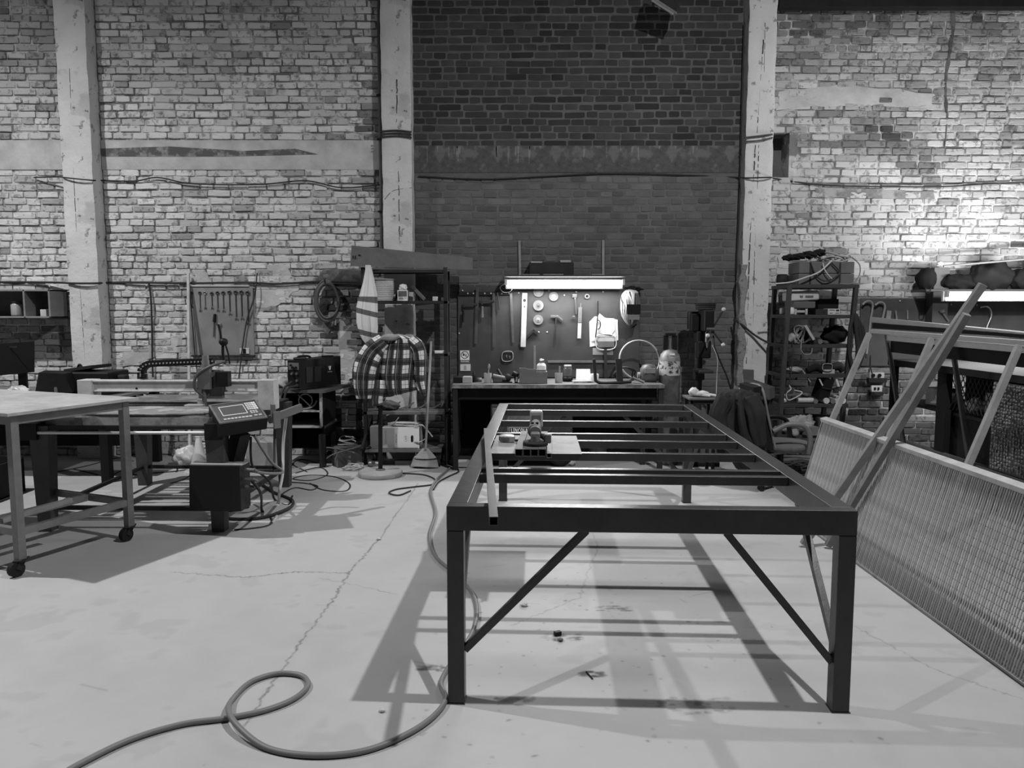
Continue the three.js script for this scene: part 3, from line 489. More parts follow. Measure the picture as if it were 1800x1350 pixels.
{ // desk with monitor and clutter
  const t = thing('desk', 'dark desk against the wall behind the cart', 'desk', [-4.6, 0, -7.5]);
  part('desk_top', slab([-6.2, 0.77, -8.1], [-3.72, 0.8, -7.0]), G(0.2, 0.6, 0, 'wood'), t);
  for (const [x, z] of [[-3.8, -7.05], [-3.8, -8.05], [-6.1, -7.05]]) part('leg', slab([x - 0.04, 0, z - 0.04], [x + 0.04, 0.77, z + 0.04]), M.blackmatt, t);
  part('modesty_panel', slab([-6.1, 0.2, -7.9], [-3.84, 0.77, -7.87]), M.blackmatt, t);
  const mo = thing('monitor', 'black computer monitor standing on the desk by the wall', 'monitor', [-4.75, 0.8, -7.4]);
  part('screen_housing', hexa([[-5.035, 0.976, -7.15], [-4.647, 1.01, -7.4], [-4.63, 1.309, -7.4], [-5.014, 1.281, -7.15], [-5.084, 0.97, -7.22], [-4.685, 1.005, -7.46], [-4.667, 1.307, -7.46], [-5.063, 1.278, -7.22]]), M.black, mo);
  part('badge', box(0.1, 0.016, 0.004, [-4.752, 1.26, -7.27], 0.001, -0.38), M.dark, mo);
  part('stand', [slab([-4.9, 0.8, -7.5], [-4.65, 0.815, -7.3]), slab([-4.82, 0.81, -7.44], [-4.74, 1.05, -7.41])], M.black, mo);
  solo('equipment_box', hexa([[-4.465, 0.842, -7.1], [-4.084, 0.847, -7.05], [-4.159, 1.022, -7.05], [-4.422, 1.029, -7.1], [-4.612, 0.855, -7.5], [-4.246, 0.86, -7.45], [-4.238, 1.017, -7.45], [-4.603, 1.019, -7.5]]), M.black, 'low black equipment case on the desk beside the monitor', 'box');
  const pr = thing('printer', 'black printer with a raised grey tray, on the desk next to the column', 'printer', [-4.05, 0.8, -7.5]);
  part('body', slab([-4.3, 0.8, -7.65], [-3.85, 1.02, -7.25], 0.02), M.black, pr); part('tray', bar([-4.31, 1.025, -7.5], [-4.023, 1.067, -7.45], 0.3, 0.03), M.dark, pr); part('side_panel', slab([-3.95, 0.86, -7.5], [-3.77, 0.98, -7.4], 0.02), M.dark, pr);
  part('tray_rest', tube([[-4.23, 1.043, -7.4], [-4.206, 1.082, -7.4], [-4.18, 1.049, -7.4]], 0.012), M.black, pr);
  solo('crumpled_bag', lump(0.085, [-4.62, 0.845, -7.1], 1.3, 0.75, 0.8, 0.16, 2), G(0.6, 0.35, 0, 'worn'), 'crumpled shiny white bag on the desk below the monitor', 'bag');
  solo('wooden_strip', bar([-4.95, 0.815, -7.0], [-4.33, 0.85, -7.2], 0.05, 0.02), M.wood, 'narrow wooden slat lying across the desk edge', 'slat');
  solo('glass_jar', lathe([[0, 0], [0.03, 0], [0.034, 0.01], [0.034, 0.09], [0.022, 0.11], [0.022, 0.13], [0, 0.13]], [-4.25, 0.802, -7.1]), G(0.1, 0.2, 0, null), 'small dark jar in front of the printer', 'jar');
  const bx = thing('storage_bin', 'dark bin full of offcuts under the desk, behind the cart', 'bin', [-4.65, 0, -6.3]);
  part('shell', [slab([-5.0, 0, -6.7], [-4.35, 0.32, -6.68]), slab([-5.0, 0, -6.1], [-4.35, 0.3, -6.08]), slab([-5.0, 0, -6.7], [-4.98, 0.32, -6.08]), slab([-4.37, 0, -6.7], [-4.35, 0.3, -6.08]), slab([-5.0, 0, -6.7], [-4.35, 0.02, -6.08])], M.blackmatt, bx);
  for (let i = 0; i < 5; i++) solo('pipe_offcut', cyl([-4.9 + i * 0.06, 0.1, -6.6 + (i % 3) * 0.15], [-4.92 + i * 0.065 + rr(-0.05, 0.05), rr(0.45, 0.62), -6.45 + (i % 3) * 0.12], 0.02), i % 3 ? M.dark : M.grey, 'thin pipe offcut standing in the dark bin', 'offcut', 'pipe offcuts in the bin under the desk');
}
{ // wall cubby
  const t = thing('wall_cubby', 'open two-hole wall cubby shelf left of the concrete column', 'shelf', [-5.3, 1.5, -8.22]);
  const z0 = -8.38, z1 = -8.06, y0 = 1.528, y1 = 1.826, e = -4.856, d = -5.131, wd = G(0.24, 0.8, 0, 'wood');
  part('top_board', slab([-6.2, y1 - 0.018, z0], [e, y1, z1]), wd, t); part('bottom_board', slab([-6.2, y0, z0], [e, y0 + 0.018, z1]), wd, t); part('back_board', slab([-6.2, y0, z0], [e, y1, z0 + 0.015]), G(0.12, 0.85, 0, 'wood'), t);
  part('side_board', slab([e - 0.02, y0, z0], [e, y1, z1]), wd, t); part('divider', slab([d - 0.01, y0, z0], [d + 0.01, y1, z1]), wd, t); part('divider', slab([-5.85, y0, z0], [-5.83, y1, z1]), wd, t);
  const j = thing('glass_jar', 'pale jar with a lid inside the wall cubby', 'jar', [-5.301, y0 + 0.018, -8.2]), p = j.position.toArray();
  part('jar_body', lathe([[0, 0], [0.05, 0], [0.055, 0.02], [0.055, 0.12], [0.04, 0.14], [0, 0.14]], p), G(0.4, 0.3), j); part('lid', lathe([[0, 0.16], [0.042, 0.16], [0.044, 0.14], [0, 0.139]], p), M.grey, j);
  solo('small_carton', slab([-4.984, y0 + 0.018, -8.15], [-4.9 - 0.022, y0 + 0.09, -8.09]), M.white, 'small white carton in the right-hand hole of the cubby', 'box');
}
{ // cables on the wall
  const wc = (name, pts, r, m, label) => solo(name, tube(pts, r, pts.length * 8, false, 6), m, label, 'cable');
  wc('wall_cable', [[-5.941, 1.914, -8.36], [-5.198, 1.914, -8.36], [-4.854, 1.906, -8.3], [-4.717, 1.896, -8.19], [-4.411, 1.896, -8.185], [-4.425, 1.908, -8.36], [-4.023, 1.908, -8.36], [-3.528, 1.902, -8.36], [-2.909, 1.908, -8.36], [-2.538, 1.896, -8.36], [-2.104, 1.92, -8.36], [-1.609, 1.908, -8.36]], 0.011, M.cable, 'black cable strung along the pale bricks above the tool panel');
  wc('wall_cable', [[-3.949, 1.896, -8.36], [-3.936, 1.767, -8.36], [-3.935, 1.52, -8.36], [-3.948, 1.084, -8.36], [-3.951, 0.877, -8.36]], 0.01, M.cable, 'black cable hanging straight down beside the white pole');
  wc('wall_cable', [[-5.132, 3.029, -8.36], [-4.774, 3.016, -8.25], [-4.716, 3, -8.19], [-4.416, 2.97, -8.185], [-4.431, 2.999, -8.36], [-4.034, 2.993, -8.36], [-3.818, 3.029, -8.36], [-3.485, 2.969, -8.36], [-2.69, 2.957, -8.36], [-2.2, 2.993, -8.36], [-1.835, 2.921, -8.36], [-1.419, 2.951, -8.36]], 0.007, M.cable, 'thin dark wire sagging below the concrete band');
  wc('wall_cable', [[-2.769, 2.012, -8.36], [-2.792, 1.766, -8.33], [-2.88, 1.52, -8.33], [-2.932, 1.272, -8.33], [-2.985, 0.87, -8.3]], 0.007, M.cable, 'thin dark wire hanging over the edge of the grey panel');
  wc('wall_cable', [[-3.497, 1.889, -8.33], [-3.481, 1.52, -8.33], [-3.466, 1.117, -8.33], [-3.439, 0.848, -8.33]], 0.007, M.cable, 'thin dark wire hanging down the grey panel next to the white pole');
  wc('wall_cable', [[-1.011, 3.045, -8.385], [-0.306, 3.015, -8.385], [0.368, 3.045, -8.385], [0.98, 3.075, -8.385], [1.715, 3.063, -8.385], [2.447, 3.031, -8.37], [2.454, 2.994, -8.19], [2.715, 2.999, -8.185], [2.826, 3.019, -8.37], [3.306, 2.953, -8.37], [4.041, 2.935, -8.37], [4.654, 2.935, -8.37], [5.142, 2.965, -8.37], [5.874, 2.995, -8.37]], 0.008, M.cable, 'thin dark wire crossing the dark bay and the right column');
  wc('conduit', [[-1.403, 5.089, -8.37], [-1.409, 3.99, -8.37], [-1.412, 3.103, -8.37], [-1.413, 2.257, -8.37]], 0.018, M.grey, 'grey conduit running down beside the middle column').userData.category = 'pipe';
  for (const [y, l] of [[[-1.409, 3.882, -8.36], 'small dark clip high on the conduit, above the wire bandage'], [[-1.411, 3.428, -8.36], 'small dark clip on the conduit level with the wire bandage'], [[-1.411, 2.669, -8.36], 'small dark clip low on the conduit, above the duct box']]) solo('pipe_clip', box(0.06, 0.018, 0.05, y), M.dark, l, 'clip');
  wc('wall_cable', [[2.446, 4.626, -8.36], [2.446, 3.812, -8.36], [2.447, 2.921, -8.36], [2.435, 2.012, -8.36]], 0.007, M.cable, 'thin dark wire down the edge of the right column');
  wc('wall_cable', [[2.407, 1.508, -8.3], [2.453, 1.461, -8.18], [2.584, 1.352, -8.16], [2.718, 1.269, -8.1], [2.835, 1.235, -8.05]], 0.011, M.cable, 'black cable slung from the right column to the rack');
}
{ // hung wrench panel
  const t = thing('wrench_board', 'grey tool panel hung on the pale bricks behind the cutting table', 'tool panel', [-3.18, 1.1, -8.37]);
  part('board', slab([-3.518, 1.115, -8.372], [-2.822, 1.865, -8.352]), G(0.24, 0.7, 0, 'mottle'), t);
  part('top_strip', slab([-3.518, 1.865, -8.385], [-2.859, 1.883, -8.34]), G(0.5, 0.7), t); part('bottom_strip', slab([-3.518, 1.103, -8.385], [-2.822, 1.121, -8.34]), M.dark, t);
  const so = thing('wall_socket', 'white twin socket at the lower corner of the grey panel', 'socket', [-2.93, 1.166, -8.35]);
  part('plate', box(0.105, 0.062, 0.014, [-2.929, 1.166, -8.346]), M.white, so); part('insert', box(0.03, 0.05, 0.02, [-2.927, 1.166, -8.342]), M.black, so);
  solo('pole', bar([-3.509, 2.005, -8.34], [-3.428, 0.002, -8], 0.026), G(0.56, 0.7, 0, 'wood'), 'long white pole leaning on the wall beside the grey panel', 'pole');
  const ws = [[337, 514, 536], [351, 514, 543], [360, 514, 539], [372, 515, 539], [382, 514, 543], [392, 514, 544], [403, 513, 549], [414, 513, 558], [424, 513, 557], [435, 514, 566]];
  const nth = ['smallest', 'second', 'third', 'fourth', 'fifth', 'sixth', 'seventh', 'eighth', 'ninth', 'tenth'];
  const XY = [[-3.48, 1.803], [-3.394, 1.803], [-3.338, 1.803], [-3.264, 1.797], [-3.202, 1.803], [-3.14, 1.803], [-3.072, 1.809], [-3.004, 1.809], [-2.942, 1.809], [-2.874, 1.803]];
  XY.forEach(([x, y], i) => {
    const L = (ws[i][2] - ws[i][1]) * 0.0063, k = 0.55 + 0.045 * i, m = i === 2 ? M.chrome : G(0.12, 0.35, 0.7, 'steel');
    const w = thing('wrench', `${i === 2 ? 'bright' : 'dark'} wrench on the grey panel, ${nth[i]} from the white pole`, 'wrench', [x, y, -8.345], 'wrenches on the grey panel');
    part('shank', plate([[x - 0.008 * k, y], [x + 0.008 * k, y], [x + 0.007 * k, y - L], [x - 0.007 * k, y - L]], -8.352, 0.007, 0.002), m, w);
    part('ring_end', ring(0.016 * k + 0.003, 0.006 * k + 0.002, [x, y - 0.006, -8.345], 'z', 16), m, w);
    part('open_end', plate([[x - 0.009 * k, y - L + 0.01], [x + 0.009 * k, y - L + 0.01], [x + 0.022 * k, y - L - 0.012], [x + 0.016 * k, y - L - 0.032], [x + 0.006 * k, y - L - 0.014], [x - 0.006 * k, y - L - 0.014], [x - 0.016 * k, y - L - 0.032], [x - 0.022 * k, y - L - 0.012]], -8.353, 0.009, 0.002), M.chrome, w);
  });
  const f = thing('file', 'dark-handled file on the grey panel under the wrenches', 'file', [-3.235, 1.575, -8.34]);
  part('handle', cyl([-3.235, 1.569, -8.34], [-3.245, 1.483, -8.34], 0.014, 0.017), M.black, f); part('blade', bar([-3.245, 1.483, -8.34], [-3.257, 1.322, -8.34], 0.006, 0.016), G(0.1, 0.5, 0.6, 'steel'), f);
  const pl = thing('wrench', 'slim adjustable wrench below the file on the grey panel', 'wrench', [-3.19, 1.452, -8.34]);
  part('shank', bar([-3.19, 1.439, -8.34], [-3.191, 1.259, -8.34], 0.006, 0.02), M.steel, pl); part('jaw', box(0.035, 0.03, 0.012, [-3.19, 1.452, -8.34]), M.steel, pl);
}
{ // hose coil on the wall
  const t = thing('hose_coil', 'dark hose coiled in a tall loop hanging on the wall', 'hose', [-2.009, 1.705, -8.33]);
  const c = [-2.015, 1.711, -8.33], loops = [[0.128, 0.22, 0], [0.118, 0.21, 0.02], [0.11, 0.2, -0.012], [0.102, 0.185, 0.03], [0.096, 0.18, 0.01]];
  loops.forEach(([a, b, dz], k) => { const p = []; for (let i = 0; i < 22; i++) { const q = i / 22 * Math.PI * 2; p.push([c[0] + Math.cos(q) * a + (k % 2) * 0.008 + Math.max(0, Math.cos(q)) * 0.012 * k, c[1] + Math.sin(q) * b - 0.01 * (k % 3), c[2] + dz + 0.01 * Math.sin(q * 2 + k)]); } part('loop', tube(p, 0.0125, 80, true, 7), k === 2 ? G(0.17, 0.6, 0, null) : G(0.075, 0.55, 0, null), t); });
  part('hook', tube([[c[0], c[1] + 0.2, -8.39], [c[0], c[1] + 0.19, -8.29], [c[0], c[1] + 0.23, -8.27]], 0.008), M.dark, t);
  part('coupling', cyl([-1.895, 1.704, -8.29], [-1.896, 1.643, -8.29], 0.018), M.steel, t);
}
{ // cabinet and welder
  const t = thing('tool_cabinet', 'black open-fronted cabinet under the welding set', 'cabinet', [-2.1, 0, -7.9]);
  const x0 = -2.42, x1 = -1.93, zf = -7.72, zb = -8.3, y1 = 0.775, wf = G(0.44, 0.7, 0, 'wood');
  part('top', hexa([[x0 - 0.05, y1, zf + 0.05], [x1 + 0.03, y1, zf + 0.05], [x1 + 0.03, y1 + 0.03, zf + 0.05], [x0 - 0.05, y1 + 0.03, zf + 0.05], [x0 - 0.05, y1, zb], [x1 + 0.16, y1, zb], [x1 + 0.16, y1 + 0.03, zb], [x0 - 0.05, y1 + 0.03, zb]]), G(0.1, 0.6, 0, 'wood'), t);
  part('side_panel', slab([x1 - 0.02, 0.3, zb], [x1, y1, zf - 0.03]), M.blackmatt, t); part('side_panel', slab([x0, 0.1, zb], [x0 + 0.02, y1, zf - 0.03]), M.blackmatt, t); part('back_panel', slab([x0, 0.1, zb], [x1, y1, zb + 0.015]), M.blackmatt, t);
  const ys = [0.588, 0.424];
  for (const y of ys) part('shelf', slab([x0 + 0.02, y - 0.015, zb], [x1 - 0.02, y, zf]), wf, t, 'shelf with pale front edge');
  part('stile', slab([x1 - 0.035, ys[1], zf - 0.02], [x1 - 0.005, y1, zf]), wf, t, 'pale upright edge'); part('stile', slab([x0 + 0.03, y1 - 0.12, zf - 0.02], [x0 + 0.055, y1, zf]), wf, t, 'pale upright edge');
  for (const [x, z] of [[x1 - 0.02, zf - 0.03], [x1 - 0.02, zb + 0.03], [x0 + 0.02, zf - 0.03]]) part('leg', slab([x - 0.03, 0, z - 0.03], [x + 0.03, 0.34, z + 0.03]), M.darksteel, t);
  part('rail', bar([x1 - 0.01, 0.412, zf - 0.04], [x1 - 0.01, 0.412, zb], 0.03), M.grey, t);
  solo('cable_coil', [ring(0.07, 0.007, [-2.14, y1 - 0.12, -7.85]), tube([[-2.23, y1 - 0.17, -7.82], [-2.15, y1 - 0.2, -7.8], [-2.05, y1 - 0.17, -7.82], [-2.02, y1 - 0.12, -7.85]], 0.009), tube([[-2.21, y1 - 0.06, -7.84], [-2.15, y1 - 0.1, -7.8], [-2.08, y1 - 0.17, -7.8]], 0.007)], M.cablewhite, 'loose coil of white cable on the cabinet shelf', 'cable').position.y = ys[0];
  const w = thing('welding_set', 'black boxy welding machine with knobs standing on the cabinet', 'welder', [-2.1, y1 + 0.03, -7.9]);
  const b = y1 + 0.03, h = b + 0.3;
  part('case', hexa([[-2.26, b + 0.02, -7.66], [-2.13, b + 0.02, -7.62], [-2.13, h, -7.62], [-2.26, h, -7.66], [-2.02, b + 0.02, -8.18], [-1.83, b + 0.02, -8.12], [-1.83, h + 0.02, -8.12], [-2.02, h + 0.02, -8.18]]), M.black, w);
  const side = (u, y) => { const k = u; return [-2.13 + 0.3 * k + 0.004, y, -7.62 - 0.5 * k + 0.003]; }, ang = Math.atan2(0.5, 0.3);
  for (const u of [0.22, 0.42]) part('vent_panel', box(0.09, 0.16, 0.006, side(u, b + 0.15), 0.002, ang), M.dark, w);
  const lg = canvasTex(128, 128, (g) => { g.fillStyle = '#0b0b0b'; g.fillRect(0, 0, 128, 128); g.fillStyle = '#d8d8d8'; g.beginPath(); g.moveTo(40, 22); g.lineTo(88, 22); g.lineTo(76, 74); g.lineTo(52, 74); g.closePath(); g.fill(); g.fillStyle = '#0b0b0b'; g.beginPath(); g.moveTo(54, 30); g.lineTo(74, 30); g.lineTo(64, 52); g.fill(); g.fillStyle = '#8a8a8a'; for (let k = 0; k < 9; k++) g.fillRect(24 + k * 9, 92, 7, 12); });
  const lm = new THREE.MeshStandardMaterial({ map: lg, roughness: 0.5 }), lq = new THREE.PlaneGeometry(0.1, 0.1).rotateY(ang).translate(...side(0.72, b + 0.19)); lq.userData.keep = true; part('badge', lq, lm, w, 'pale emblem over a line of lettering');
  part('control_panel', hexa([[-2.25, h - 0.09, -7.655], [-2.135, h - 0.09, -7.615], [-2.135, h - 0.02, -7.615], [-2.25, h - 0.02, -7.655], [-2.25, h - 0.09, -7.665], [-2.135, h - 0.09, -7.625], [-2.135, h - 0.02, -7.625], [-2.25, h - 0.02, -7.665]]), M.grey, w);
  for (const [x, y, r] of [[-2.2, h - 0.07, 0.014], [-2.165, h - 0.07, 0.014], [-2.22, h - 0.045, 0.01]]) part('knob', cyl([x, y, -7.645], [x, y, -7.615], r), M.black, w);
  for (const [x, y] of [[-2.21, h - 0.13], [-2.16, h - 0.13], [-2.16, b + 0.1], [-2.16, b + 0.05]]) part('socket', cyl([x, y, -7.645], [x, y, -7.61], 0.017, 0.012), M.chrome, w);
  part('handle', tube([[-2.2, h - 0.005, -7.75], [-2.19, h + 0.025, -7.78], [-2.12, h + 0.025, -7.95], [-2.11, h, -8.0]], 0.012), M.black, w);
  solo('cable_coil', ring(0.055, 0.013, [-2.16, h + 0.015, -7.76], 'y'), M.cable, 'small black ring of cable lying on top of the welder', 'cable');
  solo('disc', lathe([[0, 0], [0.06, 0], [0.065, 0.006], [0.06, 0.012], [0, 0.012]], [-1.95, h + 0.018, -8.05]), M.black, 'flat black disc lying on top of the welder at the back', 'disc');
  solo('rag_pile', lump(0.1, [-2.36, y1 + 0.07, -7.95], 1.2, 0.7, 0.8, 0.25, 4), fabric(0.5), 'crumpled white rags left of the welder on the cabinet', 'rag');
  const lead = (p, label) => solo('welding_lead', tube(p, 0.012, 30), M.cable, label, 'cable', 'leads plugged into the welder');
  lead([[-2.16, b + 0.05, -7.6], [-2.22, b + 0.03, -7.5], [-2.26, b - 0.15, -7.45], [-2.3, b - 0.3, -7.4], [-2.3, 0.3, -7.4], [-2.25, 0.012, -7.3]], 'black lead drooping from the lower socket of the welder');
  lead([[-2.21, b + 0.09, -7.62], [-2.27, b + 0.02, -7.52], [-2.3, b - 0.15, -7.46], [-2.33, b - 0.32, -7.42], [-2.34, 0.3, -7.42], [-2.3, 0.012, -7.25]], 'black lead drooping from the upper socket of the welder');
}
{ // boxes under and behind the cutting table
  const c = thing('carton', 'plain grey carton on the floor behind the cutting table', 'box', [-2.65, 0, -7.65]);
  part('body', slab([-2.82, 0.02, -7.85], [-2.3, 0.3, -7.5], 0.004), M.card, c); part('label_tag', box(0.06, 0.05, 0.004, [-2.68, 0.16, -7.498], 0.001), M.white, c); part('flap', slab([-2.82, 0.296, -7.85], [-2.56, 0.304, -7.5]), M.card, c);
  part('base', slab([-2.84, 0, -7.87], [-2.28, 0.02, -7.48]), M.black, c);
  solo('plastic_sack', lump(0.12, [-3.38, 0.1, -7.8], 1, 0.85, 0.8, 0.2, 3), G(0.6, 0.4), 'crumpled white plastic sack under the cutting table by the wall', 'sack');
  solo('traffic_cone', lathe([[0.14, 0], [0.14, 0.02], [0.09, 0.025], [0.025, 0.34], [0, 0.34]], [-3.12, 0, -7.5]), M.white, 'pale cone standing beside the white sack', 'cone');
  const e = thing('transformer_box', 'grey electrical box on the floor wrapped in wire', 'electrical box', [-1.72, 0, -7.85]);
  part('case', box(0.27, 0.19, 0.2, [-1.72, 0.095, -7.85], 0.008, 0.5), G(0.18, 0.6, 0, 'steel'), e); part('lid', box(0.28, 0.02, 0.21, [-1.72, 0.2, -7.85], 0.004, 0.5), M.grey, e);
  const wr = (p, r, m, l) => solo('wire_coil', tube(p, r, p.length * 8, false, 5), m, l, 'wire');
  const p1 = []; for (let i = 0; i < 34; i++) { const a = i * 0.62; p1.push([-1.72 + Math.cos(a) * (0.1 - i * 0.001), 0.22 + i * 0.0025 + 0.01 * Math.sin(i), -7.86 + Math.sin(a) * 0.08]); } wr(p1, 0.006, M.cablewhite, 'pale wire coiled on top of the electrical box');
  const p2 = []; for (let i = 0; i < 26; i++) { const a = i * 0.5; p2.push([-1.74 + Math.cos(a) * 0.19, 0.09 + Math.abs(Math.sin(a * 0.7)) * 0.12, -7.8 + Math.sin(a) * 0.13]); } wr(p2, 0.007, M.cablegrey, 'grey wire looped around the electrical box');
  const p3 = []; for (let i = 0; i < 22; i++) p3.push([-1.6 + Math.sin(i * 1.9) * 0.11, 0.012 + 0.02 * (i % 3), -7.6 + Math.cos(i * 1.3) * 0.07]); wr(p3, 0.005, M.cablewhite, 'tangle of white wire ends on the floor by the electrical box');
}
{ // cables on the floor, left
  const fc = (pts, r, m, label) => solo('floor_cable', tube(pts, r, pts.length * 9, false, 6), m, label, 'cable');
  const y = 0.012;
  fc([[-1.859, 0.396, -5.35], [-1.792, 0.345, -5.3], [-1.994, 0, -5.976], [-1.843, 0, -5.726], [-1.828, 0, -5.571], [-1.93, 0, -5.496], [-2.037, 0, -5.467]], 0.01, M.cable, 'black cable dropping from the cabinet plug to the floor');
  fc([[-1.861, 0.464, -5.36], [-1.793, 0.417, -5.5], [-1.772, 0.37, -5.8], [-1.829, 0.438, -5.75], [-1.887, 0.558, -5.7], [-1.921, 0.68, -5.62]], 0.011, M.cablegrey, 'grey cable from the cabinet up to the console');
  fc([[-1.778, 0.762, -5.95], [-1.822, 0.549, -6], [-1.802, 0.34, -5.9], [-1.767, 0.251, -5.7], [-1.95, 0, -6.248], [-1.838, 0, -5.807], [-1.818, 0, -5.648]], 0.012, M.cablewhite, 'pale cable hanging from the console arm to the floor');
  fc([[-1.94, 0.67, -5.6], [-1.944, 0.533, -5.6], [-1.961, 0.418, -5.7], [-1.892, 0.308, -5.8], [-2.003, 0, -6.344], [-1.862, 0, -6.192], [-1.909, 0, -6.504]], 0.009, M.cable, 'black cable looping under the console');
  fc([[-2.3, y, -6.9], [-2.1, y, -6.6], [-1.85, y, -6.3], [-1.8, y + 0.01, -6.0], [-1.95, y, -5.75], [-2.2, y, -5.75], [-2.3, y, -5.9], [-2.15, y, -6.1]], 0.013, M.cable, 'thick black hose curled at the cutting table foot');
  fc([[-2.143, 0, -7.439], [-1.987, 0, -7.715], [-1.814, 0, -7.36], [-1.915, 0, -7.107], [-2.098, 0, -7.181], [-2.002, 0, -7.334], [-1.74, 0, -7.282], [-1.502, 0, -6.941], [-1.496, 0, -6.672], [-1.684, 0, -6.716], [-1.883, 0, -6.988]], 0.008, M.cable, 'thin black cable in wide loops on the floor by the stand');
  fc([[-2.109, 0, -7.035], [-1.936, 0, -6.988], [-1.785, 0, -6.872], [-1.796, 0, -6.716], [-1.964, 0, -6.804], [-2.015, 0, -6.629], [-1.959, 0, -6.248]], 0.009, M.cable, 'thin black cable heaped in front of the cabinet');
  fc([[-2.247, 0, -7.602], [-2.104, 0, -7.715], [-1.855, 0, -7.772], [-1.684, 0, -7.831]], 0.011, M.cablewhite, 'pale flat cable running along the floor to the electrical box');
  fc([[-2.039, 0, -7.92], [-2.279, 0, -8.137], [-2.309, 0, -7.92], [-2.045, 0, -7.492]], 0.008, M.cable, 'short black cable on the floor in front of the cabinet');
  fc([[-4.452, 0, -7.63], [-4.173, 0, -7.439], [-3.922, 0, -7.282], [-3.918, 0, -7.547], [-3.683, 0, -7.36], [-3.553, 0, -7.439], [-3.408, 0, -7.492], [-3.284, 0, -7.602]], 0.009, M.cable, 'black cable trailing under the cutting table');
  fc([[-4.544, 0, -7.492], [-4.416, 0, -7.772], [-4.342, 0, -8.137], [-4.225, 0, -8.399]], 0.008, M.cable, 'black cable running back under the cutting table');
  fc([[-3.351, 0, -7.492], [-3.518, 0, -8.012], [-3.388, 0, -7.92], [-3.153, 0, -7.36], [-3.139, 0, -7.107], [-3.183, 0, -6.988]], 0.009, M.cable, 'black cable loop beside the black cabinet');
}

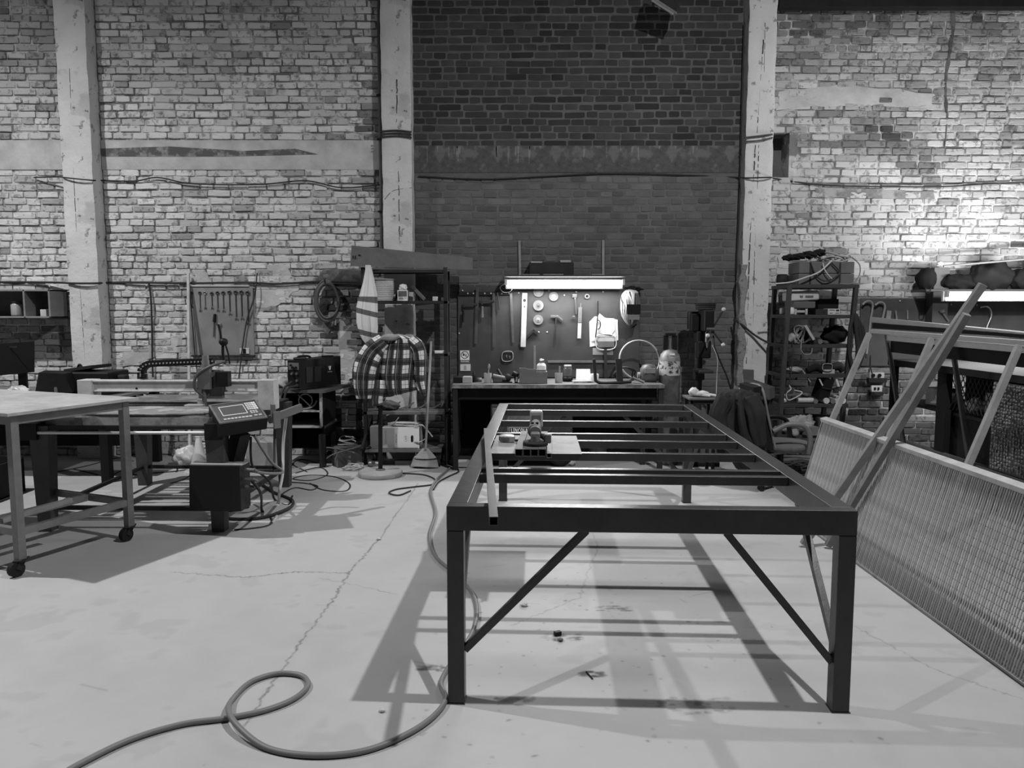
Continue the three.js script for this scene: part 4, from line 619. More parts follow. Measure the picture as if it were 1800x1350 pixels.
// ---------- centre: steel table frame ----------
{
  const t = thing('table_frame', 'long dark welded steel table frame with cross bars and no top', 'table', [-0.262, 0, -2.98]);
  const u = [0.999, 0.045], v = [0.045, -0.999], Wd = 1.612, L = 3.42, top = 0.826;
  const P = (a, b, y) => [-0.262 + u[0] * a + v[0] * b, y, -2.98 + u[1] * a + v[1] * b], up = [0, 1, 0];
  const m = G(0.055, 0.36, 0.1, 'steel', 0.0012), m2 = m;
  const rail = (name, a, b, w, h, mm, y = top) => part(name, bar(P(a[0], a[1], y - h / 2), P(b[0], b[1], y - h / 2), w, h, 0.003), mm, t);
  rail('end_rail', [0, 0.03], [Wd, 0.03], 0.06, 0.1, m); rail('end_rail', [0, L - 0.03], [Wd, L - 0.03], 0.06, 0.1, m2);
  rail('side_rail', [0.04, 0.0605], [0.04, L - 0.0605], 0.08, 0.1, m2); rail('side_rail', [Wd - 0.04, 0.0605], [Wd - 0.04, L - 0.0605], 0.08, 0.1, m2);
  for (const b of [0.6, 0.735, 1.165, 1.56, 1.83, 2.38, 2.97]) rail('cross_bar', [0.081, b + 0.02], [Wd - 0.081, b + 0.02], 0.04, 0.043, m2);
  for (const [a, b] of [[0.034, 0.034], [Wd - 0.034, 0.034], [0.034, L - 0.034], [Wd - 0.034, L - 0.034]]) { part('leg', bar(P(a, b, 0.004), P(a, b, top - 0.1), 0.068, 0.068, 0.004, [u[0], 0, u[1]]), m, t); part('foot_plate', bar(P(a - 0.037, b, 0.002), P(a + 0.037, b, 0.002), 0.074, 0.004, 0), m, t); }
  const br = (p, q) => part('brace', bar(p, q, 0.03, 0.03), m2, t);
  br(P(0.068, 0.035, 0.22), P(0.56, 0.035, top - 0.1)); br(P(Wd - 0.068, 0.035, 0.2), P(Wd - 0.5, 0.035, top - 0.1));
  br(P(0.068, L - 0.035, 0.22), P(0.56, L - 0.035, top - 0.1)); br(P(Wd - 0.068, L - 0.035, 0.22), P(Wd - 0.56, L - 0.035, top - 0.1));
  for (const a of [0.035, Wd - 0.035]) { br(P(a, 0.068, 0.22), P(a, 0.6, top - 0.1)); br(P(a, L - 0.068, 0.22), P(a, L - 0.6, top - 0.1)); }
  // things lying on it
  const y0 = top + 0.001;
  solo('steel_plate', hexa([[-0.121, 0.827, -4.107], [0.381, 0.827, -4.091], [0.376, 0.837, -4.038], [-0.12, 0.837, -4.054], [-0.096, 0.827, -4.721], [0.401, 0.827, -4.699], [0.395, 0.837, -4.638], [-0.095, 0.837, -4.66]]), G(0.36, 0.6, 0, 'steel', 0.001), 'pale steel plate lying on the cross bars of the long table frame', 'plate');
  const which = ['leftmost of four on the plate', 'second from the left on the plate', 'third from the left under the grinder', 'fourth from the left under the grinder'];
  [[[0.036, 0.858, -3.959], [0.076, 0.858, -4.574]], [[0.078, 0.858, -3.959], [0.117, 0.858, -4.553]], [[0.118, 0.858, -3.959], [0.156, 0.858, -4.553]], [[0.159, 0.858, -3.959], [0.196, 0.858, -4.553]]].forEach(([p, q], i) => solo('square_tube', hollow(p, q, 0.0395, 0.003), G(0.14, 0.6, 0.1, 'steel'), 'square steel tube, open-ended, ' + which[i], 'tube', 'square tubes on the plate'));
  solo('square_tube', hollow([0.194, 0.85, -3.921], [0.227, 0.85, -4.559], 0.024, 0.002), G(0.36, 0.6, 0.1, 'steel'), 'thin pale square tube to the right of the four on the plate', 'tube');
  solo('square_tube', hollow([-0.066, 0.846, -2.691], [-0.159, 0.862, -4.682], 0.032, 0.0025), G(0.15, 0.42, 0.5, 'steel'), 'long square tube lying across the front rail with its open end out', 'tube');
  const tm = thing('tape_measure', 'pale tape measure lying on the steel plate', 'tape measure', [-0.03, 0.838, -4.427]), tp = tm.position.toArray();
  part('case', [lathe([[0, 0], [0.04, 0], [0.046, 0.006], [0.046, 0.032], [0.04, 0.038], [0, 0.038]], tp, 20), box(0.05, 0.036, 0.05, [tp[0] + 0.02, tp[1] + 0.019, tp[2] + 0.02], 0.006)], G(0.42, 0.4, 0, 'paint'), tm); part('grip', lathe([[0.0465, 0.006], [0.048, 0.012], [0.048, 0.026], [0.0465, 0.032]], tp, 20), M.grey, tm); part('blade_tip', box(0.03, 0.012, 0.022, [tp[0] + 0.06, tp[1] + 0.01, tp[2] + 0.02]), M.dark, tm);
  // angle grinder with battery
  const g = thing('angle_grinder', 'battery angle grinder lying on the square tubes', 'grinder', [0.127, 0.879, -4.115]), q = g.position.toArray(), A = (x, y, z) => [q[0] + x, q[1] + y, q[2] + z];
  part('body', [cyl(A(0, 0.06, -0.02), A(0.01, 0.075, -0.24), 0.032, 0.028, 20), cyl(A(-0.003, 0.06, -0.06), A(0.0, 0.065, -0.12), 0.038, 0.034, 20)], G(0.28, 0.5), g);
  part('gear_head', [box(0.05, 0.045, 0.06, A(0, 0.045, 0.02), 0.01), cyl(A(0, 0.02, 0.03), A(0, 0.05, 0.03), 0.026)], G(0.3, 0.4, 0.2, 'steel'), g);
  part('guard', [lathe([[0.0, 0.02], [0.066, 0.02], [0.068, 0.012], [0.068, 0], [0.064, 0], [0.064, 0.014], [0, 0.015]], A(0, 0, 0.03), 28)], M.dark, g); part('grinding_disc', lathe([[0, 0], [0.06, 0], [0.061, 0.003], [0, 0.004]], A(0, 0.004, 0.03), 28), M.black, g);
  part('side_handle', [cyl(A(0.03, 0.045, 0.0), A(0.06, 0.04, 0.05), 0.014, 0.018)], M.dark, g); part('side_block', box(0.04, 0.05, 0.05, A(0.065, 0.035, 0.03), 0.008), G(0.14, 0.5), g);
  const bt = part('battery', box(0.075, 0.1, 0.07, A(0.014, 0.1, -0.27), 0.012), G(0.42, 0.35), g); part('vent', [box(0.016, 0.012, 0.004, A(-0.012, 0.1, -0.085)), box(0.016, 0.012, 0.004, A(0.012, 0.1, -0.085))], M.black, g); part('battery_window', box(0.05, 0.03, 0.006, A(0.014, 0.11, -0.234), 0.001), G(0.16, 0.2), bt);
  part('trigger', box(0.022, 0.02, 0.1, A(0.008, 0.035, -0.16), 0.006), M.black, g);
}
{ // stand with shirt
  const t = thing('pole_stand', 'steel pole stand on a heavy round concrete base', 'stand', [-1.285, 0, -7.334]), b = t.position.toArray();
  part('base', lathe([[0, 0], [0.205, 0], [0.215, 0.006], [0.215, 0.04], [0.2, 0.052], [0.05, 0.056], [0, 0.056]], b, 44), G(0.38, 0.85, 0, 'mottle', 0.002), t); part('collar', lathe([[0.02, 0.05], [0.045, 0.054], [0.045, 0.066], [0.02, 0.07]], b), M.grey, t);
  part('pole', cyl([b[0], 0.05, b[2]], [b[0] + 0.02, 1.34, b[2]], 0.021), M.blackmatt, t); part('cross_arm', bar([b[0] - 0.05, 1.3, b[2]], [b[0] + 0.36, 1.3, b[2]], 0.025), M.blackmatt, t);
  const plaid = canvasTex(256, 256, (g) => {
    g.fillStyle = '#dcdcdc'; g.fillRect(0, 0, 256, 256); const d = (x, y, w, h, c) => { g.fillStyle = c; g.fillRect(x, y, w, h); };
    d(0, 0, 256, 118, 'rgba(25,25,25,.74)'); d(0, 0, 118, 256, 'rgba(25,25,25,.74)'); d(20, 0, 34, 256, 'rgba(10,10,10,.6)'); d(0, 30, 256, 30, 'rgba(10,10,10,.35)');
    d(182, 0, 6, 256, 'rgba(40,40,40,.8)'); d(0, 184, 256, 6, 'rgba(40,40,40,.8)'); d(86, 0, 5, 256, 'rgba(220,220,220,.8)'); d(0, 90, 256, 4, 'rgba(220,220,220,.35)');
  });
  plaid.wrapS = plaid.wrapT = THREE.RepeatWrapping; plaid.repeat.set(7.1, 6.9);
  const pm = new THREE.MeshStandardMaterial({ map: plaid, roughness: 0.95, bumpMap: T.weave, bumpScale: 0.002, side: THREE.DoubleSide }); pm.color.setRGB(0.9, 0.9, 0.9);
  const s = thing('plaid_shirt', 'black and white checked flannel shirt draped over the pole stand', 'shirt', [b[0] + 0.15, 0.8, b[2]]), z = b[2];
  const R = (c, rx, rz, f = 1, tilt = 0) => ({ c, rx, rz, f, tilt });
  part('body', loft([R([-1.113, 1.376, -7.36], 0.03, 0.03, 0.2), R([-1.108, 1.36, -7.36], 0.1, 0.07, 0.3), R([-1.108, 1.327, -7.36], 0.175, 0.1, 0.4), R([-1.115, 1.245, -7.36], 0.215, 0.125, 0.6), R([-1.128, 1.118, -7.36], 0.23, 0.14, 0.8), R([-1.141, 0.991, -7.36], 0.23, 0.15, 1), R([-1.137, 0.88, -7.36], 0.22, 0.15, 1.2), R([-1.121, 0.797, -7.36], 0.2, 0.145, 1.3, 0.22)], { folds: 0.14, n: 9, s: 2.4, seg: 90, cap: false, uvs: 1.35 }), pm, s);
  part('sleeve', limb([[-1.216, 1.314, -7.28], [-1.326, 1.217, -7.25], [-1.388, 1.073, -7.22], [-1.405, 0.911, -7.21], [-1.402, 0.775, -7.21]], [[0.075, 0.06], [0.105, 0.085], [0.112, 0.09], [0.1, 0.085], [0.07, 0.06]], { folds: 0.14, n: 7, s: 1, seg: 60, cap: false, uvs: 0.62 }), pm, s);
  part('sleeve', limb([[-1.262, 0.95, -7.2], [-1.268, 0.843, -7.19], [-1.28, 0.756, -7.19], [-1.276, 0.707, -7.19]], [[0.045, 0.03], [0.055, 0.04], [0.05, 0.035], [0.045, 0.03]], { folds: 0.14, n: 5, s: 3, seg: 36, uvs: 0.3 }), pm, s);
  part('sleeve', limb([[-0.973, 1.323, -7.33], [-0.899, 1.247, -7.3], [-0.878, 1.095, -7.29], [-0.879, 0.942, -7.29], [-0.842, 0.789, -7.28]], [[0.06, 0.05], [0.07, 0.06], [0.06, 0.05], [0.055, 0.045], [0.025, 0.025]], { folds: 0.16, n: 6, s: 4, seg: 44, cap: false, uvs: 0.4 }), pm, s);
  part('collar', limb([[-1.258, 1.314, -7.27], [-1.209, 1.348, -7.24], [-1.133, 1.348, -7.24], [-1.071, 1.368, -7.26]], [[0.02, 0.03], [0.03, 0.035], [0.03, 0.035], [0.018, 0.025]], { folds: 0.1, n: 4, s: 2, seg: 24 }), G(0.3, 0.95), s, 'turned-up grey collar lining');
}
{ // shelf rack with beam box and towel
  const t = thing('shelf_rack', 'dark steel shelf rack in front of the middle column', 'rack', [-1.1, 0, -8.1]);
  const x0 = -1.525, x1 = -0.682, zf = -7.88, zb = -8.16, m = M.dark, ys = [1.705, 1.165, 0.559];
  for (const [x, z] of [[x0, zf], [x1, zf], [x0, zb], [x1, zb]]) part('post', bar([x, 0, z], [x, 2.047, z], 0.04, 0.04, 0.003, [1, 0, 0]), m, t);
  part('shelf', slab([x0 - 0.02, ys[0] - 0.03, zb], [x1 + 0.02, ys[0], zf + 0.02]), m, t); part('shelf', slab([x0 - 0.02, ys[1] - 0.03, zb], [x1 + 0.02, ys[1], zf + 0.02]), m, t); part('shelf', slab([x0 - 0.02, ys[2] - 0.03, zb], [x1 + 0.02, ys[2], zf + 0.02]), G(0.16, 0.7, 0, 'steel'), t, 'dusty grey lower shelf');
  part('top_rail', bar([x0, 2.007, zf], [x1, 2.007, zf], 0.03), m, t); part('top_rail', bar([x0, 2.007, zb], [x1, 2.007, zb], 0.03), m, t); part('brace', bar([x0, 0.45, zb], [x0, 0.2, zf + 0.25], 0.03, 0.03), m, t);
  const bx = thing('duct_box', 'long grey sheet-metal duct box laid across the top of the rack', 'duct', [-1.051, 2.047, -7.9]), z = -7.9;
  part('shell', hexa([[-1.637, 2.053, -7.8], [-0.411, 2.032, -8.05], [-0.41, 2.156, -8.05], [-1.621, 2.261, -7.8], [-1.639, 2.082, -8.1], [-0.453, 2.045, -8.17], [-0.452, 2.164, -8.17], [-1.624, 2.277, -8.1]]), G(0.15, 0.5, 0.1, 'steel'), bx);
  part('lip', bar([-1.423, 2.034, -7.86], [-0.652, 2.022, -8.02], 0.03, 0.02), G(0.12, 0.5, 0.1, 'steel'), bx); part('slot', [bar([-1.606, 2.161, -7.8], [-1.606, 2.127, -7.8], 0.008, 0.008), bar([-1.584, 2.162, -7.805], [-1.584, 2.128, -7.805], 0.008, 0.008), bar([-1.556, 2.168, -7.81], [-1.534, 2.162, -7.815], 0.012, 0.012)], M.black, bx);
  // towel
  const st = canvasTex(64, 512, (g) => { g.fillStyle = '#f0f0f0'; g.fillRect(0, 0, 64, 512); g.fillStyle = '#6e6e6e'; for (const [y, h] of [[205, 36], [292, 34], [430, 34]]) g.fillRect(0, 512 - y - h, 64, h); g.fillStyle = 'rgba(110,110,110,.5)'; g.fillRect(22, 0, 9, 350); });
  st.wrapS = THREE.RepeatWrapping; st.repeat.set(1.6, 1.28);
  const tm = new THREE.MeshStandardMaterial({ map: st, roughness: 0.95, bumpMap: T.weave, bumpScale: 0.003, side: THREE.DoubleSide }); tm.color.setRGB(0.8, 0.8, 0.8);
  solo('striped_towel', loft([[647, 466, 0.022], [648, 474, 0.028], [648, 495, 0.05], [647, 520, 0.08], [645, 545, 0.098], [645, 570, 0.1], [646, 585, 0.085], [646, 598, 0.05], [648, 607, 0.02]].map(([px, py, r], i) => { const Q = [[-1.435, 2.057, -7.68], [-1.43, 2.012, -7.68], [-1.432, 1.894, -7.68], [-1.441, 1.753, -7.68], [-1.455, 1.611, -7.68], [-1.457, 1.469, -7.68], [-1.453, 1.384, -7.68], [-1.454, 1.309, -7.68], [-1.444, 1.258, -7.68]]; return { c: Q[i], rx: r, rz: r * 0.45 + 0.01, tilt: i > 3 ? -0.25 : 0 }; }), { folds: 0.24, n: 7, s: 1.1, seg: 60, cap: false, uvs: 0.5 }), tm, 'white towel with grey stripes hanging from the grey duct box', 'towel');
  // wire spool
  const sp = thing('wire_spool', 'fat spool of white wire on the upper shelf of the rack', 'spool', [-1.325, ys[0], -7.98]), p = sp.position.toArray();
  const prof = [[0.0, 0.012], [0.088, 0.012]]; for (let i = 0; i < 14; i++) prof.push([0.086, 0.016 + i * 0.0145], [0.099, 0.0195 + i * 0.0145], [0.099, 0.0265 + i * 0.0145]); prof.push([0.09, 0.218], [0, 0.218]); part('winding', lathe(prof, p, 32), G(0.55, 0.6, 0, null), sp); part('flange', [lathe([[0, 0], [0.112, 0], [0.112, 0.012], [0, 0.012]], p), lathe([[0.06, 0.218], [0.112, 0.218], [0.112, 0.226], [0.06, 0.226]], p)], M.white, sp);
  const wb = canvasTex(64, 64, (g) => { g.fillStyle = '#cfcfcf'; g.fillRect(0, 0, 64, 64); g.fillStyle = '#555'; g.fillRect(5, 5, 54, 34); g.fillStyle = '#8c8c8c'; g.fillRect(8, 44, 30, 12); g.fillRect(42, 44, 14, 6); });
  const sb = thing('screw_carton', 'small printed carton holding white scraps on the upper rack shelf', 'box', [-1.122, ys[0], -7.92]), q = sb.position.toArray();
  part('body', box(0.105, 0.11, 0.1, [q[0], q[1] + 0.055, q[2]]), M.grey, sb); const pl = new THREE.PlaneGeometry(0.104, 0.109).translate(q[0], q[1] + 0.055, q[2] + 0.0515); pl.userData.keep = true; part('front_print', pl, new THREE.MeshStandardMaterial({ map: wb, roughness: 0.8 }), sb); part('contents', lump(0.04, [q[0], q[1] + 0.13, q[2]], 1, 1, 0.8, 0.2, 5), M.white, sb);
  solo('angle_iron', bar([q[0] - 0.08, q[1] + 0.01, q[2] + 0.04], [q[0] - 0.05, q[1] + 0.12, q[2] - 0.02], 0.01, 0.03), M.black, 'black angle offcut leaning against the small printed carton', 'offcut');
  for (let i = 0; i < 3; i++) solo('hand_saw', bar([q[0] + 0.07 + i * 0.02, q[1] + 0.16 - i * 0.03, q[2] - 0.1 - i * 0.03], [q[0] + 0.22 - i * 0.03, q[1] + 0.015, q[2] - 0.02 - i * 0.03], 0.012, 0.035), i ? M.dark : M.grey, ['grey flat bar leaning beside the printed carton', 'dark flat bar leaning behind the grey one on the shelf', 'shortest dark flat bar leaning on the upper rack shelf'][i], 'bar');
  solo('carton', box(0.05, 0.045, 0.05, [-0.793, ys[0] + 0.0225, -7.92]), M.white, 'tiny white carton at the right of the upper rack shelf', 'box'); solo('carton', box(0.045, 0.035, 0.05, [-0.708, ys[0] + 0.0175, -7.95]), M.lightgrey, 'tiny pale carton at the end of the upper rack shelf', 'box'); solo('carton', box(0.05, 0.03, 0.05, [-0.754, ys[0] + 0.015, -8.0]), M.dark, 'tiny dark carton between two pale ones on the upper rack shelf', 'box');
  solo('tool_case', box(0.12, 0.1, 0.14, [-0.902, ys[1] + 0.05, -7.95], 0.01), M.black, 'small black case on the middle shelf beside the shirt', 'case'); solo('paper_stack', box(0.12, 0.025, 0.1, [-0.746, ys[1] + 0.0125, -7.93], 0.002, 0.2), M.paper, 'small stack of paper on the middle rack shelf', 'paper');
  solo('scrap_heap', [0, 1, 2, 3, 4, 5, 6, 7].map((i) => bar([x0 + 0.2 + i * 0.07, ys[2] + 0.02, -7.95], [x0 + 0.26 + i * 0.075, ys[2] + 0.03 + 0.05 * (i % 2), -8.08 + 0.02 * i], 0.015, 0.012)).concat([lump(0.1, [x0 + 0.22, ys[2] + 0.05, -8.0], 1.2, 0.5, 0.7, 0.2, 8)]), G(0.12, 0.8, 0, 'worn'), 'heap of grey scrap strips on the lower rack shelf', 'scrap').userData.kind = 'stuff';
  // trolley with carton
  const tr = thing('trolley', 'low grey trolley under the rack carrying a white carton', 'trolley', [-1.1, 0, -7.75]); const ty = 0.207;
  part('tray', [slab([-1.511, ty - 0.05, -8.1], [-0.726, ty - 0.02, -7.72]), slab([-1.435, ty - 0.02, -7.74], [-0.967, ty - 0.003, -7.73])], M.grey, tr);
  for (const [x, z] of [[-1.467, -7.78], [-0.763, -7.78], [-1.467, -8.05], [-0.763, -8.05]]) part('caster', [cyl([x - 0.02, 0.045, z], [x + 0.02, 0.045, z], 0.045), slab([x - 0.03, 0.08, z - 0.03], [x + 0.03, ty - 0.045, z + 0.03])], M.dark, tr);
  const cx0 = -1.345, cx1 = -0.957, cy0 = ty - 0.02 + 0.001, cy1 = 0.403;
  const ct = canvasTex(512, 288, (g, w, h) => {
    g.fillStyle = '#d4d4d4'; g.fillRect(0, 0, w, h); g.fillStyle = '#a8a8a8'; g.fillRect(0, 0, 176, h); g.fillStyle = '#474747';
    const up = (s, x, y, f) => { g.save(); g.translate(x, y); g.rotate(-Math.PI / 2); g.font = f; g.fillText(s, 0, 0); g.restore(); };
    up('Cerveceros', 64, 228, 'italic 36px serif'); g.fillStyle = '#5c5c5c'; up('C', 206, 236, 'bold 26px sans-serif'); for (let k = 0; k < 9; k++) g.fillRect(188 + (k % 2) * 2, 200 - k * 15, 17 - (k % 3) * 3, 10); g.fillStyle = '#4a4a4a'; up('CAFÉ', 344, 196, '40px sans-serif'); g.fillStyle = '#9a9a9a'; for (let k = 0; k < 6; k++) g.fillRect(358, 178 - k * 12, 7, 8);
  });
  const ca = thing('carton', 'white carton lettered with coffee print, on the trolley under the rack', 'box', [(cx0 + cx1) / 2, cy0, -7.93]);
  part('body', slab([cx0, cy0, -8.08], [cx1, cy1, -7.783]), M.white, ca); const fp = new THREE.PlaneGeometry(cx1 - cx0 - 0.002, cy1 - cy0 - 0.002).translate((cx0 + cx1) / 2, (cy0 + cy1) / 2, -7.7815); fp.userData.keep = true; part('printed_front', fp, new THREE.MeshStandardMaterial({ map: ct, roughness: 0.85 }), ca);
  part('hand_hole', plate([[cx0 + 0.302, cy0 + 0.07], [cx0 + 0.318, cy0 + 0.065], [cx0 + 0.326, cy0 + 0.075], [cx0 + 0.328, cy0 + 0.125], [cx0 + 0.32, cy0 + 0.137], [cx0 + 0.306, cy0 + 0.135], [cx0 + 0.3, cy0 + 0.12]], -7.782, 0.003, 0.0005), M.black, ca, 'dark hand hole');
  solo('carton', slab([-1.468, cy0, -8.05], [cx0 - 0.012, cy1 + 0.01, -7.8]), G(0.3, 0.85), 'plain grey carton squeezed left of the coffee carton', 'box');
  const wi = []; for (let i = 0; i < 40; i++) wi.push([cx0 + 0.05 + 0.17 * (1 + Math.sin(i * 1.7)), cy1 + 0.01 + 0.03 * Math.abs(Math.sin(i * 2.3)), -7.82 - 0.1 * Math.abs(Math.cos(i * 1.1))]); solo('wire_tangle', [tube(wi, 0.005, 240, false, 5), tube([[cx0 + 0.06, cy1 + 0.02, -7.8], [cx0 + 0.13, cy1 + 0.05, -7.78], [cx0 + 0.18, cy1 + 0.11, -7.78]], 0.005), tube([[cx1 - 0.05, cy1 + 0.01, -7.78], [cx1 + 0.03, cy1 + 0.03, -7.77], [cx1 + 0.1, cy1 - 0.04, -7.76], [cx1 + 0.14, cy1 - 0.09, -7.75]], 0.008), tube([[cx1 - 0.05, cy0 + 0.07, -7.775], [cx1 + 0.02, cy0 + 0.075, -7.76], [cx1 + 0.06, cy0 + 0.1, -7.77]], 0.006)], M.cablewhite, 'tangle of pale wire lying over the coffee carton', 'wire').userData.kind = 'stuff';
  solo('wood_block', slab([-1.225, 0, -7.95], [-1.034, 0.045, -7.85]), M.wood, 'short wooden block on the floor under the trolley', 'block'); solo('spray_can', cyl([-1.47, 0.035, -7.76], [-1.36, 0.035, -7.72], 0.03), M.steel, 'small shiny can lying at the trolley corner', 'can');
  // broom
  const br = thing('broom', 'long-handled straw broom standing against the rack', 'broom', [-0.888, 0, -7.715]), b = br.position.toArray();
  part('handle', cyl([-0.882, 0.196, -7.68], [-0.83, 1.292, -7.84], 0.013, 0.012), G(0.36, 0.6, 0, 'wood'), br);
  part('cap', limb([[b[0], 0.2, b[2]], [b[0], 0.14, b[2]], [b[0], 0.1, b[2]]], [[0.03, 0.025], [0.085, 0.035], [0.115, 0.045]], { seg: 28 }), G(0.4, 0.8, 0, 'wood'), br);
  const bs = part('bristles', limb([[b[0], 0.11, b[2]], [b[0] - 0.005, 0.06, b[2]], [b[0] - 0.008, 0.006, b[2] + 0.01]], [[0.113, 0.045], [0.128, 0.05], [0.142, 0.06]], { folds: 0.05, n: 34, seg: 90, s: 2 }), G(0.36, 0.95, 0, 'wood', 0.003), br); const st2 = []; for (let i = 0; i <= 24; i++) { const a = i / 24 * Math.PI * 2; st2.push([b[0] + Math.cos(a) * 0.119, 0.095, b[2] + Math.sin(a) * 0.05]); } part('stitching', tube(st2, 0.004, 60, true, 5), M.black, bs);
}
{ // workbench
  const t = thing('workbench', 'dark steel workbench with a shiny worn front edge', 'workbench', [0.5, 0, -7.95]), y = 0.868, x0 = -0.6, x1 = 1.525, zf = -7.58, zb = -8.3;
  part('bench_top', slab([x0, y - 0.035, zb], [x1, y, zf]), G(0.2, 0.5, 0.2, 'steel', 0.001), t); part('edge_strip', slab([x0, y - 0.035, zf + 0.0005], [x1, y + 0.002, zf + 0.006]), G(0.5, 0.3, 0.8, 'worn'), t, 'bright worn metal edge');
  for (const [x, z] of [[x0 + 0.03, zf - 0.03], [x1 - 0.03, zf - 0.03], [x1 - 0.03, zb + 0.05], [x1 - 0.16, zf - 0.3]]) part('leg', bar([x, 0, z], [x, y - 0.035, z], 0.05, 0.05, 0.003, [1, 0, 0]), M.dark, t);
  part('back_panel', slab([x0 + 0.02, 0.1, zb], [x1 - 0.05, y - 0.035, zb + 0.01]), M.blackmatt, t); part('apron', slab([x0 + 0.06, y - 0.16, zf - 0.1], [x1 - 0.06, y - 0.035, zf - 0.08]), M.blackmatt, t); part('brace', bar([x0 + 0.05, 0.35, zb + 0.2], [x0 + 0.05, 0.8, zf - 0.08], 0.03), M.dark, t); part('side_panel', slab([x0 + 0.035, 0.1, zb], [x0 + 0.045, y - 0.035, zf - 0.1]), G(0.03, 0.8, 0, 'worn'), t);
  part('stretcher', bar([x0 + 0.05, 0.12, zf - 0.05], [-0.15, 0.12, zf - 0.05], 0.03), M.dark, t);
  // welding machine under the bench
  const w = thing('engine_welder', 'wheeled welding power source with a lettered badge under the workbench', 'welder', [0.1, 0, -7.9]);
  part('cabinet', slab([-0.22, 0.14, -8.22], [0.62, 0.66, -7.68], 0.02), G(0.05, 0.5, 0, 'steel'), w); part('front_panel', slab([-0.2, 0.18, -7.682], [0.3, 0.62, -7.67], 0.004), G(0.2, 0.55, 0, 'worn'), w, 'grey front panel');
  const lt = canvasTex(256, 48, (g, W, H) => { g.fillStyle = '#d8d8d8'; g.fillRect(0, 0, W, H); g.fillStyle = '#101010'; g.fillRect(3, 3, W - 6, H - 6); g.fillStyle = '#f0f0f0'; g.font = 'bold 42px sans-serif'; g.fillText('LINCOLN', 12, 39, 232); }); const pb = [-0.023, 0.36, -7.665], pt = [0.225, 0.427, -7.665], lp = new THREE.PlaneGeometry(pt[0] - pb[0], pt[1] - pb[1]).translate((pb[0] + pt[0]) / 2, (pb[1] + pt[1]) / 2, -7.667); lp.userData.keep = true; part('badge', lp, new THREE.MeshStandardMaterial({ map: lt, roughness: 0.6 }), w, 'black badge with white letters');
  for (const x of [0.5]) { const c = [x, 0.135, -7.78]; const wh = part('wheel', [ring(0.1, 0.035, c, 'z', 36)], M.rubber, w); part('hub', [...[0, 1, 2, 3, 4, 5, 6, 7].map((k) => bar(c, [c[0] + Math.cos(k * 0.785) * 0.075, c[1] + Math.sin(k * 0.785) * 0.075, c[2]], 0.012, 0.014)), ring(0.072, 0.01, c), cyl([c[0], c[1], c[2] - 0.02], [c[0], c[1], c[2] + 0.025], 0.022)], M.grey, wh); }
  part('axle', [cyl([0.5, 0.135, -8.2], [0.5, 0.135, -7.76], 0.012), slab([-0.2, 0, -7.95], [-0.1, 0.15, -7.86])], M.dark, w); part('handle', tube([[0.6, 0.5, -7.9], [0.78, 0.55, -7.88], [0.8, 0.62, -7.88], [0.8, 0.62, -8.1], [0.6, 0.5, -8.1]], 0.012), M.dark, w);
  const gr = thing('grease_bucket', 'pale plastic bucket on the floor under the far cross bars', 'bucket', [0.953, 0, -8.399]), gp = gr.position.toArray(); part('body', lathe([[0, 0], [0.1, 0], [0.12, 0.2], [0.11, 0.2], [0.095, 0.01], [0, 0.01]], gp), G(0.3, 0.5, 0, 'paint'), gr); part('rim', ring(0.122, 0.008, [gp[0], gp[1] + 0.2, gp[2]], 'y'), M.lightgrey, gr);
}
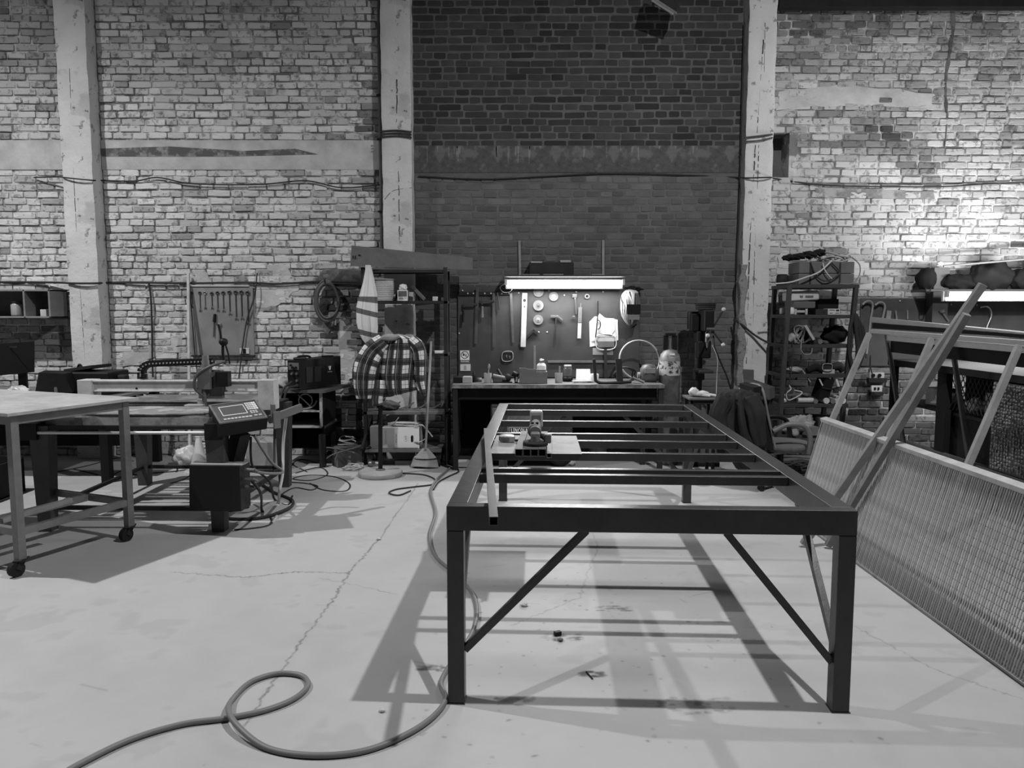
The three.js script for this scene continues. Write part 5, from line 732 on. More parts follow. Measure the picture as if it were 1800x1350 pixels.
{ // tool wall above the bench
  const z = -8.375, t = thing('pegboard', 'dark tool board on the brick wall above the workbench', 'tool board', [0.4, 0.87, z]);
  part('board', slab([-0.591, 0.872, -8.386], [1.4, 1.865, -8.368]), G(0.055, 0.6, 0, 'mottle'), t); part('rail', slab([-0.584, 1.773, -8.37], [-0.012, 1.81, -8.345]), M.dark, t); part('rail', slab([0.392, 1.034, -8.37], [1.15, 1.059, -8.35]), M.grey, t);
  const nails = [[-0.539, 1.822, -8.365], [-0.482, 1.791, -8.34], [-0.42, 1.791, -8.34], [-0.297, 1.791, -8.34], [-0.229, 1.791, -8.34], [-0.111, 1.791, -8.34], [-0.031, 1.791, -8.34], [0.074, 1.798, -8.365], [0.403, 1.822, -8.365], [0.571, 1.773, -8.365], [0.701, 1.81, -8.365], [0.992, 1.81, -8.365], [0.293, 1.371, -8.365], [0.386, 1.371, -8.365], [-0.58, 1.358, -8.365]];
  part('screw_head', nails.map((p) => ball(0.009, p, 1, 1, 0.6, 8)), M.white, t, 'row of bright screw heads').userData.kind = 'stuff';
  const zz = -8.35, th = (n, l, c, p, g) => thing(n, l, c, p, g), dk = G(0.1, 0.4, 0.6, 'steel');
  // bar clamps
  const c1 = th('bar_clamp', 'long bar clamp with a spindle handle, first from the left on the tool board', 'clamp', [-0.384, 1.52, -8.33], 'bar clamps on the tool board');
  part('bar', bar([-0.376, 1.858, -8.33], [-0.398, 1.247, -8.33], 0.012, 0.03, 0.002, [1, 0, 0]), G(0.18, 0.4, 0.6, 'steel'), c1); part('jaw', [bar([-0.525, 1.674, -8.32], [-0.371, 1.674, -8.32], 0.02, 0.02), bar([-0.519, 1.711, -8.32], [-0.519, 1.643, -8.32], 0.014)], dk, c1); part('handle', cyl([-0.525, 1.606, -8.31], [-0.532, 1.477, -8.31], 0.012, 0.014), M.black, c1);
  const c2 = th('bar_clamp', 'bar clamp with a wooden spindle handle, second from the left on the tool board', 'clamp', [-0.198, 1.52, -8.33], 'bar clamps on the tool board');
  part('bar', bar([-0.198, 1.797, -8.33], [-0.199, 1.21, -8.33], 0.012, 0.03, 0.002, [1, 0, 0]), G(0.18, 0.4, 0.6, 'steel'), c2); part('jaw', [bar([-0.333, 1.704, -8.32], [-0.185, 1.711, -8.32], 0.02, 0.02), bar([-0.327, 1.754, -8.32], [-0.327, 1.668, -8.32], 0.014)], dk, c2); part('handle', cyl([-0.327, 1.655, -8.31], [-0.327, 1.532, -8.31], 0.015, 0.02), M.darkwood, c2);
  const c3 = th('bar_clamp', 'plain bar without handle, third of the bars on the tool board', 'clamp', [0, 1.52, -8.33]); part('bar', bar([-0.012, 1.797, -8.33], [0.012, 1.26, -8.33], 0.012, 0.028, 0.002, [1, 0, 0]), G(0.2, 0.4, 0.6, 'steel'), c3); part('jaw', bar([-0.16, 1.796, -8.32], [-0.142, 1.612, -8.32], 0.02), dk, c3);
  const lv = th('spirit_level', 'white spirit level hanging upright on the tool board', 'level', [0.136, 1.52, -8.34]); part('body', bar([0.139, 1.797, -8.34], [0.121, 1.21, -8.34], 0.03, 0.056, 0.003, [1, 0, 0]), G(0.6, 0.5), lv); part('vial', [cyl([0.136, 1.717, -8.325], [0.136, 1.717, -8.32], 0.016), cyl([0.136, 1.649, -8.325], [0.136, 1.649, -8.32], 0.008)], M.dark, lv);
  const disc = (p, r, label, core) => { const d = th('grinding_disc', label, 'disc', p, 'grinding discs on the tool board'); part('wheel', cyl([p[0], p[1], -8.368], [p[0], p[1], -8.35], r, r, 28), G(0.2, 0.7), d); part('hub', [cyl([p[0], p[1], -8.35], [p[0], p[1], -8.346], r * 0.45, r * 0.45, 20), ball(0.008, [p[0], p[1], -8.34], 1, 1, 1, 8)], core, d); };
  disc([0.288, 1.81, -8.36], 0.056, 'grey grinding disc, topmost of the column of three', M.lightgrey); disc([0.287, 1.662, -8.36], 0.057, 'grey grinding disc in the middle of the column of three', M.grey); disc([0.286, 1.507, -8.36], 0.054, 'grey grinding disc, lowest of the column of three', M.lightgrey); disc([0.453, 1.76, -8.36], 0.05, 'dark grinding disc with white centre, right of the other discs', M.white);
  const bv = th('hand_tool', 'dark angled hand tool behind the foot of the white level', 'tool', [0.186, 1.334, -8.34]); part('body', [bar([0.081, 1.234, -8.345], [0.236, 1.396, -8.345], 0.02, 0.028), bar([0.23, 1.402, -8.345], [0.286, 1.359, -8.345], 0.02, 0.024)], dk, bv);
  const hm = th('hammer', 'hammer with a pale head hanging on the tool board', 'hammer', [0.478, 1.52, -8.34]); part('head', [bar([0.422, 1.544, -8.34], [0.496, 1.544, -8.34], 0.022, 0.022), bar([0.49, 1.551, -8.34], [0.552, 1.501, -8.34], 0.018, 0.016)], G(0.3, 0.4, 0.6, 'steel'), hm); part('handle', cyl([0.481, 1.532, -8.34], [0.467, 1.235, -8.34], 0.009, 0.012), dk, hm);
  const aw = th('wrench', 'bright adjustable wrench hanging on the tool board under the tube light', 'wrench', [0.688, 1.643, -8.345]); part('shank', bar([0.687, 1.742, -8.345], [0.701, 1.569, -8.345], 0.008, 0.018, 0.002, [1, 0, 0]), M.chrome, aw); part('jaw', [box(0.05, 0.04, 0.012, [0.681, 1.766, -8.345], 0.004), box(0.03, 0.03, 0.012, [0.67, 1.532, -8.345], 0.004)], M.chrome, aw);
  const tr = th('tape_roll', 'small ring of tape hanging right of the bright wrench', 'tape', [0.817, 1.76, -8.35]); part('ring', ring(0.02, 0.008, [0.817, 1.76, -8.35]), M.lightgrey, tr); part('nail', cyl([0.819, 1.761, -8.37], [0.815, 1.76, -8.33], 0.006), M.black, tr);
  const fl = th('file', 'broad white file hanging between wrench and papers', 'file', [0.739, 1.476, -8.345]); part('blade', bar([0.744, 1.643, -8.345], [0.734, 1.303, -8.345], 0.01, 0.04, 0.002, [1, 0, 0]), G(0.55, 0.5), fl); part('tang', bar([0.749, 1.686, -8.345], [0.744, 1.643, -8.345], 0.006, 0.01, 0.001, [1, 0, 0]), M.grey, fl); part('upper_half', bar([0.743, 1.643, -8.338], [0.738, 1.477, -8.338], 0.004, 0.041, 0.001, [1, 0, 0]), M.grey, fl);
  // papers
  const pp = th('paper_sheaf', 'sheaf of white papers pinned on the tool board right of the white file', 'papers', [1.007, 1.396, -8.35]), sh = (pts, zz, mm) => part('sheet', plate(pts, zz, 0.003, 0.0006), mm, pp);
  sh([[0.845, 1.483], [0.906, 1.544], [1.155, 1.507], [1.164, 1.284], [1.059, 1.247], [0.854, 1.209]], -8.366, M.paper); sh([[0.857, 1.458], [0.931, 1.532], [1.118, 1.52], [1.139, 1.321], [0.872, 1.271]], -8.358, G(0.66, 0.9, 0, null)); sh([[0.931, 1.538], [0.956, 1.575], [1.031, 1.513], [1.112, 1.507], [1.125, 1.396], [1.083, 1.34], [0.952, 1.365]], -8.352, M.paper); sh([[0.885, 1.197], [1.109, 1.197], [1.11, 1.122], [0.886, 1.122]], -8.366, M.lightgrey);
  const cb = th('clear_pocket', 'framed clear pocket holding notes below the papers', 'pocket', [1.026, 1.266, -8.34]); part('frame', tube([[0.926, 1.328, -8.34], [1.119, 1.328, -8.34], [1.127, 1.203, -8.34], [0.934, 1.197, -8.34]], 0.006, 40, true, 6), M.white, cb); part('note', plate([[0.932, 1.322], [1.119, 1.322], [1.12, 1.21], [0.94, 1.203]], -8.348, 0.003, 0.0005), G(0.5, 0.8), cb); part('card', plate([[0.933, 1.272], [1.119, 1.272], [1.12, 1.21], [0.94, 1.203]], -8.344, 0.003, 0.0005), M.grey, cb);
  solo('post', bar([1.021, 1.191, -8.345], [1.028, 0.874, -8.32], 0.03, 0.03), M.dark, 'dark upright bar below the clear pocket', 'post');
  const cal = th('caliper', 'thin dark calipers hanging over the papers', 'caliper', [0.93, 1.52, -8.335]); part('beam', tube([[0.934, 1.711, -8.335], [0.935, 1.582, -8.335], [0.924, 1.427, -8.335], [0.913, 1.316, -8.335]], 0.006), M.black, cal); part('jaw', tube([[0.93, 1.507, -8.335], [0.961, 1.483, -8.335], [0.956, 1.415, -8.335], [0.931, 1.402, -8.335]], 0.005), M.black, cal);
  // signs
  const sg = canvasTex(128, 192, (g) => { g.fillStyle = '#dedede'; g.fillRect(0, 0, 128, 140); g.strokeStyle = '#3a3a3a'; g.lineWidth = 10; g.beginPath(); g.arc(64, 66, 50, 0, 7); g.stroke(); g.beginPath(); g.moveTo(30, 30); g.lineTo(98, 102); g.stroke(); g.fillStyle = '#1a1a1a'; g.beginPath(); g.arc(46, 66, 13, 0, 7); g.fill(); g.fillStyle = '#8a8a8a'; g.beginPath(); g.moveTo(64, 84); g.lineTo(86, 42); g.lineTo(94, 84); g.fill(); g.fillStyle = '#5a5a5a'; g.fillRect(0, 140, 128, 52); g.fillStyle = '#b5b5b5'; g.fillRect(8, 154, 22, 14); g.fillRect(36, 154, 26, 14); g.fillRect(68, 154, 52, 14); });
  const sgn = th('warning_sign', 'prohibition sign with a crossed circle at the left edge of the tool board', 'sign', [-0.519, 1.102, -8.365]); const a = [-0.569, 1.027, -8.362], b = [-0.468, 1.171, -8.362], pg = new THREE.PlaneGeometry(b[0] - a[0], b[1] - a[1]).translate((a[0] + b[0]) / 2, (a[1] + b[1]) / 2, -8.3625); pg.userData.keep = true; part('backing', slab([a[0], a[1], -8.369], [b[0], b[1], -8.3635], 0), M.white, sgn); part('print', pg, new THREE.MeshStandardMaterial({ map: sg, roughness: 0.6 }), sgn);
  const lb = th('label_card', 'small white card with a grey drawing below the prohibition sign', 'card', [-0.513, 0.984, -8.36]), c = [-0.569, 0.946, -8.36], d = [-0.456, 1.021, -8.36], lt = canvasTex(64, 48, (g) => { g.fillStyle = '#c8c8c8'; g.fillRect(0, 0, 64, 48); g.fillStyle = '#9a9a9a'; g.fillRect(22, 10, 16, 22); g.fillStyle = '#6a6a6a'; g.fillRect(21, 34, 18, 5); }), lpg = new THREE.PlaneGeometry(d[0] - c[0], d[1] - c[1]).translate((c[0] + d[0]) / 2, (c[1] + d[1]) / 2, -8.3625); lpg.userData.keep = true; part('backing', slab([c[0], c[1], -8.369], [d[0], d[1], -8.3635], 0), M.white, lb); part('print', lpg, new THREE.MeshStandardMaterial({ map: lt, roughness: 0.6 }), lb);
  const so = th('switch_box', 'open electrical switch box on the tool board above the bench tools', 'switch', [-0.05, 1.104, -8.34]); part('housing', [box(0.11, 0.092, 0.03, [-0.05, 1.103, -8.355], 0.004)], M.dark, so); part('frame', tube([[-0.1, 1.148, -8.335], [0, 1.154, -8.335], [0, 1.067, -8.335], [-0.1, 1.06, -8.335]], 0.005, 40, true, 5), M.lightgrey, so); part('contact', [box(0.012, 0.03, 0.01, [-0.062, 1.11, -8.336]), box(0.012, 0.03, 0.01, [-0.025, 1.098, -8.336])], M.grey, so);
  // welding helmet hung at the corner, flame print
  const hp = canvasTex(256, 256, (g) => { g.fillStyle = '#c9c9c9'; g.fillRect(0, 0, 256, 256); g.lineWidth = 7; for (let i = 0; i < 16; i++) { g.strokeStyle = ['#2a2a2a', '#e8e8e8', '#6a6a6a'][i % 3]; g.beginPath(); const x = (i * 37) % 100; g.moveTo(x, 250); g.bezierCurveTo(x + 30, 180, x - 30, 140, x + 12, 20 + (i * 13) % 60); g.stroke(); g.beginPath(); g.moveTo(255 - x * 0.8, 250); g.bezierCurveTo(225 - x, 180, 255 - x, 130, 235 - x * 0.7, 30); g.stroke(); } });
  const hm2 = new THREE.MeshStandardMaterial({ map: hp, roughness: 0.35 }), hw = th('welding_helmet', 'glossy patterned welding helmet hanging at the corner of the tool board', 'helmet', [1.277, 1.643, -8.27]);
  const hr = [[508, 0.03, 0.03], [511, 0.07, 0.06], [518, 0.095, 0.085], [530, 0.108, 0.105], [543, 0.108, 0.112], [555, 0.098, 0.105], [563, 0.078, 0.085], [570, 0.045, 0.05], [573, 0.015, 0.02]], HC = [[1.285, 1.839, -8.3], [1.284, 1.82, -8.29], [1.277, 1.777, -8.28], [1.277, 1.704, -8.275], [1.278, 1.624, -8.27], [1.277, 1.551, -8.26], [1.282, 1.502, -8.25], [1.282, 1.46, -8.245], [1.283, 1.441, -8.245]];
  const sl = loft(hr.map(([, a, b], i) => ({ c: HC[i], rx: a, rz: b })), { seg: 40, uvs: 1 }); { const uv = sl.attributes.uv; for (let i = 0; i < uv.count; i++) uv.setY(i, 1 - uv.getY(i) / 0.42); } part('shell', sl, hm2, hw);
  part('visor', hexa([[1.22, 1.57, -8.125], [1.367, 1.57, -8.14], [1.365, 1.672, -8.14], [1.218, 1.672, -8.125], [1.231, 1.57, -8.2], [1.381, 1.57, -8.22], [1.379, 1.673, -8.22], [1.229, 1.673, -8.2]]), G(0.02, 0.15, 0, null), hw, 'dark glass visor'); part('chin_guard', hexa([[1.235, 1.51, -8.14], [1.358, 1.509, -8.15], [1.354, 1.564, -8.135], [1.226, 1.564, -8.125], [1.244, 1.509, -8.2], [1.366, 1.509, -8.2], [1.365, 1.564, -8.2], [1.237, 1.564, -8.2]]), G(0.4, 0.3, 0.3, 'steel'), hw); part('headband', tube([[1.238, 1.459, -8.28], [1.279, 1.423, -8.22], [1.349, 1.459, -8.28]], 0.006), M.black, hw); part('crest', lump(0.06, [1.316, 1.839, -8.3], 1.4, 0.45, 0.8, 0.3, 6), M.blackmatt, hw, 'ragged dark crest on the helmet');
}
{ // tube light, its shelf and hangers
  const m = G(0.3, 0.7, 0, 'wood');
  const sh = thing('wall_shelf', 'narrow wall shelf above the tube light, on two wooden uprights', 'shelf', [0.522, 1.973, -8.3]);
  part('board', slab([-0.097, 1.962, -8.398], [1.213, 1.98, -8.12]), M.darkwood, sh); part('upright', bar([0.08, 2.362, -8.385], [0.087, 1.989, -8.385], 0.026, 0.026), m, sh); part('upright', bar([0.988, 2.368, -8.385], [0.992, 1.989, -8.385], 0.026, 0.026), m, sh);
  const cs = thing('tool_case', 'dark drill case with two pale latches on the shelf above the tube light', 'case', [0.429, 2.008, -8.28]), ys = 1.98;
  part('body', slab([0.183, ys, -8.38], [0.658, 2.122, -8.2], 0.012), M.dark, cs); part('latch', [slab([0.201, 2.109, -8.22], [0.323, 2.128, -8.19]), slab([0.512, 2.115, -8.22], [0.628, 2.14, -8.19])], M.lightgrey, cs);
  for (const [x0, x1, l] of [[0.109, 0.29, 'thin pale rod on the shelf edge left of the drill case'], [0.332, 0.543, 'thin pale rod on the shelf edge in front of the drill case'], [0.845, 0.953, 'short pale rod at the right end of the shelf']]) solo('rod', cyl([x0, ys + 0.006, -8.15], [x1, ys + 0.006, -8.14], 0.006), M.steel, l, 'rod');
  const tl = (name, label, x0, x1, y, z, label2) => {
    const t = thing('tube_light', label, 'lamp', [(x0 + x1) / 2, y, z]), em = new THREE.MeshStandardMaterial({ color: 0xffffff, emissive: 0xffffff, emissiveIntensity: 6 });
    part('batten', [slab([x0 - 0.02, y - 0.07, z - 0.1], [x1 + 0.02, y + 0.03, z - 0.066]), slab([x0 - 0.03, y - 0.03, z - 0.03], [x0 - 0.005, y + 0.03, z + 0.02]), slab([x1 + 0.005, y - 0.03, z - 0.03], [x1 + 0.03, y + 0.03, z + 0.02])], M.white, t);
    part('reflector', [slab([x0, y - 0.066, z - 0.0655], [x1, y + 0.026, z - 0.06])], G(0.85, 0.5, 0, null), t);
    part('tube', [cyl([x0, y, z], [x1, y, z], 0.017, 0.017, 14), cyl([x0, y - 0.042, z - 0.02], [x1, y - 0.042, z - 0.02], 0.017, 0.017, 14)], em, t);
    const L = x1 - x0;
    const add = (dy, dz, tx, ty, tz, k, h) => { const r = new THREE.RectAreaLight(0xffffff, TUBE_NITS * k, L, h); r.position.set(0, dy, dz); r.lookAt ? t.add(r) : 0; t.updateMatrixWorld(true); r.lookAt((x0 + x1) / 2 + tx, y + ty, z + tz); };
    add(-0.02, 0.024, 0, -0.5, 2, 1, 0.05); add(-0.066, -0.015, 0, -2, 0.2, 0.8, 0.04); add(0.036, -0.02, 0, 2, -0.3, label2, 0.05);
    return t;
  };
  tl('tube_light', 'glowing fluorescent tube light above the workbench tool board', -0.048, 1.164, 1.906, -8.15, 0.25);
  tl('tube_light', 'glowing fluorescent tube light above the right-hand tool board', 4.27, 4.27 + 1.5, 1.766, -7.5, 1.7);
  solo('hanging_cable', tube([[-0.073, 1.896, -8.2], [-0.129, 1.851, -8.3], [-0.098, 1.808, -8.3], [-0.043, 1.802, -8.3], [0, 1.836, -8.2], [-0.018, 1.871, -8.18]], 0.004), M.cablewhite, 'thin white cord looped below the left end of the tube light', 'cord');
}
{ // things on the workbench
  const y = 0.869, at = (x, z) => [x, y, z], S = (n, g, m, l, c) => solo(n, g, m, l, c);
  S('block', slab([-0.602, y, -7.9], [-0.511, y + 0.06, -7.75]), M.black, 'black block at the left end of the workbench', 'block'); S('block', slab([-0.505, y, -7.9], [-0.409, y + 0.062, -7.75]), M.wood, 'pale wooden block beside the black one on the bench', 'block');
  S('oil_bottle', lathe([[0, 0], [0.025, 0], [0.026, 0.06], [0.012, 0.08], [0.012, 0.11], [0, 0.11]], at(-0.394, -7.85), 16), M.black, 'small dark bottle behind the wooden block', 'bottle'); S('tin', lathe([[0, 0], [0.03, 0], [0.03, 0.04], [0, 0.04]], at(-0.343, -7.9), 16), M.grey, 'low grey tin between dark bottle and white cup', 'tin');
  const cup = (px, z, h, label, stick) => { const t = thing('brush_cup', label, 'cup', at(px, z)), p = t.position.toArray(); part('cup', lathe([[0, 0], [0.036, 0], [0.04, h], [0.036, h], [0.032, 0.006], [0, 0.006]], p, 22), G(0.5, 0.6), t); part('brush', stick(p), M.lightgrey, t); };
  cup(-0.248, -7.78, 0.1, 'white cup with a brush left of the dark tools on the bench', (p) => [cyl([p[0], p[1] + 0.03, p[2]], [p[0] + 0.01, p[1] + 0.14, p[2]], 0.006), lump(0.014, [p[0] + 0.013, p[1] + 0.165, p[2]], 0.9, 2, 0.6, 0.2, 1, 10)]); cup(0.479, -7.8, 0.1, 'pale cup with a flat stick between caddy and jar', (p) => box(0.018, 0.1, 0.006, [p[0] + 0.01, p[1] + 0.12, p[2]]));
  const g1 = thing('hand_grinder', 'dark corded hand grinder lying on the workbench', 'grinder', at(-0.117, -7.8)), q = g1.position.toArray(); part('body', [cyl([q[0] - 0.08, q[1] + 0.06, q[2]], [q[0] + 0.06, q[1] + 0.035, q[2]], 0.033, 0.028), box(0.1, 0.05, 0.06, [q[0] - 0.03, q[1] + 0.026, q[2]], 0.01)], G(0.07, 0.5), g1); part('head', [ball(0.035, [q[0] + 0.075, q[1] + 0.05, q[2]], 1, 1.2, 1), cyl([q[0] + 0.06, q[1] + 0.002, q[2]], [q[0] + 0.06, q[1] + 0.01, q[2]], 0.06)], M.dark, g1); part('grip', cyl([q[0] + 0.02, q[1] + 0.05, q[2]], [q[0] - 0.03, q[1] + 0.13, q[2] - 0.05], 0.016), M.black, g1);
  const g2 = thing('hand_drill', 'small dark drill leaning against the wooden caddy', 'drill', at(0.035, -7.78)), r = g2.position.toArray(); part('body', [cyl([r[0] - 0.03, r[1] + 0.1, r[2]], [r[0] + 0.03, r[1] + 0.07, r[2]], 0.028), bar([r[0], r[1] + 0.075, r[2]], [r[0] + 0.01, r[1] + 0.0, r[2]], 0.035, 0.04)], M.black, g2); part('chuck', cyl([r[0] + 0.02, r[1] + 0.06, r[2] + 0.02], [r[0] + 0.01, r[1] + 0.012, r[2] + 0.03], 0.014), M.steel, g2);
  const cd = thing('wooden_caddy', 'wooden caddy box with a notched side in the middle of the bench', 'caddy', at(0.213, -7.75)), x0 = 0.075, x1 = 0.358, cw = G(0.16, 0.8, 0, 'wood', 0.001); part('front_board', plate([[x0, y], [x1, y], [x1, y + 0.12], [x1 - 0.11, y + 0.12], [x1 - 0.115, y + 0.15], [x0 + 0.1, y + 0.145], [x0 + 0.06, y + 0.158], [x0, y + 0.158]], -7.712, 0.014, 0.002), cw, cd); part('back_board', slab([x0, y, -7.85], [x1, y + 0.13, -7.838]), cw, cd); part('side_board', slab([x0, y, -7.838], [x0 + 0.012, y + 0.15, -7.713]), cw, cd); part('side_board', slab([x1 - 0.012, y, -7.838], [x1, y + 0.12, -7.713]), cw, cd); part('floor_board', slab([x0 + 0.012, y, -7.838], [x1 - 0.012, y + 0.01, -7.713]), cw, cd);
  S('stick', bar([0.232, y + 0.012, -7.74], [0.231, 1.249, -7.77], 0.012, 0.02, 0.002, [1, 0, 0]), M.wood, 'flat stick standing in the wooden caddy', 'stick');
  const bt = thing('drinking_bottle', 'white drinking bottle with a dark cap behind the wooden caddy', 'bottle', at(0.306, -7.92)), bp = bt.position.toArray(); part('body', lathe([[0, 0.001], [0.046, 0.001], [0.05, 0.01], [0.05, 0.16], [0.044, 0.18], [0.026, 0.195], [0.026, 0.215], [0, 0.215]], bp), G(0.66, 0.35, 0, null), bt); part('cap', lathe([[0.0265, 0.198], [0.029, 0.2], [0.029, 0.235], [0, 0.238]], bp), M.chrome, bt);
  const jr = thing('glass_jar', 'dark-filled glass jar with a lid on a low tin, centre of the bench', 'jar', at(0.583, -7.95)), jp = jr.position.toArray(); part('base_tin', lathe([[0, 0], [0.055, 0], [0.055, 0.05], [0, 0.05]], jp), M.black, jr); part('body', lathe([[0, 0.051], [0.04, 0.051], [0.046, 0.06], [0.046, 0.13], [0.036, 0.15], [0, 0.15]], jp), G(0.12, 0.2, 0, null), jr); part('lid', lathe([[0.037, 0.15], [0.04, 0.151], [0.04, 0.172], [0, 0.174]], jp), G(0.3, 0.5), jr);
  S('paper_card', hexa([[0.663, y + 0.02, -7.88], [0.817, y + 0.02, -7.88], [0.814, y + 0.13, -7.93], [0.671, y + 0.13, -7.93], [0.663, y + 0.02, -7.886], [0.817, y + 0.02, -7.886], [0.814, y + 0.13, -7.936], [0.671, y + 0.13, -7.936]]), M.paper, 'white card standing up on the bench below the clear pocket', 'card'); S('paper_roll', lathe([[0.018, 0], [0.045, 0], [0.045, 0.085], [0.018, 0.085]], at(0.853, -7.86)), M.paper, 'small white paper roll beside the standing card', 'roll'); S('paper_pad', box(0.2, 0.018, 0.12, [0.726, y + 0.009, -7.83], 0.002, 0.1), G(0.5, 0.9, 0, 'worn'), 'flat pad of papers under the standing card', 'paper');
  const yk = thing('steel_yoke', 'dark U-shaped steel yoke lying at the front of the bench', 'yoke', at(1.005, -7.66)), k = (px) => px; part('arm', bar([0.825, 1.121, -7.66], [0.843, y + 0.03, -7.66], 0.03, 0.024), M.dark, yk); part('arm', bar([1.072, 1.121, -7.68], [1.089, y + 0.03, -7.66], 0.06, 0.045), M.dark, yk); part('base', tube([[0.838, y + 0.04, -7.66], [0.873, y + 0.016, -7.65], [1.062, y + 0.016, -7.64], [1.2, y + 0.022, -7.64]], 0.016), M.dark, yk);
  const cc = thing('torch_cable', 'coiled welding torch cable on the bench inside the yoke', 'cable', at(1.157, -7.8)), cx = 1.157, lp = []; for (let i = 0; i < 42; i++) { const a = i * 0.55, R = 0.085 + 0.02 * Math.sin(i * 1.3); lp.push([cx + Math.cos(a) * R * 1.1, y + 0.085 + Math.sin(a) * 0.075, -7.78 + 0.045 * Math.sin(i * 0.83)]); } part('coil', tube(lp, 0.008, 300, false, 6), M.cable, cc); part('torch', cyl([cx + 0.07, y + 0.06, -7.72], [cx + 0.18, y + 0.015, -7.68], 0.012, 0.014), M.steel, cc);
  S('hoop', [ring(0.212, 0.012, [0, 0, 0], 'z', 56).rotateX(-0.28).translate(1.354, y + 0.216, -8.08)], G(0.4, 0.4, 0.5, 'steel'), 'large thin metal hoop standing on the bench against the tool board', 'hoop');
  const wm = thing('face_mask', 'grey welding mask standing on the right end of the bench', 'mask', at(1.42, -7.9)), mp = wm.position.toArray(); part('shell', loft([[0, 0.085, 0.06], [0.04, 0.09, 0.075], [0.09, 0.092, 0.085], [0.14, 0.085, 0.085], [0.175, 0.06, 0.065], [0.185, 0.02, 0.02]].map(([h, a, b]) => ({ c: [mp[0], mp[1] + h, mp[2]], rx: a, rz: b })), { seg: 32 }), G(0.12, 0.45), wm); part('window', box(0.11, 0.055, 0.02, [mp[0], mp[1] + 0.12, mp[2] + 0.078], 0.004, 0, -0.15), G(0.2, 0.25, 0, null), wm); part('knob', cyl([mp[0] - 0.09, mp[1] + 0.07, mp[2]], [mp[0] - 0.115, mp[1] + 0.07, mp[2]], 0.03), M.lightgrey, wm);
}

// ---------- right of the workbench ----------
{ // gas cylinder
  const z = -7.92, x = 1.641, t = thing('gas_cylinder', 'tall gas cylinder with a flaking white band beside the workbench', 'gas cylinder', [x, 0, z]);
  part('body', lathe([[0, 0], [0.1, 0], [0.108, 0.02], [0.108, 0.939]], [x, 0, z], 32), G(0.11, 0.6, 0, 'worn'), t);
  const fl = tex(256, (i) => (nB[(i >> 8) * 1024 + (i & 255) * 2] > 0.59 || nA[(i >> 8) * 1024 + (i & 255) * 2] > 0.6 ? 0.07 : 0.85), true); fl.repeat.set(1.5, 2.2);
  const bm = new THREE.MeshStandardMaterial({ map: fl, roughness: 0.6 }); bm.color.setRGB(0.55, 0.55, 0.55); part('painted_band', lathe([[0.1085, 0.939], [0.1085, 1.087]], [x, 0, z], 32), bm, t, 'flaking white painted band');
  part('shoulder', lathe([[0.108, 1.087], [0.107, 1.111], [0.095, 1.152], [0.06, 1.194], [0.03, 1.206], [0, 1.206]], [x, 0, z], 32), G(0.22, 0.5, 0, 'worn'), t);
  const y = 1.2; part('valve_guard', [bar([x - 0.05, y, z], [x - 0.045, y + 0.15, z], 0.05, 0.035), bar([x + 0.05, y, z], [x + 0.045, y + 0.15, z], 0.05, 0.035), bar([x - 0.055, y + 0.16, z], [x + 0.055, y + 0.16, z], 0.06, 0.03)], M.black, t); part('valve', cyl([x, y, z], [x, y + 0.11, z], 0.016, 0.012), M.steel, t); part('label_tag', box(0.05, 0.024, 0.004, [x + 0.005, 1.158, z + 0.1], 0.001, 0, -0.5), M.white, t);
}
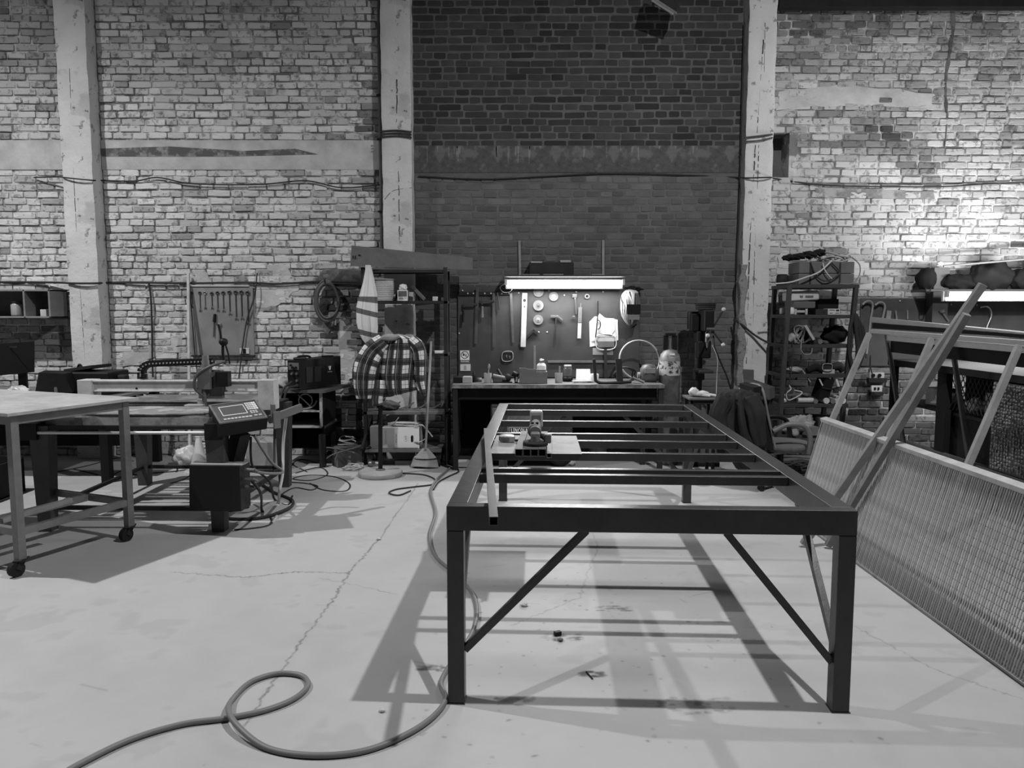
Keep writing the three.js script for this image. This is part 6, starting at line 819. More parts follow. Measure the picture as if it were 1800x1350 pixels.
{ // pillar drill
  const z = -8.0, x = 1.975, t = thing('pillar_drill', 'black pillar drill with pulley cover and long feed handles', 'drill press', [x, 0, z]), Y = { top: 1.683, hd: 1.594, hb: 1.392, tb: 0.998 };
  part('column', cyl([x, 0.04, z - 0.06], [x, Y.hb + 0.02, z - 0.06], 0.042), M.darksteel, t); part('base', slab([x - 0.17, 0, z - 0.25], [x + 0.17, 0.05, z + 0.25], 0.01), M.black, t); part('table', [slab([x - 0.07, Y.tb - 0.03, z - 0.02], [x + 0.08, Y.tb, z + 0.26], 0.006), slab([x - 0.05, Y.tb - 0.12, z - 0.12], [x + 0.05, Y.tb - 0.03, z + 0.02], 0.01)], M.darksteel, t);
  part('head', [slab([x - 0.01, Y.hb, z - 0.12], [x + 0.09, Y.hd + 0.02, z + 0.2], 0.015), slab([x - 0.045, Y.hb - 0.28, z - 0.02], [x + 0.09, Y.hb - 0.1, z + 0.1], 0.015), slab([x - 0.05, Y.hb - 0.12, z - 0.12], [x + 0.06, Y.hb, z + 0.08], 0.012)], M.black, t);
  part('pulley_cover', [0, 1, 2, 3].map((i) => lathe([[0, 0], [0.1 - i * -0.004, 0], [0.1, 0.014], [0, 0.014]], [x + 0.04, Y.hd + 0.022 + i * 0.018, z + 0.02], 28)), M.darksteel, t, 'stack of pulley discs'); part('motor', [cyl([x - 0.06, Y.hb + 0.02, z - 0.12], [x - 0.06, Y.hd - 0.0, z - 0.12], 0.055), slab([x - 0.1, Y.hb, z - 0.08], [x - 0.02, Y.hd - 0.02, z + 0.02], 0.008)], M.black, t);
  const h = [2.044, 1.409, -7.82], fh = part('feed_hub', cyl([h[0] - 0.06, h[1], h[2]], [h[0] + 0.02, h[1], h[2]], 0.035), M.darksteel, t); for (const e of [[2.155, 1.617, -7.8], [2.164, 1.257, -7.82], [1.953, 1.357, -7.62]]) { part('feed_lever', cyl(h, e, 0.009), M.darksteel, fh); part('lever_knob', ball(0.022, e, 1, 1, 1, 12), M.white, fh); }
  part('spindle', [cyl([x + 0.04, Y.hb, z + 0.12], [x + 0.04, Y.hb - 0.11, z + 0.12], 0.022), cyl([x + 0.04, Y.hb - 0.11, z + 0.12], [x + 0.04, Y.hb - 0.17, z + 0.12], 0.016, 0.006)], M.steel, t); part('switch_plate', box(0.05, 0.06, 0.02, [2.069, 1.483, -7.88]), M.grey, t);
  solo('drill_cable', tube([[2.073, 1.349, -7.86], [2.083, 1.233, -7.84], [2.161, 1.083, -7.9], [2.244, 0.93, -7.95], [2.311, 0.776, -8]], 0.009), M.cable, 'dark cord hanging from the pillar drill towards the column foot', 'cord'); solo('drill_cable', tube([[2.048, 1.258, -7.8], [2.104, 1.118, -7.8], [2.103, 0.943, -7.8], [2.08, 0.764, -7.72]], 0.004), M.cablewhite, 'thin pale cord hanging from the pillar drill to the stool', 'cord');
}
{ // stool with gloves
  const z = -7.35, x = 1.827, y = 0.776, t = thing('work_stool', 'small square steel stand in front of the pillar drill', 'stand', [x, 0, z]); part('top', slab([x - 0.14, y - 0.02, z - 0.16], [x + 0.14, y, z + 0.14]), M.grey, t); part('apron', [slab([x - 0.12, y - 0.06, z + 0.1], [x + 0.12, y - 0.02, z + 0.115])], M.dark, t);
  for (const [a, b] of [[-0.11, 0.1], [0.11, 0.1], [-0.11, -0.12], [0.11, -0.12]]) part('leg', bar([x + a, 0, z + b], [x + a, y - 0.02, z + b], 0.03, 0.03, 0.003, [1, 0, 0]), M.dark, t); part('stretcher', [bar([x - 0.11, 0.2, z + 0.1], [x + 0.11, 0.2, z + 0.1], 0.025)], M.dark, t);
  const g = thing('work_gloves', 'pair of white work gloves lying on the small steel stand', 'gloves', [x, y, z]); part('cuff', lump(0.05, [x - 0.07, y + 0.045, z + 0.02], 1, 0.95, 0.9, 0.1, 2, 18), fabric(0.66), g); part('palm', lump(0.06, [x + 0.0, y + 0.03, z + 0.03], 1.3, 0.5, 0.8, 0.08, 3, 18), fabric(0.66), g); for (let i = 0; i < 4; i++) part('finger', cyl([x + 0.05, y + 0.025, z - 0.02 + i * 0.028], [x + 0.13 + (i === 1 ? 0.02 : 0), y + 0.012, z - 0.03 + i * 0.034], 0.014, 0.011, 10), fabric(0.66), g); part('thumb', cyl([x, y + 0.02, z + 0.06], [x + 0.07, y + 0.014, z + 0.095], 0.015, 0.012, 10), fabric(0.66), g);
}
{ // chair with jacket
  const z = -6.85, t = thing('office_chair', 'worn office chair with arms standing behind the steel table frame', 'chair', [2.442, 0, z]), cx = t.position.x, sy = 0.384;
  part('seat', loft([[0, 0.1, 0.1], [0.01, 0.23, 0.23], [0.05, 0.245, 0.245], [0.08, 0.22, 0.22], [0.085, 0.1, 0.1]].map(([h, a, b]) => ({ c: [cx + 0.02, sy - 0.04 + h, z], rx: a, rz: b })), { seg: 32 }), G(0.13, 0.8), t, 'padded seat'); part('seat_rim', bar([cx - 0.2, sy - 0.06, z + 0.15], [cx + 0.22, sy + 0.0, z + 0.15], 0.03, 0.02), G(0.26, 0.4, 0.3, 'steel'), t);
  part('backrest', hexa([[cx - 0.22, sy, z + 0.23], [cx - 0.14, sy, z + 0.23], [cx - 0.26, sy + 0.56, z + 0.21], [cx - 0.33, sy + 0.55, z + 0.21], [cx - 0.22, sy, z - 0.23], [cx - 0.14, sy, z - 0.23], [cx - 0.26, sy + 0.56, z - 0.21], [cx - 0.33, sy + 0.55, z - 0.21]]), M.blackmatt, t); part('back_edge', tube([[cx - 0.13, sy + 0.02, z + 0.235], [cx - 0.2, sy + 0.3, z + 0.23], [cx - 0.25, sy + 0.54, z + 0.2], [cx - 0.25, sy + 0.56, z], [cx - 0.25, sy + 0.54, z - 0.2]], 0.012), G(0.2, 0.5), t);
  for (const s of [1, -1]) part('armrest', tube([[cx - 0.16, sy + 0.17, z + s * 0.25], [cx - 0.02, sy + 0.23, z + s * 0.25], [cx + 0.12, sy + 0.21, z + s * 0.25], [cx + 0.17, sy + 0.1, z + s * 0.25], [cx + 0.16, sy - 0.03, z + s * 0.24]], 0.024), s > 0 ? G(0.16, 0.5) : M.black, t);
  part('column', cyl([cx, 0.08, z], [cx, sy - 0.05, z], 0.03), M.black, t); for (let k = 0; k < 5; k++) { const a = k * 1.2566, e = [cx + Math.cos(a) * 0.27, 0.06, z + Math.sin(a) * 0.27], l = part('base_leg', bar([cx, 0.1, z], e, 0.05, 0.03), M.black, t); part('caster', cyl([e[0], 0.027, e[2] - 0.02], [e[0], 0.027, e[2] + 0.02], 0.027), M.rubber, l); }
  const j = thing('work_jacket', 'dark crumpled work jacket slung over the back of the office chair', 'jacket', [2.034, sy, -6.8]), R = (c, rx, rz, f = 1) => ({ c, rx, rz, f });
  part('body', loft([R([2.024, 0.901, -6.78], 0.05, 0.08, 0.3), R([2.02, 0.881, -6.78], 0.15, 0.16, 0.5), R([2.032, 0.809, -6.78], 0.2, 0.21, 0.8), R([2.035, 0.712, -6.78], 0.225, 0.235, 1), R([2.048, 0.593, -6.78], 0.215, 0.24, 1.2), R([2.083, 0.464, -6.78], 0.19, 0.23, 1.3), R([2.133, 0.308, -6.78], 0.165, 0.22, 1.2), R([2.189, 0.163, -6.78], 0.13, 0.2, 1)], { folds: 0.2, n: 9, s: 3.3, seg: 96 }), fabric(0.035), j);
  part('sleeve', limb([[2.078, 0.843, -6.62], [2.109, 0.727, -6.55], [2.124, 0.577, -6.55], [2.161, 0.426, -6.56]], [[0.08, 0.07], [0.085, 0.075], [0.07, 0.06], [0.055, 0.05]], { folds: 0.12, n: 6, s: 2, seg: 36 }), fabric(0.035), j); part('sleeve', limb([[1.859, 0.845, -6.6], [1.793, 0.698, -6.58], [1.827, 0.523, -6.58]], [[0.07, 0.06], [0.075, 0.065], [0.06, 0.05]], { folds: 0.12, n: 6, s: 5, seg: 36 }), fabric(0.035), j); part('hood', lump(0.13, [2.067, 0.836, -6.68], 1.2, 0.6, 0.8, 0.18, 4), fabric(0.04), j);
}
{ // I-beam offcut on a stand
  const t = thing('beam_offcut', 'short heavy steel beam offcut on a stand by the right column', 'beam', [2.419, 0, -7.55]), m = G(0.07, 0.6, 0, 'steel'); part('back_flange', hexa([[2.313, 0.891, -7.6], [2.421, 0.88, -7.6], [2.417, 1.017, -7.6], [2.309, 1.023, -7.6], [2.343, 0.882, -7.7], [2.453, 0.882, -7.7], [2.449, 1.009, -7.7], [2.339, 1.015, -7.7]]), G(0.1, 0.6, 0, 'steel'), t);
  part('beam', hexa([[2.285, 0.799, -7.5], [2.479, 0.748, -7.3], [2.475, 0.859, -7.3], [2.281, 0.929, -7.5], [2.419, 0.784, -7.75], [2.637, 0.742, -7.6], [2.633, 0.845, -7.6], [2.415, 0.924, -7.75]]), m, t); for (const [x, z] of [[2.42, -7.62], [2.5, -7.42], [2.58, -7.58]]) part('leg', bar([x, 0, z], [x, 0.78, z], 0.05, 0.05, 0.003, [1, 0, 0]), M.dark, t);
}
{ // steel rack and its load
  const t = thing('steel_rack', 'dark slotted-angle steel rack stacked with tools, right of the column', 'rack', [3.1, 0, -7.95]), m = G(0.05, 0.6, 0.1, 'steel'), zf = -7.7, zb = -8.15;
  const post = (a, b) => { const d = [(b[0] - a[0]) / (b[1] - a[1]), 0]; const f = [a[0] - d[0] * a[1], 0, a[2]]; part('post', bar(f, a, 0.05, 0.04, 0.003, [1, 0, 0]), m, t); };
  post([2.782, 1.872, -7.7], [2.731, 0.492, -7.7]); post([3.449, 1.867, -7.7], [3.377, 0.719, -7.7]); post([2.789, 1.864, -8.15], [2.737, 0.427, -8.15]); post([3.428, 1.864, -8.15], [3.366, 0.668, -8.15]);
  const lv = [[[2.771, 1.85, -7.7], [3.456, 1.85, -7.7]], [[2.765, 1.549, -7.7], [3.435, 1.537, -7.7]], [[2.752, 1.251, -7.7], [3.419, 1.24, -7.7]], [[2.745, 0.951, -7.7], [3.403, 0.94, -7.7]], [[2.732, 0.649, -7.7], [3.392, 0.638, -7.7]], [[2.719, 0.333, -7.7], [3.37, 0.333, -7.7]]];
  for (const [a, b] of lv) part('shelf', slab([a[0] - 0.02, a[1] - 0.02, zb], [b[0] + 0.02, a[1] + 0.015, zf + 0.02]), m, t);
  const Y = lv.map(([a]) => a[1] + 0.0155), S = solo, X = (px) => px;
  const tc = thing('tool_chest', 'grey cantilever tool chest on top of the steel rack', 'tool chest', [3.123, Y[0], -7.85]); part('lower_box', slab([2.888, Y[0], -8.05], [3.444, Y[0] + 0.11, -7.74], 0.006), G(0.13, 0.5), tc); part('upper_box', slab([2.888, Y[0] + 0.114, -8.05], [3.444, Y[0] + 0.23, -7.742], 0.006), G(0.13, 0.5), tc); part('latch', [slab([3.008, Y[0] + 0.09, -7.742], [3.031, Y[0] + 0.14, -7.734])], M.dark, tc); part('strap', slab([2.991, Y[0] + 0.002, -7.74], [3.008, Y[0] + 0.22, -7.736]), M.dark, tc); part('strap', [slab([3.289, Y[0] + 0.002, -7.74], [3.306, Y[0] + 0.22, -7.736])], M.dark, tc);
  const cl = []; const cy = Y[0] + 0.245; for (let i = 0; i < 56; i++) { const a = i * 0.52, R = 0.15 + 0.03 * Math.sin(i * 0.9); cl.push([3.275 + Math.cos(a) * R, cy + i * 0.0012 + 0.02 * Math.sin(i * 1.7), -7.88 + Math.sin(a) * R * 0.75]); } S('cable_coil', tube(cl, 0.0085, 420, false, 6), G(0.3, 0.6, 0, null), 'big coil of grey cable lying on the tool chest', 'cable');
  S('loose_cable', tube([[3.196, cy - 0.02, -7.72], [3.282, cy - 0.13, -7.715], [3.143, cy - 0.21, -7.71], [3.055, cy - 0.16, -7.715], [2.993, cy - 0.02, -7.73]], 0.007, 60), M.cable, 'dark cable loop drooping over the front of the tool chest', 'cable'); S('loose_cable', tube([[3.199, 2.104, -7.71], [3.074, 1.991, -7.7], [2.926, 1.934, -7.68], [2.782, 1.888, -7.67], [2.62, 1.871, -7.66]], 0.008), M.cablewhite, 'pale cable running down to the left over the tool chest', 'cable'); S('loose_cable', tube([[3.109, 2.082, -7.71], [3.13, 2.008, -7.7], [3.178, 1.946, -7.7], [3.202, 1.923, -7.7]], 0.006), M.cablewhite, 'short pale cable end crossing the tool chest front', 'cable'); S('loose_cable', tube([[3.419, 2.142, -7.76], [3.484, 2.06, -7.72], [3.474, 1.952, -7.7], [3.404, 1.878, -7.69], [3.27, 1.872, -7.68]], 0.006), M.cablegrey, 'grey cable hanging off the right end of the tool chest', 'cable'); S('tool_roll', [lump(0.05, [2.798, 2.139, -7.8], 1.2, 0.6, 1, 0.25, 1), lump(0.055, [2.901, 2.15, -7.8], 1.3, 0.6, 1, 0.25, 3), lump(0.055, [3.015, 2.167, -7.8], 1.3, 0.65, 1, 0.25, 5), lump(0.045, [3.106, 2.19, -7.8], 1.3, 0.7, 1, 0.25, 7)], M.blackmatt, 'lumpy black tool roll on the left of the tool chest', 'tool roll'); S('dark_can', lathe([[0, 0], [0.06, 0], [0.06, 0.1], [0.04, 0.115], [0, 0.115]], [2.806, Y[0], -7.98], 18), M.dark, 'dark round can beside the tool chest', 'can');
  // second level
  const wc = thing('power_tool_case', 'white moulded case on the upper shelf of the steel rack', 'case', [2.954, Y[1] + 0.12, -7.9]); part('shell', box(0.3, 0.1, 0.24, [2.954, 1.754, -7.86], 0.02, 0, 0, 0.05), G(0.5, 0.45), wc); part('latch', [box(0.03, 0.02, 0.01, [2.919, 1.748, -7.738]), box(0.08, 0.02, 0.01, [2.999, 1.748, -7.738])], M.grey, wc);
  S('flat_case', slab([2.843, Y[1] + 0.065, -8.0], [3.061, 1.697, -7.73], 0.006), G(0.1, 0.5), 'flat grey case under the white moulded case', 'case'); S('parts_tray', [slab([2.856, Y[1], -7.9], [2.879, Y[1] + 0.062, -7.74]), slab([2.965, Y[1], -7.9], [2.988, Y[1] + 0.062, -7.74]), slab([2.879, Y[1] + 0.02, -7.9], [2.965, Y[1] + 0.045, -7.75])], G(0.42, 0.5), 'white H-shaped bracket on the upper shelf under the flat case', 'bracket'); S('jar', lathe([[0, 0], [0.03, 0], [0.034, 0.01], [0.034, 0.07], [0, 0.075]], [2.826, Y[1], -7.76], 16), M.white, 'small white jar at the front post of the steel rack', 'jar'); S('jar', lathe([[0, 0], [0.03, 0], [0.034, 0.01], [0.034, 0.065], [0, 0.07]], [2.787, Y[1], -7.88], 16), M.lightgrey, 'small pale jar behind the front post of the steel rack', 'jar'); S('carton', slab([3.131, Y[1], -8.1], [3.345, Y[1] + 0.16, -7.85]), M.black, 'black carton at the back of the upper shelf', 'box');
  const rd = thing('small_meter', 'small meter with a white front on the upper rack shelf', 'meter', [3.191, Y[1], -7.8]); part('case', slab([3.071, Y[1], -7.86], [3.191, Y[1] + 0.055, -7.745]), M.dark, rd); part('front', slab([3.191, Y[1], -7.86], [3.312, Y[1] + 0.06, -7.735]), G(0.62, 0.5), rd); part('display', [slab([3.272, Y[1] + 0.035, -7.735], [3.301, Y[1] + 0.053, -7.732]), slab([3.203, Y[1] + 0.045, -7.735], [3.26, Y[1] + 0.05, -7.732]), slab([3.209, Y[1] + 0.014, -7.735], [3.237, Y[1] + 0.019, -7.732]), slab([3.266, Y[1] + 0.014, -7.735], [3.301, Y[1] + 0.019, -7.732])], M.dark, rd);
  // third level
  const pl = thing('circular_saw', 'power saw tipped on its side with a pale sole plate, middle rack shelf', 'saw', [2.991, Y[2], -7.8]); part('sole', bar([2.953, 1.457, -7.72], [3.037, 1.314, -7.7], 0.14, 0.025), G(0.45, 0.4), pl); part('body', lump(0.07, [2.945, 1.352, -7.78], 1.1, 0.9, 0.9, 0.12, 2, 20), M.black, pl); part('heel', box(0.08, 0.03, 0.12, [3.042, 1.284, -7.74], 0.006, 0, 0, 0.4), M.dark, pl); const cb = []; for (let i = 0; i < 26; i++) cb.push([2.898 + 0.05 * Math.sin(i * 1.1), Y[2] + 0.1 + 0.09 * Math.cos(i * 0.93), -7.7 + 0.02 * Math.sin(i * 2)]); S('tool_cable', tube([...cb, [2.905, 1.213, -7.66], [2.941, 1.167, -7.66], [3.003, 1.173, -7.66], [3.018, 1.23, -7.66]], 0.007, 200, false, 5), M.cablegrey, 'bundle of cord tumbling from the saw on the middle shelf', 'cord'); S('sanding_block', limb([[2.799, 1.295, -7.74], [2.844, 1.336, -7.74], [2.895, 1.353, -7.74]], [[0.03, 0.035], [0.045, 0.05], [0.03, 0.035]], {}), M.lightgrey, 'pale rounded tool body at the left of the middle shelf', 'tool'); S('tool_bag', lump(0.12, [3.335, Y[2] + 0.09, -7.9], 1.1, 0.8, 0.9, 0.12, 3), M.blackmatt, 'rounded black bag on the middle rack shelf', 'bag'); S('pipe_stub', cyl([3.112, 1.291, -7.7], [3.27, 1.272, -7.9], 0.022), M.steel, 'short pipe stub with its open end out, middle rack shelf', 'pipe'); S('tool_cable', tube([[2.816, 1.299, -7.66], [2.817, 1.156, -7.65], [2.811, 1.013, -7.65], [2.797, 0.868, -7.66], [2.771, 0.782, -7.66]], 0.005), M.cable, 'thin dark cord dangling past three shelves of the rack', 'cord');
  // fourth
  S('heat_gun', [lump(0.055, [2.873, 1.006, -7.74], 1.5, 0.6, 0.8, 0.1, 2), bar([2.954, 1.006, -7.74], [3.022, 0.884, -7.68], 0.014, 0.01)], M.lightgrey, 'pale tool with a hanging strap on the fourth rack shelf', 'tool'); S('hose_bundle', limb([[3.008, 0.993, -7.76], [3.106, 1.028, -7.76], [3.177, 0.993, -7.76]], [[0.03, 0.03], [0.04, 0.04], [0.03, 0.03]], {}), M.blackmatt, 'dark bundled hose on the fourth rack shelf', 'hose'); const md = thing('multimeter', 'small framed instrument on the fourth rack shelf', 'meter', [3.201, Y[3], -7.74]); part('case', slab([3.16, Y[3] + 0.045, -7.78], [3.247, 1.06, -7.73]), M.dark, md); part('frame', tube([[3.158, 1.06, -7.72], [3.245, 1.06, -7.72], [3.241, 1.002, -7.72], [3.16, 1.002, -7.72]], 0.005, 40, true, 5), M.lightgrey, md); part('base', slab([3.161, Y[3], -7.8], [3.283, Y[3] + 0.042, -7.73]), G(0.5, 0.5), md); S('hose_bundle', limb([[3.271, 1.026, -7.78], [3.346, 1.038, -7.78], [3.383, 0.991, -7.78]], [[0.04, 0.04], [0.045, 0.045], [0.03, 0.03]], {}), M.dark, 'ribbed dark hose at the right of the fourth rack shelf', 'hose');
  // fifth: pipes and trays
  const ends = [['leftmost', [3.081, 0.687, -7.68], 0.024], ['second', [3.191, 0.687, -7.68], 0.03], ['third', [3.255, 0.681, -7.68], 0.026], ['fourth', [3.301, 0.681, -7.68], 0.022], ['rightmost and brightest', [3.349, 0.676, -7.67], 0.034]]; ends.forEach(([w, p, r], i) => S('pipe', cyl([p[0], Y[4] + r, p[2]], [p[0] + 0.02, Y[4] + r, -8.1], r, r, 20), i === 4 ? G(0.75, 0.3) : i % 2 ? M.white : M.steel, `pale pipe lying end-on on the fifth rack shelf, ${w} of the five`, 'pipe', 'pipes on the fifth shelf')); S('pipe', cyl([2.91, Y[4] + 0.03, -7.72], [3.066, Y[4] + 0.03, -7.72], 0.028), G(0.5, 0.4), 'pale pipe lying crosswise on the fifth rack shelf', 'pipe'); S('lamp_bulb', [ball(0.03, [2.776, Y[4] + 0.03, -7.72], 1, 1, 1, 14), cyl([2.776, Y[4] + 0.05, -7.73], [2.782, Y[4] + 0.09, -7.74], 0.014)], G(0.4, 0.2, 0, null), 'pale glass bulb at the left of the fifth rack shelf', 'bulb'); S('loose_cable', tube([[2.802, 0.86, -7.69], [2.823, 0.814, -7.68], [2.778, 0.768, -7.68], [2.802, 0.703, -7.69], [2.868, 0.719, -7.7], [2.955, 0.775, -7.72], [2.884, 0.795, -7.75]], 0.007), M.cablewhite, 'pale cable looped on the fifth rack shelf', 'cable');
  const fr = thing('folding_trestle', 'folded black trestle with pale edges standing on the fifth shelf', 'trestle', [3.249, Y[4], -7.85]); part('panel', bar([3.163, 0.708, -7.8], [3.225, 0.914, -7.8], 0.2, 0.1), M.black, fr); for (const [a, b, w] of [[[3.115, 0.917, -7.7], [3.152, 0.847, -7.7], 0.014], [[3.288, 0.917, -7.7], [3.315, 0.835, -7.7], 0.022], [[3.322, 0.789, -7.7], [3.343, 0.708, -7.7], 0.014]]) part('edge', bar(a, b, 0.01, w), M.white, fr); part('rail', tube([[3.142, 0.824, -7.7], [3.23, 0.813, -7.69], [3.315, 0.83, -7.7]], 0.01), M.black, fr);
  // foot
  S('rag_heap', [lump(0.13, [2.909, Y[5] + 0.08, -7.75], 1.3, 0.75, 0.8, 0.25, 3, 30), lump(0.08, [3.012, Y[5] + 0.13, -7.78], 1, 0.8, 0.9, 0.3, 5, 24)], fabric(0.4), 'heap of pale rags on the lowest rack shelf', 'rags'); S('grey_carton', box(0.12, 0.09, 0.1, [3.022, Y[5] + 0.047, -7.64], 0.004, 0.3), G(0.2, 0.8), 'small grey carton in front of the rag heap', 'box'); S('paper_tag', box(0.05, 0.06, 0.02, [3.102, Y[5] + 0.03, -7.66]), M.white, 'small white carton end on the lowest rack shelf', 'box'); const lc = thing('carton', 'dark carton with a white label on the lowest rack shelf', 'box', [3.238, Y[5], -7.8]); part('body', slab([3.128, Y[5], -7.98], [3.354, Y[5] + 0.17, -7.71]), G(0.07, 0.8), lc); part('label_tag', slab([3.18, Y[5] + 0.04, -7.71], [3.267, Y[5] + 0.1, -7.706]), M.white, lc);
  const wp = []; for (let i = 0; i < 90; i++) wp.push([2.82 + 0.26 * Math.sin(i * 1.37) + 0.05 * Math.sin(i * 0.31), 0.03 + 0.12 * Math.abs(Math.sin(i * 0.77)) * (1 - 0.4 * Math.abs(Math.sin(i * 1.37))), -7.25 + 0.2 * Math.cos(i * 1.13)]); S('wire_heap', tube(wp, 0.009, 600, false, 5), M.cable, 'heap of dark cable on the floor under the steel rack', 'cable').userData.kind = 'stuff';
  S('hanging_hose', [tube([[3.413, 1.572, -7.655], [3.386, 1.413, -7.655], [3.39, 1.185, -7.655], [3.438, 0.984, -7.655]], 0.02), tube([[3.425, 1.572, -7.655], [3.449, 1.413, -7.655], [3.475, 1.185, -7.655], [3.454, 1.013, -7.655]], 0.024), tube([[3.436, 1.566, -7.655], [3.504, 1.441, -7.655], [3.526, 1.213, -7.655], [3.482, 1.041, -7.655], [3.426, 1.001, -7.655]], 0.02), tube([[3.43, 1.572, -7.655], [3.483, 1.413, -7.655], [3.503, 1.213, -7.655]], 0.02)], M.cable, 'thick black hoses hanging in a loop from the right post of the rack', 'hose');
}
{ // right tool wall
  const z = -8.37, t = thing('pegboard', 'dark tool board on the pale bricks behind the timber trestle', 'tool board', [4.4, 1.2, z]), x0 = 3.809; part('board', slab([x0, 1.0, -8.386], [6.4, 1.742, z]), G(0.085, 0.7, 0, 'mottle'), t); part('screw_head', [[4.23, 1.711, -8.36], [4.79, 1.674, -8.36], [5.07, 1.668, -8.36]].map((p) => ball(0.01, p, 1, 1, 0.6, 8)), M.white, t).userData.kind = 'stuff';
  const S = solo, hk = (pts, l) => S('hook_bar', tube(pts, 0.012, 40), M.lightgrey, l, 'hook'); hk([[3.809, 1.668, -8.33], [3.839, 1.698, -8.33], [3.881, 1.708, -8.33], [3.913, 1.686, -8.33], [3.917, 1.612, -8.33], [3.903, 1.507, -8.33], [3.892, 1.334, -8.33], [3.876, 1.136, -8.33]], 'long cane-shaped bar at the left edge of the right tool board'); hk([[3.945, 1.662, -8.33], [3.987, 1.692, -8.33], [4.024, 1.692, -8.33], [4.05, 1.662, -8.33], [4.047, 1.594, -8.33], [4.032, 1.52, -8.33]], 'short cane-shaped bar beside the long one on the tool board');
  S('chisel', bar([4.107, 1.606, -8.34], [4.099, 1.52, -8.34], 0.012, 0.05, 0.003, [1, 0, 0]), M.lightgrey, 'broad pale blade hanging right of the cane-shaped bars', 'blade'); S('chisel', bar([4.176, 1.606, -8.34], [4.192, 1.514, -8.34], 0.012, 0.02, 0.003, [1, 0, 0]), M.steel, 'narrow steel blade next to the broad pale one', 'blade'); S('chisel', bar([4.305, 1.612, -8.34], [4.31, 1.514, -8.34], 0.01, 0.012, 0.002, [1, 0, 0]), M.lightgrey, 'thin bright rod hanging alone on the right tool board', 'rod'); const pw = thing('pliers', 'bright pliers hanging under the left end of the right tube light', 'pliers', [4.547, 1.612, -8.34]); part('jaw', [lump(0.02, [4.555, 1.705, -8.33], 1, 1, 0.6, 0.1, 1, 12), bar([4.543, 1.686, -8.34], [4.548, 1.588, -8.34], 0.012, 0.026, 0.003, [1, 0, 0])], G(0.65, 0.35, 0.5, null), pw); part('handle', [bar([4.542, 1.588, -8.34], [4.54, 1.514, -8.34], 0.01, 0.012, 0.002, [1, 0, 0]), bar([4.561, 1.588, -8.34], [4.577, 1.514, -8.34], 0.01, 0.012, 0.002, [1, 0, 0])], M.steel, pw);
  S('curved_rod', tube([[5.066, 1.643, -8.3], [5.145, 1.652, -8.3], [5.185, 1.612, -8.3], [5.195, 1.551, -8.3], [5.174, 1.483, -8.3], [5.153, 1.415, -8.3]], 0.012), M.chrome, 'bright bent rod hanging on the right tool board under the light', 'rod'); S('brush', [cyl([4.604, 1.612, -8.21], [4.612, 1.588, -8.21], 0.03), cyl([4.612, 1.588, -8.21], [4.684, 1.491, -8.21], 0.012)], M.grey, 'round-headed brush hanging on the grey panel under the light', 'brush');
  S('panel_box', slab([4.511, 1.472, -8.36], [4.676, 2.064, -8.22]), G(0.07, 0.6), 'narrow upright dark box crossing behind the left end of the right tube light', 'box');
  const sh = thing('wall_shelf', 'plank shelf carrying dark bags over the right tube light', 'shelf', [5.2, 1.818, -8.25]), sy = 1.83; part('board', slab([4.356, sy - 0.025, -8.395], [6.8, sy, -8.08]), M.darkwood, sh); part('bracket', slab([5.6, sy - 0.2, -8.39], [5.63, sy - 0.025, -8.12]), M.dark, sh);
  const bg = (n, l, g, m = fabric(0.012)) => S(n, g, m, l, 'bag'); const b1 = thing('round_bag', 'round black bag with a strap loop at the left end of the shelf', 'bag', [4.414, sy, -8.2]); part('body', lump(0.11, [4.426, sy + 0.115, -8.22], 0.95, 1.1, 0.9, 0.06, 2, 26), fabric(0.012), b1); part('strap', tube([[4.34, 1.844, -8.06], [4.343, 1.796, -8.05], [4.374, 1.79, -8.05], [4.395, 1.838, -8.06]], 0.006), M.black, b1); bg('tool_bag', 'low slumped dark bag beside the round bag on the shelf', lump(0.14, [4.778, sy + 0.075, -8.22], 1.3, 0.62, 0.8, 0.15, 5, 26)); bg('tool_bag', 'large humped dark bag in the middle of the shelf', lump(0.2, [5.096, sy + 0.13, -8.2], 1.15, 0.85, 0.8, 0.12, 3, 30)); bg('tool_bag', 'wide dark bag at the right end of the shelf', lump(0.2, [5.553, sy + 0.11, -8.2], 1.3, 0.65, 0.8, 0.12, 7, 30)); S('paper_scrap', lump(0.035, [4.594, 2.109, -8.27], 1, 0.8, 0.8, 0.3, 2, 16), M.white, 'crumpled white scrap on top of the upright dark box', 'paper'); S('rod', cyl([4.536, 2.071, -8.1], [5.559, 2.159, -8.1], 0.011), M.grey, 'long thin rod lying across the tops of the dark bags', 'rod');
  const so = thing('wall_socket', 'double wall socket low on the bricks left of the caged bench', 'socket', [4.007, 0.896, -8.36]); part('back_box', box(0.16, 0.09, 0.04, [4.012, 0.882, -8.37]), M.white, so); part('outlet', [cyl([3.975, 0.896, -8.36], [3.961, 0.898, -8.33], 0.02), cyl([4.044, 0.896, -8.36], [4.03, 0.898, -8.33], 0.02)], M.black, so); part('ledge', box(0.2, 0.05, 0.06, [4.015, 0.845, -8.36]), M.dark, so); const s2 = thing('wall_socket', 'small lower wall socket under the double one', 'socket', [4.014, 0.745, -8.36]); part('plate', box(0.12, 0.07, 0.03, [4.021, 0.75, -8.375]), M.white, s2); part('outlet', [box(0.02, 0.03, 0.04, [3.999, 0.75, -8.37]), box(0.02, 0.03, 0.04, [4.037, 0.75, -8.37])], M.black, s2); part('ledge', box(0.14, 0.04, 0.05, [4.018, 0.694, -8.365]), M.dark, s2); S('socket_cable', tube([[3.925, 1.116, -8.34], [3.926, 0.992, -8.33], [3.948, 0.917, -8.33]], 0.007), M.cable, 'short black cord plugged into the double wall socket', 'cord');
}
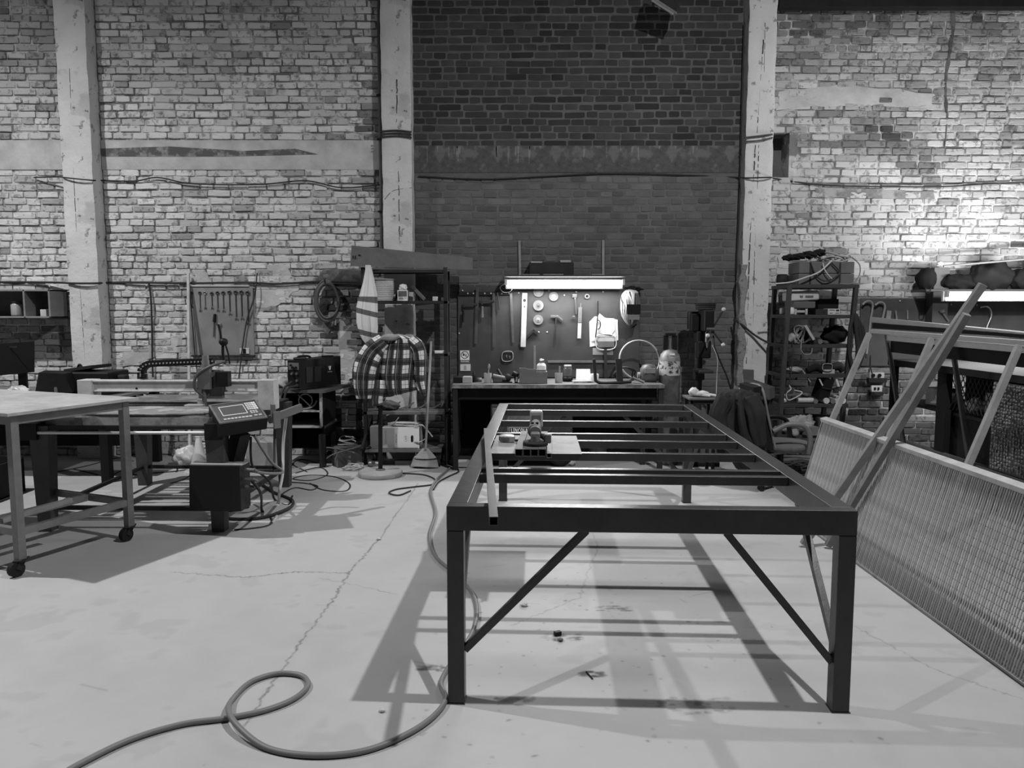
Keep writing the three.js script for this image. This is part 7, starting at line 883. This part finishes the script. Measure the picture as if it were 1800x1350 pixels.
{ // caged bench along the right
  const x = 3.8, t = thing('caged_bench', 'dark steel bench with mesh guards behind the timber trestle', 'workbench', [4.2, 0, -6.1]), zs = -7.7, ze = -4.3, m = G(0.03, 0.6, 0.1, 'steel'); part('bench_top', slab([x, 1.06, zs], [4.9, 1.12, ze]), G(0.025, 0.8, 0, 'steel'), t); for (const z of [zs + 0.05, -6.75, -6.0, -5.2, ze - 0.05]) part('leg', bar([x + 0.05, 0, z], [x + 0.05, 1.06, z], z === -6.75 ? 0.14 : 0.06, 0.06, 0.003, [1, 0, 0]), M.blackmatt, t);
  part('lower_shelf', slab([x + 0.1, 0.68, zs], [4.8, 0.71, ze]), m, t); part('lower_rail', slab([x, 0.27, zs], [x + 0.05, 0.35, ze]), G(0.12, 0.6, 0.1, 'steel'), t); part('lower_rail', slab([x - 0.02, 0.1, zs], [x + 0.04, 0.15, ze]), G(0.12, 0.6, 0.1, 'steel'), t); part('back_sheet', slab([4.6, 0.05, zs], [4.62, 1.06, ze]), M.blackmatt, t); part('inner_sheet', slab([x + 0.12, 0.05, -7.0], [x + 0.13, 0.68, -5.9]), G(0.018, 0.8, 0, 'worn'), t);
  const mw = []; for (let i = 0; i < 15; i++) { const z = -6.68 + i * 0.055; mw.push(cyl([x + 0.06, 0.74, z], [x + 0.06, 1.05, z + 0.2], 0.004, 0.004, 5), cyl([x + 0.06, 1.05, z], [x + 0.06, 0.74, z + 0.2], 0.004, 0.004, 5)); } part('wire_guard', mw, M.dark, t, 'diamond wire guard').userData.kind = 'stuff';
  const bb = []; for (let a = 0; a < 44; a++) for (let b = 0; b < 26; b++) { if (rnd() < 0.12) continue; bb.push(ball(0.016, [x - 0.012 + rr(-0.004, 0.004), 0.38 + b * 0.026 + rr(-0.005, 0.005), -5.95 + a * 0.033 + rr(-0.006, 0.006)], 0.6, rr(0.7, 1.1), rr(0.7, 1.1), 6)); } part('bubble_sheet', bb, G(0.16, 0.25, 0.1, 'worn'), t, 'glossy bubbled sheet hung on the bench side').userData.kind = 'stuff'; part('bubble_backing', slab([x - 0.012, 0.36, -5.97], [x - 0.004, 1.05, -4.5]), G(0.05, 0.5, 0, 'worn'), t);
  const S = solo; S('carton', box(0.2, 0.16, 0.16, [4.1, 0.79, -7.25], 0.004, 0.3), M.lightgrey, 'pale carton on the lower shelf of the caged bench', 'box'); S('plastic_bag', lump(0.1, [4.0, 0.78, -6.95], 1.3, 0.7, 0.9, 0.2, 3), G(0.5, 0.3), 'crumpled white bag on the lower shelf of the caged bench', 'bag'); S('carton', box(0.16, 0.2, 0.14, [4.12, 0.81, -6.4], 0.004, 0.2), M.lightgrey, 'pale upright carton behind the diamond wire guard', 'box'); S('plastic_bag', lump(0.09, [4.05, 0.78, -6.58], 1, 0.75, 0.9, 0.2, 6), G(0.5, 0.3), 'crumpled white bag behind the diamond wire guard', 'bag'); S('tin', lathe([[0, 0], [0.06, 0], [0.06, 0.12], [0, 0.12]], [4.05, 0.711, -6.2], 20), M.steel, 'shiny tin behind the diamond wire guard', 'tin');
}
{ // timber trestle
  const wd = G(0.36, 0.75, 0, 'wood', 0.001), t = thing('timber_trestle', 'long pale timber trestle with splayed legs in front of the caged bench', 'trestle', [3.2, 0, -6.1]); const B0 = [3.3, 1.418, -7], B1 = [3.581, 1.377, -5], d = V3(B1).sub(V3(B0)), on = (k, dy = 0, dx = 0) => [B0[0] + d.x * k + dx, B0[1] + d.y * k + dy, B0[2] + d.z * k];
  part('top_beam', bar(on(0), on(1), 0.05, 0.035), wd, t); part('back_beam', bar(on(0.04, -0.055, 0.1), on(1, -0.055, 0.1), 0.04, 0.05), wd, t);
  for (const k of [0.005, 0.42, 0.86]) { const a = on(k, -0.02, -0.03), s = 0.44 * a[1]; part('leg', bar(a, [a[0] - s, 0, a[2] + 0.15], 0.048, 0.035, 0.003, [0, 0, 1]), wd, t); const b = on(k, -0.03, 0.13); part('leg', bar(b, [b[0] + 0.3, 0, b[2] - 0.05], 0.035, 0.03, 0.003, [0, 0, 1]), M.darkwood, t); }
  solo('rubber_mat', bar(on(0.05, -0.12, 0.12), on(1, -0.12, 0.12), 0.02, 0.13), M.blackmatt, 'dark heavy mat hanging behind the top beam of the trestle', 'mat').position.y += 0;
  solo('board', hexa([[3.52, 1.494, -7.5], [4.009, 1.371, -5.6], [4.006, 1.417, -5.6], [3.518, 1.544, -7.5], [3.549, 1.494, -7.56], [4.085, 1.377, -5.66], [4.082, 1.424, -5.66], [3.546, 1.544, -7.56]]), wd, 'long pale board lying over the trestle towards the tool board', 'board'); solo('dark_sheet', hexa([[3.464, 1.437, -7.35], [3.936, 1.396, -5.5], [3.935, 1.416, -5.5], [3.461, 1.486, -7.35], [3.716, 1.427, -7.8], [4.383, 1.391, -6], [4.381, 1.413, -6], [3.714, 1.484, -7.8]]), M.blackmatt, 'dark sheet lying under the long pale board', 'sheet');
}
{ // leaning planks
  const wd = G(0.27, 0.75, 0, 'wood', 0.001), pk = (f, p, w, l) => solo('plank', bar([f[0], 0.02, f[2]], p, w, 0.035, 0.004, [0, 0, 1]), wd, l, 'plank');
  pk([1.983, 0, -5.061], [2.881, 1.763, -4.7], 0.05, 'long plank leaning from the floor up over the trestle'); pk([2.139, 0, -5.036], [2.556, 1.584, -4.3], 0.04, 'narrower plank leaning beside the long plank in front of the wire panel');
}
{ // ribbed wire panel leaning in front of the trestle
  const z0 = -5.8, z1 = -2.6, b = [2.19, 0.012], e = [2.39, 0.775], n = Math.round((z1 - z0) / 0.0185), t = thing('ribbed_mesh', 'long ribbed wire mesh panel with a pale top rail, leaning on its side', 'mesh panel', [2.3, 0, -4.2]), al = (g) => G(g, 0.5, 0.15, 'steel');
  const P = (k, z, off = 0) => [b[0] + (e[0] - b[0]) * k - 0.967 * off, b[1] + (e[1] - b[1]) * k + 0.253 * off, z];
  part('top_rail', bar(P(1, z0), P(1, z1), 0.05, 0.03, 0.003, [-0.253, 0.967, 0]), G(0.62, 0.5, 0.1, 'steel'), t, 'flat pale top rail'); part('bottom_rail', bar(P(0, z0), P(0, z1), 0.012, 0.012), al(0.4), t); part('end_rail', bar(P(0, z0), P(1, z0), 0.015, 0.015), al(0.3), t); part('end_rail', bar(P(0, z1), P(1, z1), 0.015, 0.015), al(0.3), t); part('middle_rail', bar(P(0.2, z0, -0.012), P(0.2, z1, -0.012), 0.03, 0.012, 0.002, [1, 0, 0]), al(0.4), t);
  // straight ribs, all sharing one geometry
  const g = boxUV(cyl(P(0, 0), P(1, 0), 0.0045, 0.0045, 5)); g.translate(-2.3, 0, 0); const ms = [al(0.6), al(0.5), al(0.68)];
  for (let i = 1; i < n; i++) { const o = new THREE.Mesh(g, ms[(i * 7) % 3]); o.name = i > 1 ? 'rib_' + String(i - 1).padStart(3, '0') : 'rib'; o.position.z = z0 + (z1 - z0) * i / n + 4.2 + rr(-0.0015, 0.0015); t.add(o); }
  for (let k = 1; k < 20; k++) part('cross_wire', cyl(P(k / 20, z0, -0.005), P(k / 20, z1, -0.005), 0.0025, 0.0025, 6), al(0.2), t);
  solo('cable_coil', [ring(0.2, 0.01, [0, 0, 0], 'x'), ring(0.18, 0.009, [0.02, 0.02, 0.05], 'x'), ring(0.22, 0.008, [0.03, 0, -0.04], 'x')].map((r) => r.rotateZ(-0.4).translate(2.75, 0.25, -5.5)), M.cablewhite, 'pale cable coil standing behind the far end of the wire panel', 'cable');
}
{ // cables and scraps on the open floor
  const r = 0.0115, y = r, fl = (a) => a.map((p) => [p[0], y, p[2]]);
  solo('air_hose', tube(fl([[-1.592, 0, -2.399], [-1.519, 0, -2.555], [-1.421, 0, -2.701], [-1.275, 0, -2.807], [-1.116, 0, -2.852], [-0.98, 0, -2.916], [-0.893, 0, -3.01], [-0.871, 0, -3.12], [-0.922, 0, -3.202], [-1.028, 0, -3.222], [-1.118, 0, -3.155], [-1.148, 0, -3.015], [-1.119, 0, -2.873], [-1.036, 0, -2.751], [-0.894, 0, -2.646], [-0.716, 0, -2.6], [-0.537, 0, -2.628], [-0.388, 0, -2.747], [-0.306, 0, -2.873], [-0.274, 0, -2.996], [-0.305, 0, -3.135], [-0.262, 0, -3.377], [-0.202, 0, -3.623], [-0.185, 0, -3.869], [-0.217, 0, -4.148], [-0.346, 0, -4.5], [-0.501, 0, -4.844], [-0.586, 0, -5.283], [-0.606, 0, -5.891], [-0.723, 0, -6.651], [-0.712, 0, -7.107], [-0.636, 0, -7.63]]).map((p, i) => (i >= 12 && i <= 13 ? [p[0], y + 0.022, p[2]] : p)), r, 420, false, 9), G(0.17, 0.5, 0, null), 'grey air hose looping across the open floor to the table leg', 'hose');
  const c = (pts, l) => solo('floor_cable', tube(pts.map((p) => [p[0], 0.008, p[2]]), 0.007, pts.length * 9, false, 6), M.cable, l, 'cable'); c([[-1.096, 0, -7.412], [-0.862, 0, -7.334], [-0.728, 0, -7.107], [-0.735, 0, -6.918], [-0.881, 0, -6.826], [-1.046, 0, -6.716], [-1.082, 0, -6.587], [-0.989, 0, -6.504], [-0.903, 0, -6.672]], 'thin black cable looped on the floor beside the round base'); c([[-0.684, 0, -7.92], [-0.584, 0, -7.715], [-0.534, 0, -7.492], [-0.608, 0, -7.282], [-0.683, 0, -7.035], [-0.704, 0, -6.716]], 'thin black cable on the floor by the left bench leg');
  const chip = (p, s, m, l) => solo('scrap', lump(s, [p[0], s * 0.6, p[2]], 1.2, 0.7, 1, 0.3, p[0] * 9, 12), m, l, 'scrap'); solo('scrap', box(0.035, 0.022, 0.024, [[0.226, 0, -3.643][0], 0.011, [0.226, 0, -3.643][2]], 0.003, 0.4), M.black, 'small black block lying on the floor under the table frame', 'scrap'); chip([0.236, 0, -3.577], 0.012, M.grey, 'grey crumb beside the small black block'); chip([0.065, 0, -4.016], 0.015, M.white, 'white crumb on the floor under the table frame'); chip([-0.521, 0, -2.92], 0.011, M.white, 'white crumb on the open floor left of the front leg'); chip([-0.936, 0, -5.229], 0.012, M.white, 'white crumb lying on the long floor crack'); solo('scrap', bar([[0.329, 0, -3.254][0], 0.004, [0.329, 0, -3.254][2]], [[0.352, 0, -3.186][0], 0.004, [0.352, 0, -3.186][2]], 0.006), M.black, 'short black wire end on the floor under the table frame', 'scrap'); chip([0.593, 0, -7.831], 0.06, M.white, 'pale crumpled paper on the floor beside the wheel of the welder');
}
{ // unlit floodlight at the top of the wall
  const c = [1.536, 4.732, -8.1], t = thing('flood_light', 'unlit floodlight with a glass front hanging high on the dark bay', 'lamp', c); const R = (g) => g.rotateZ(-0.5).rotateX(0.5).translate(...c);
  part('housing', R(box(0.3, 0.12, 0.24, [0, 0.035, 0], 0.02)), M.dark, t); part('glass', R(box(0.27, 0.03, 0.21, [0, -0.03, 0], 0.006)), G(0.45, 0.12, 0.2, null), t); part('rim', R(box(0.31, 0.02, 0.25, [0, -0.012, 0], 0.004)), M.steel, t); part('bracket', [bar([c[0], c[1] + 0.05, c[2]], [c[0], c[1] + 0.25, -8.25], 0.03), bar([c[0], c[1] + 0.25, -8.25], [c[0], c[1] + 0.25, -8.4], 0.03)], M.dark, t);
}

scene.traverse((o) => { if (o.isMesh) { o.castShadow = true; o.receiveShadow = true; } });
renderer.render(scene, camera);
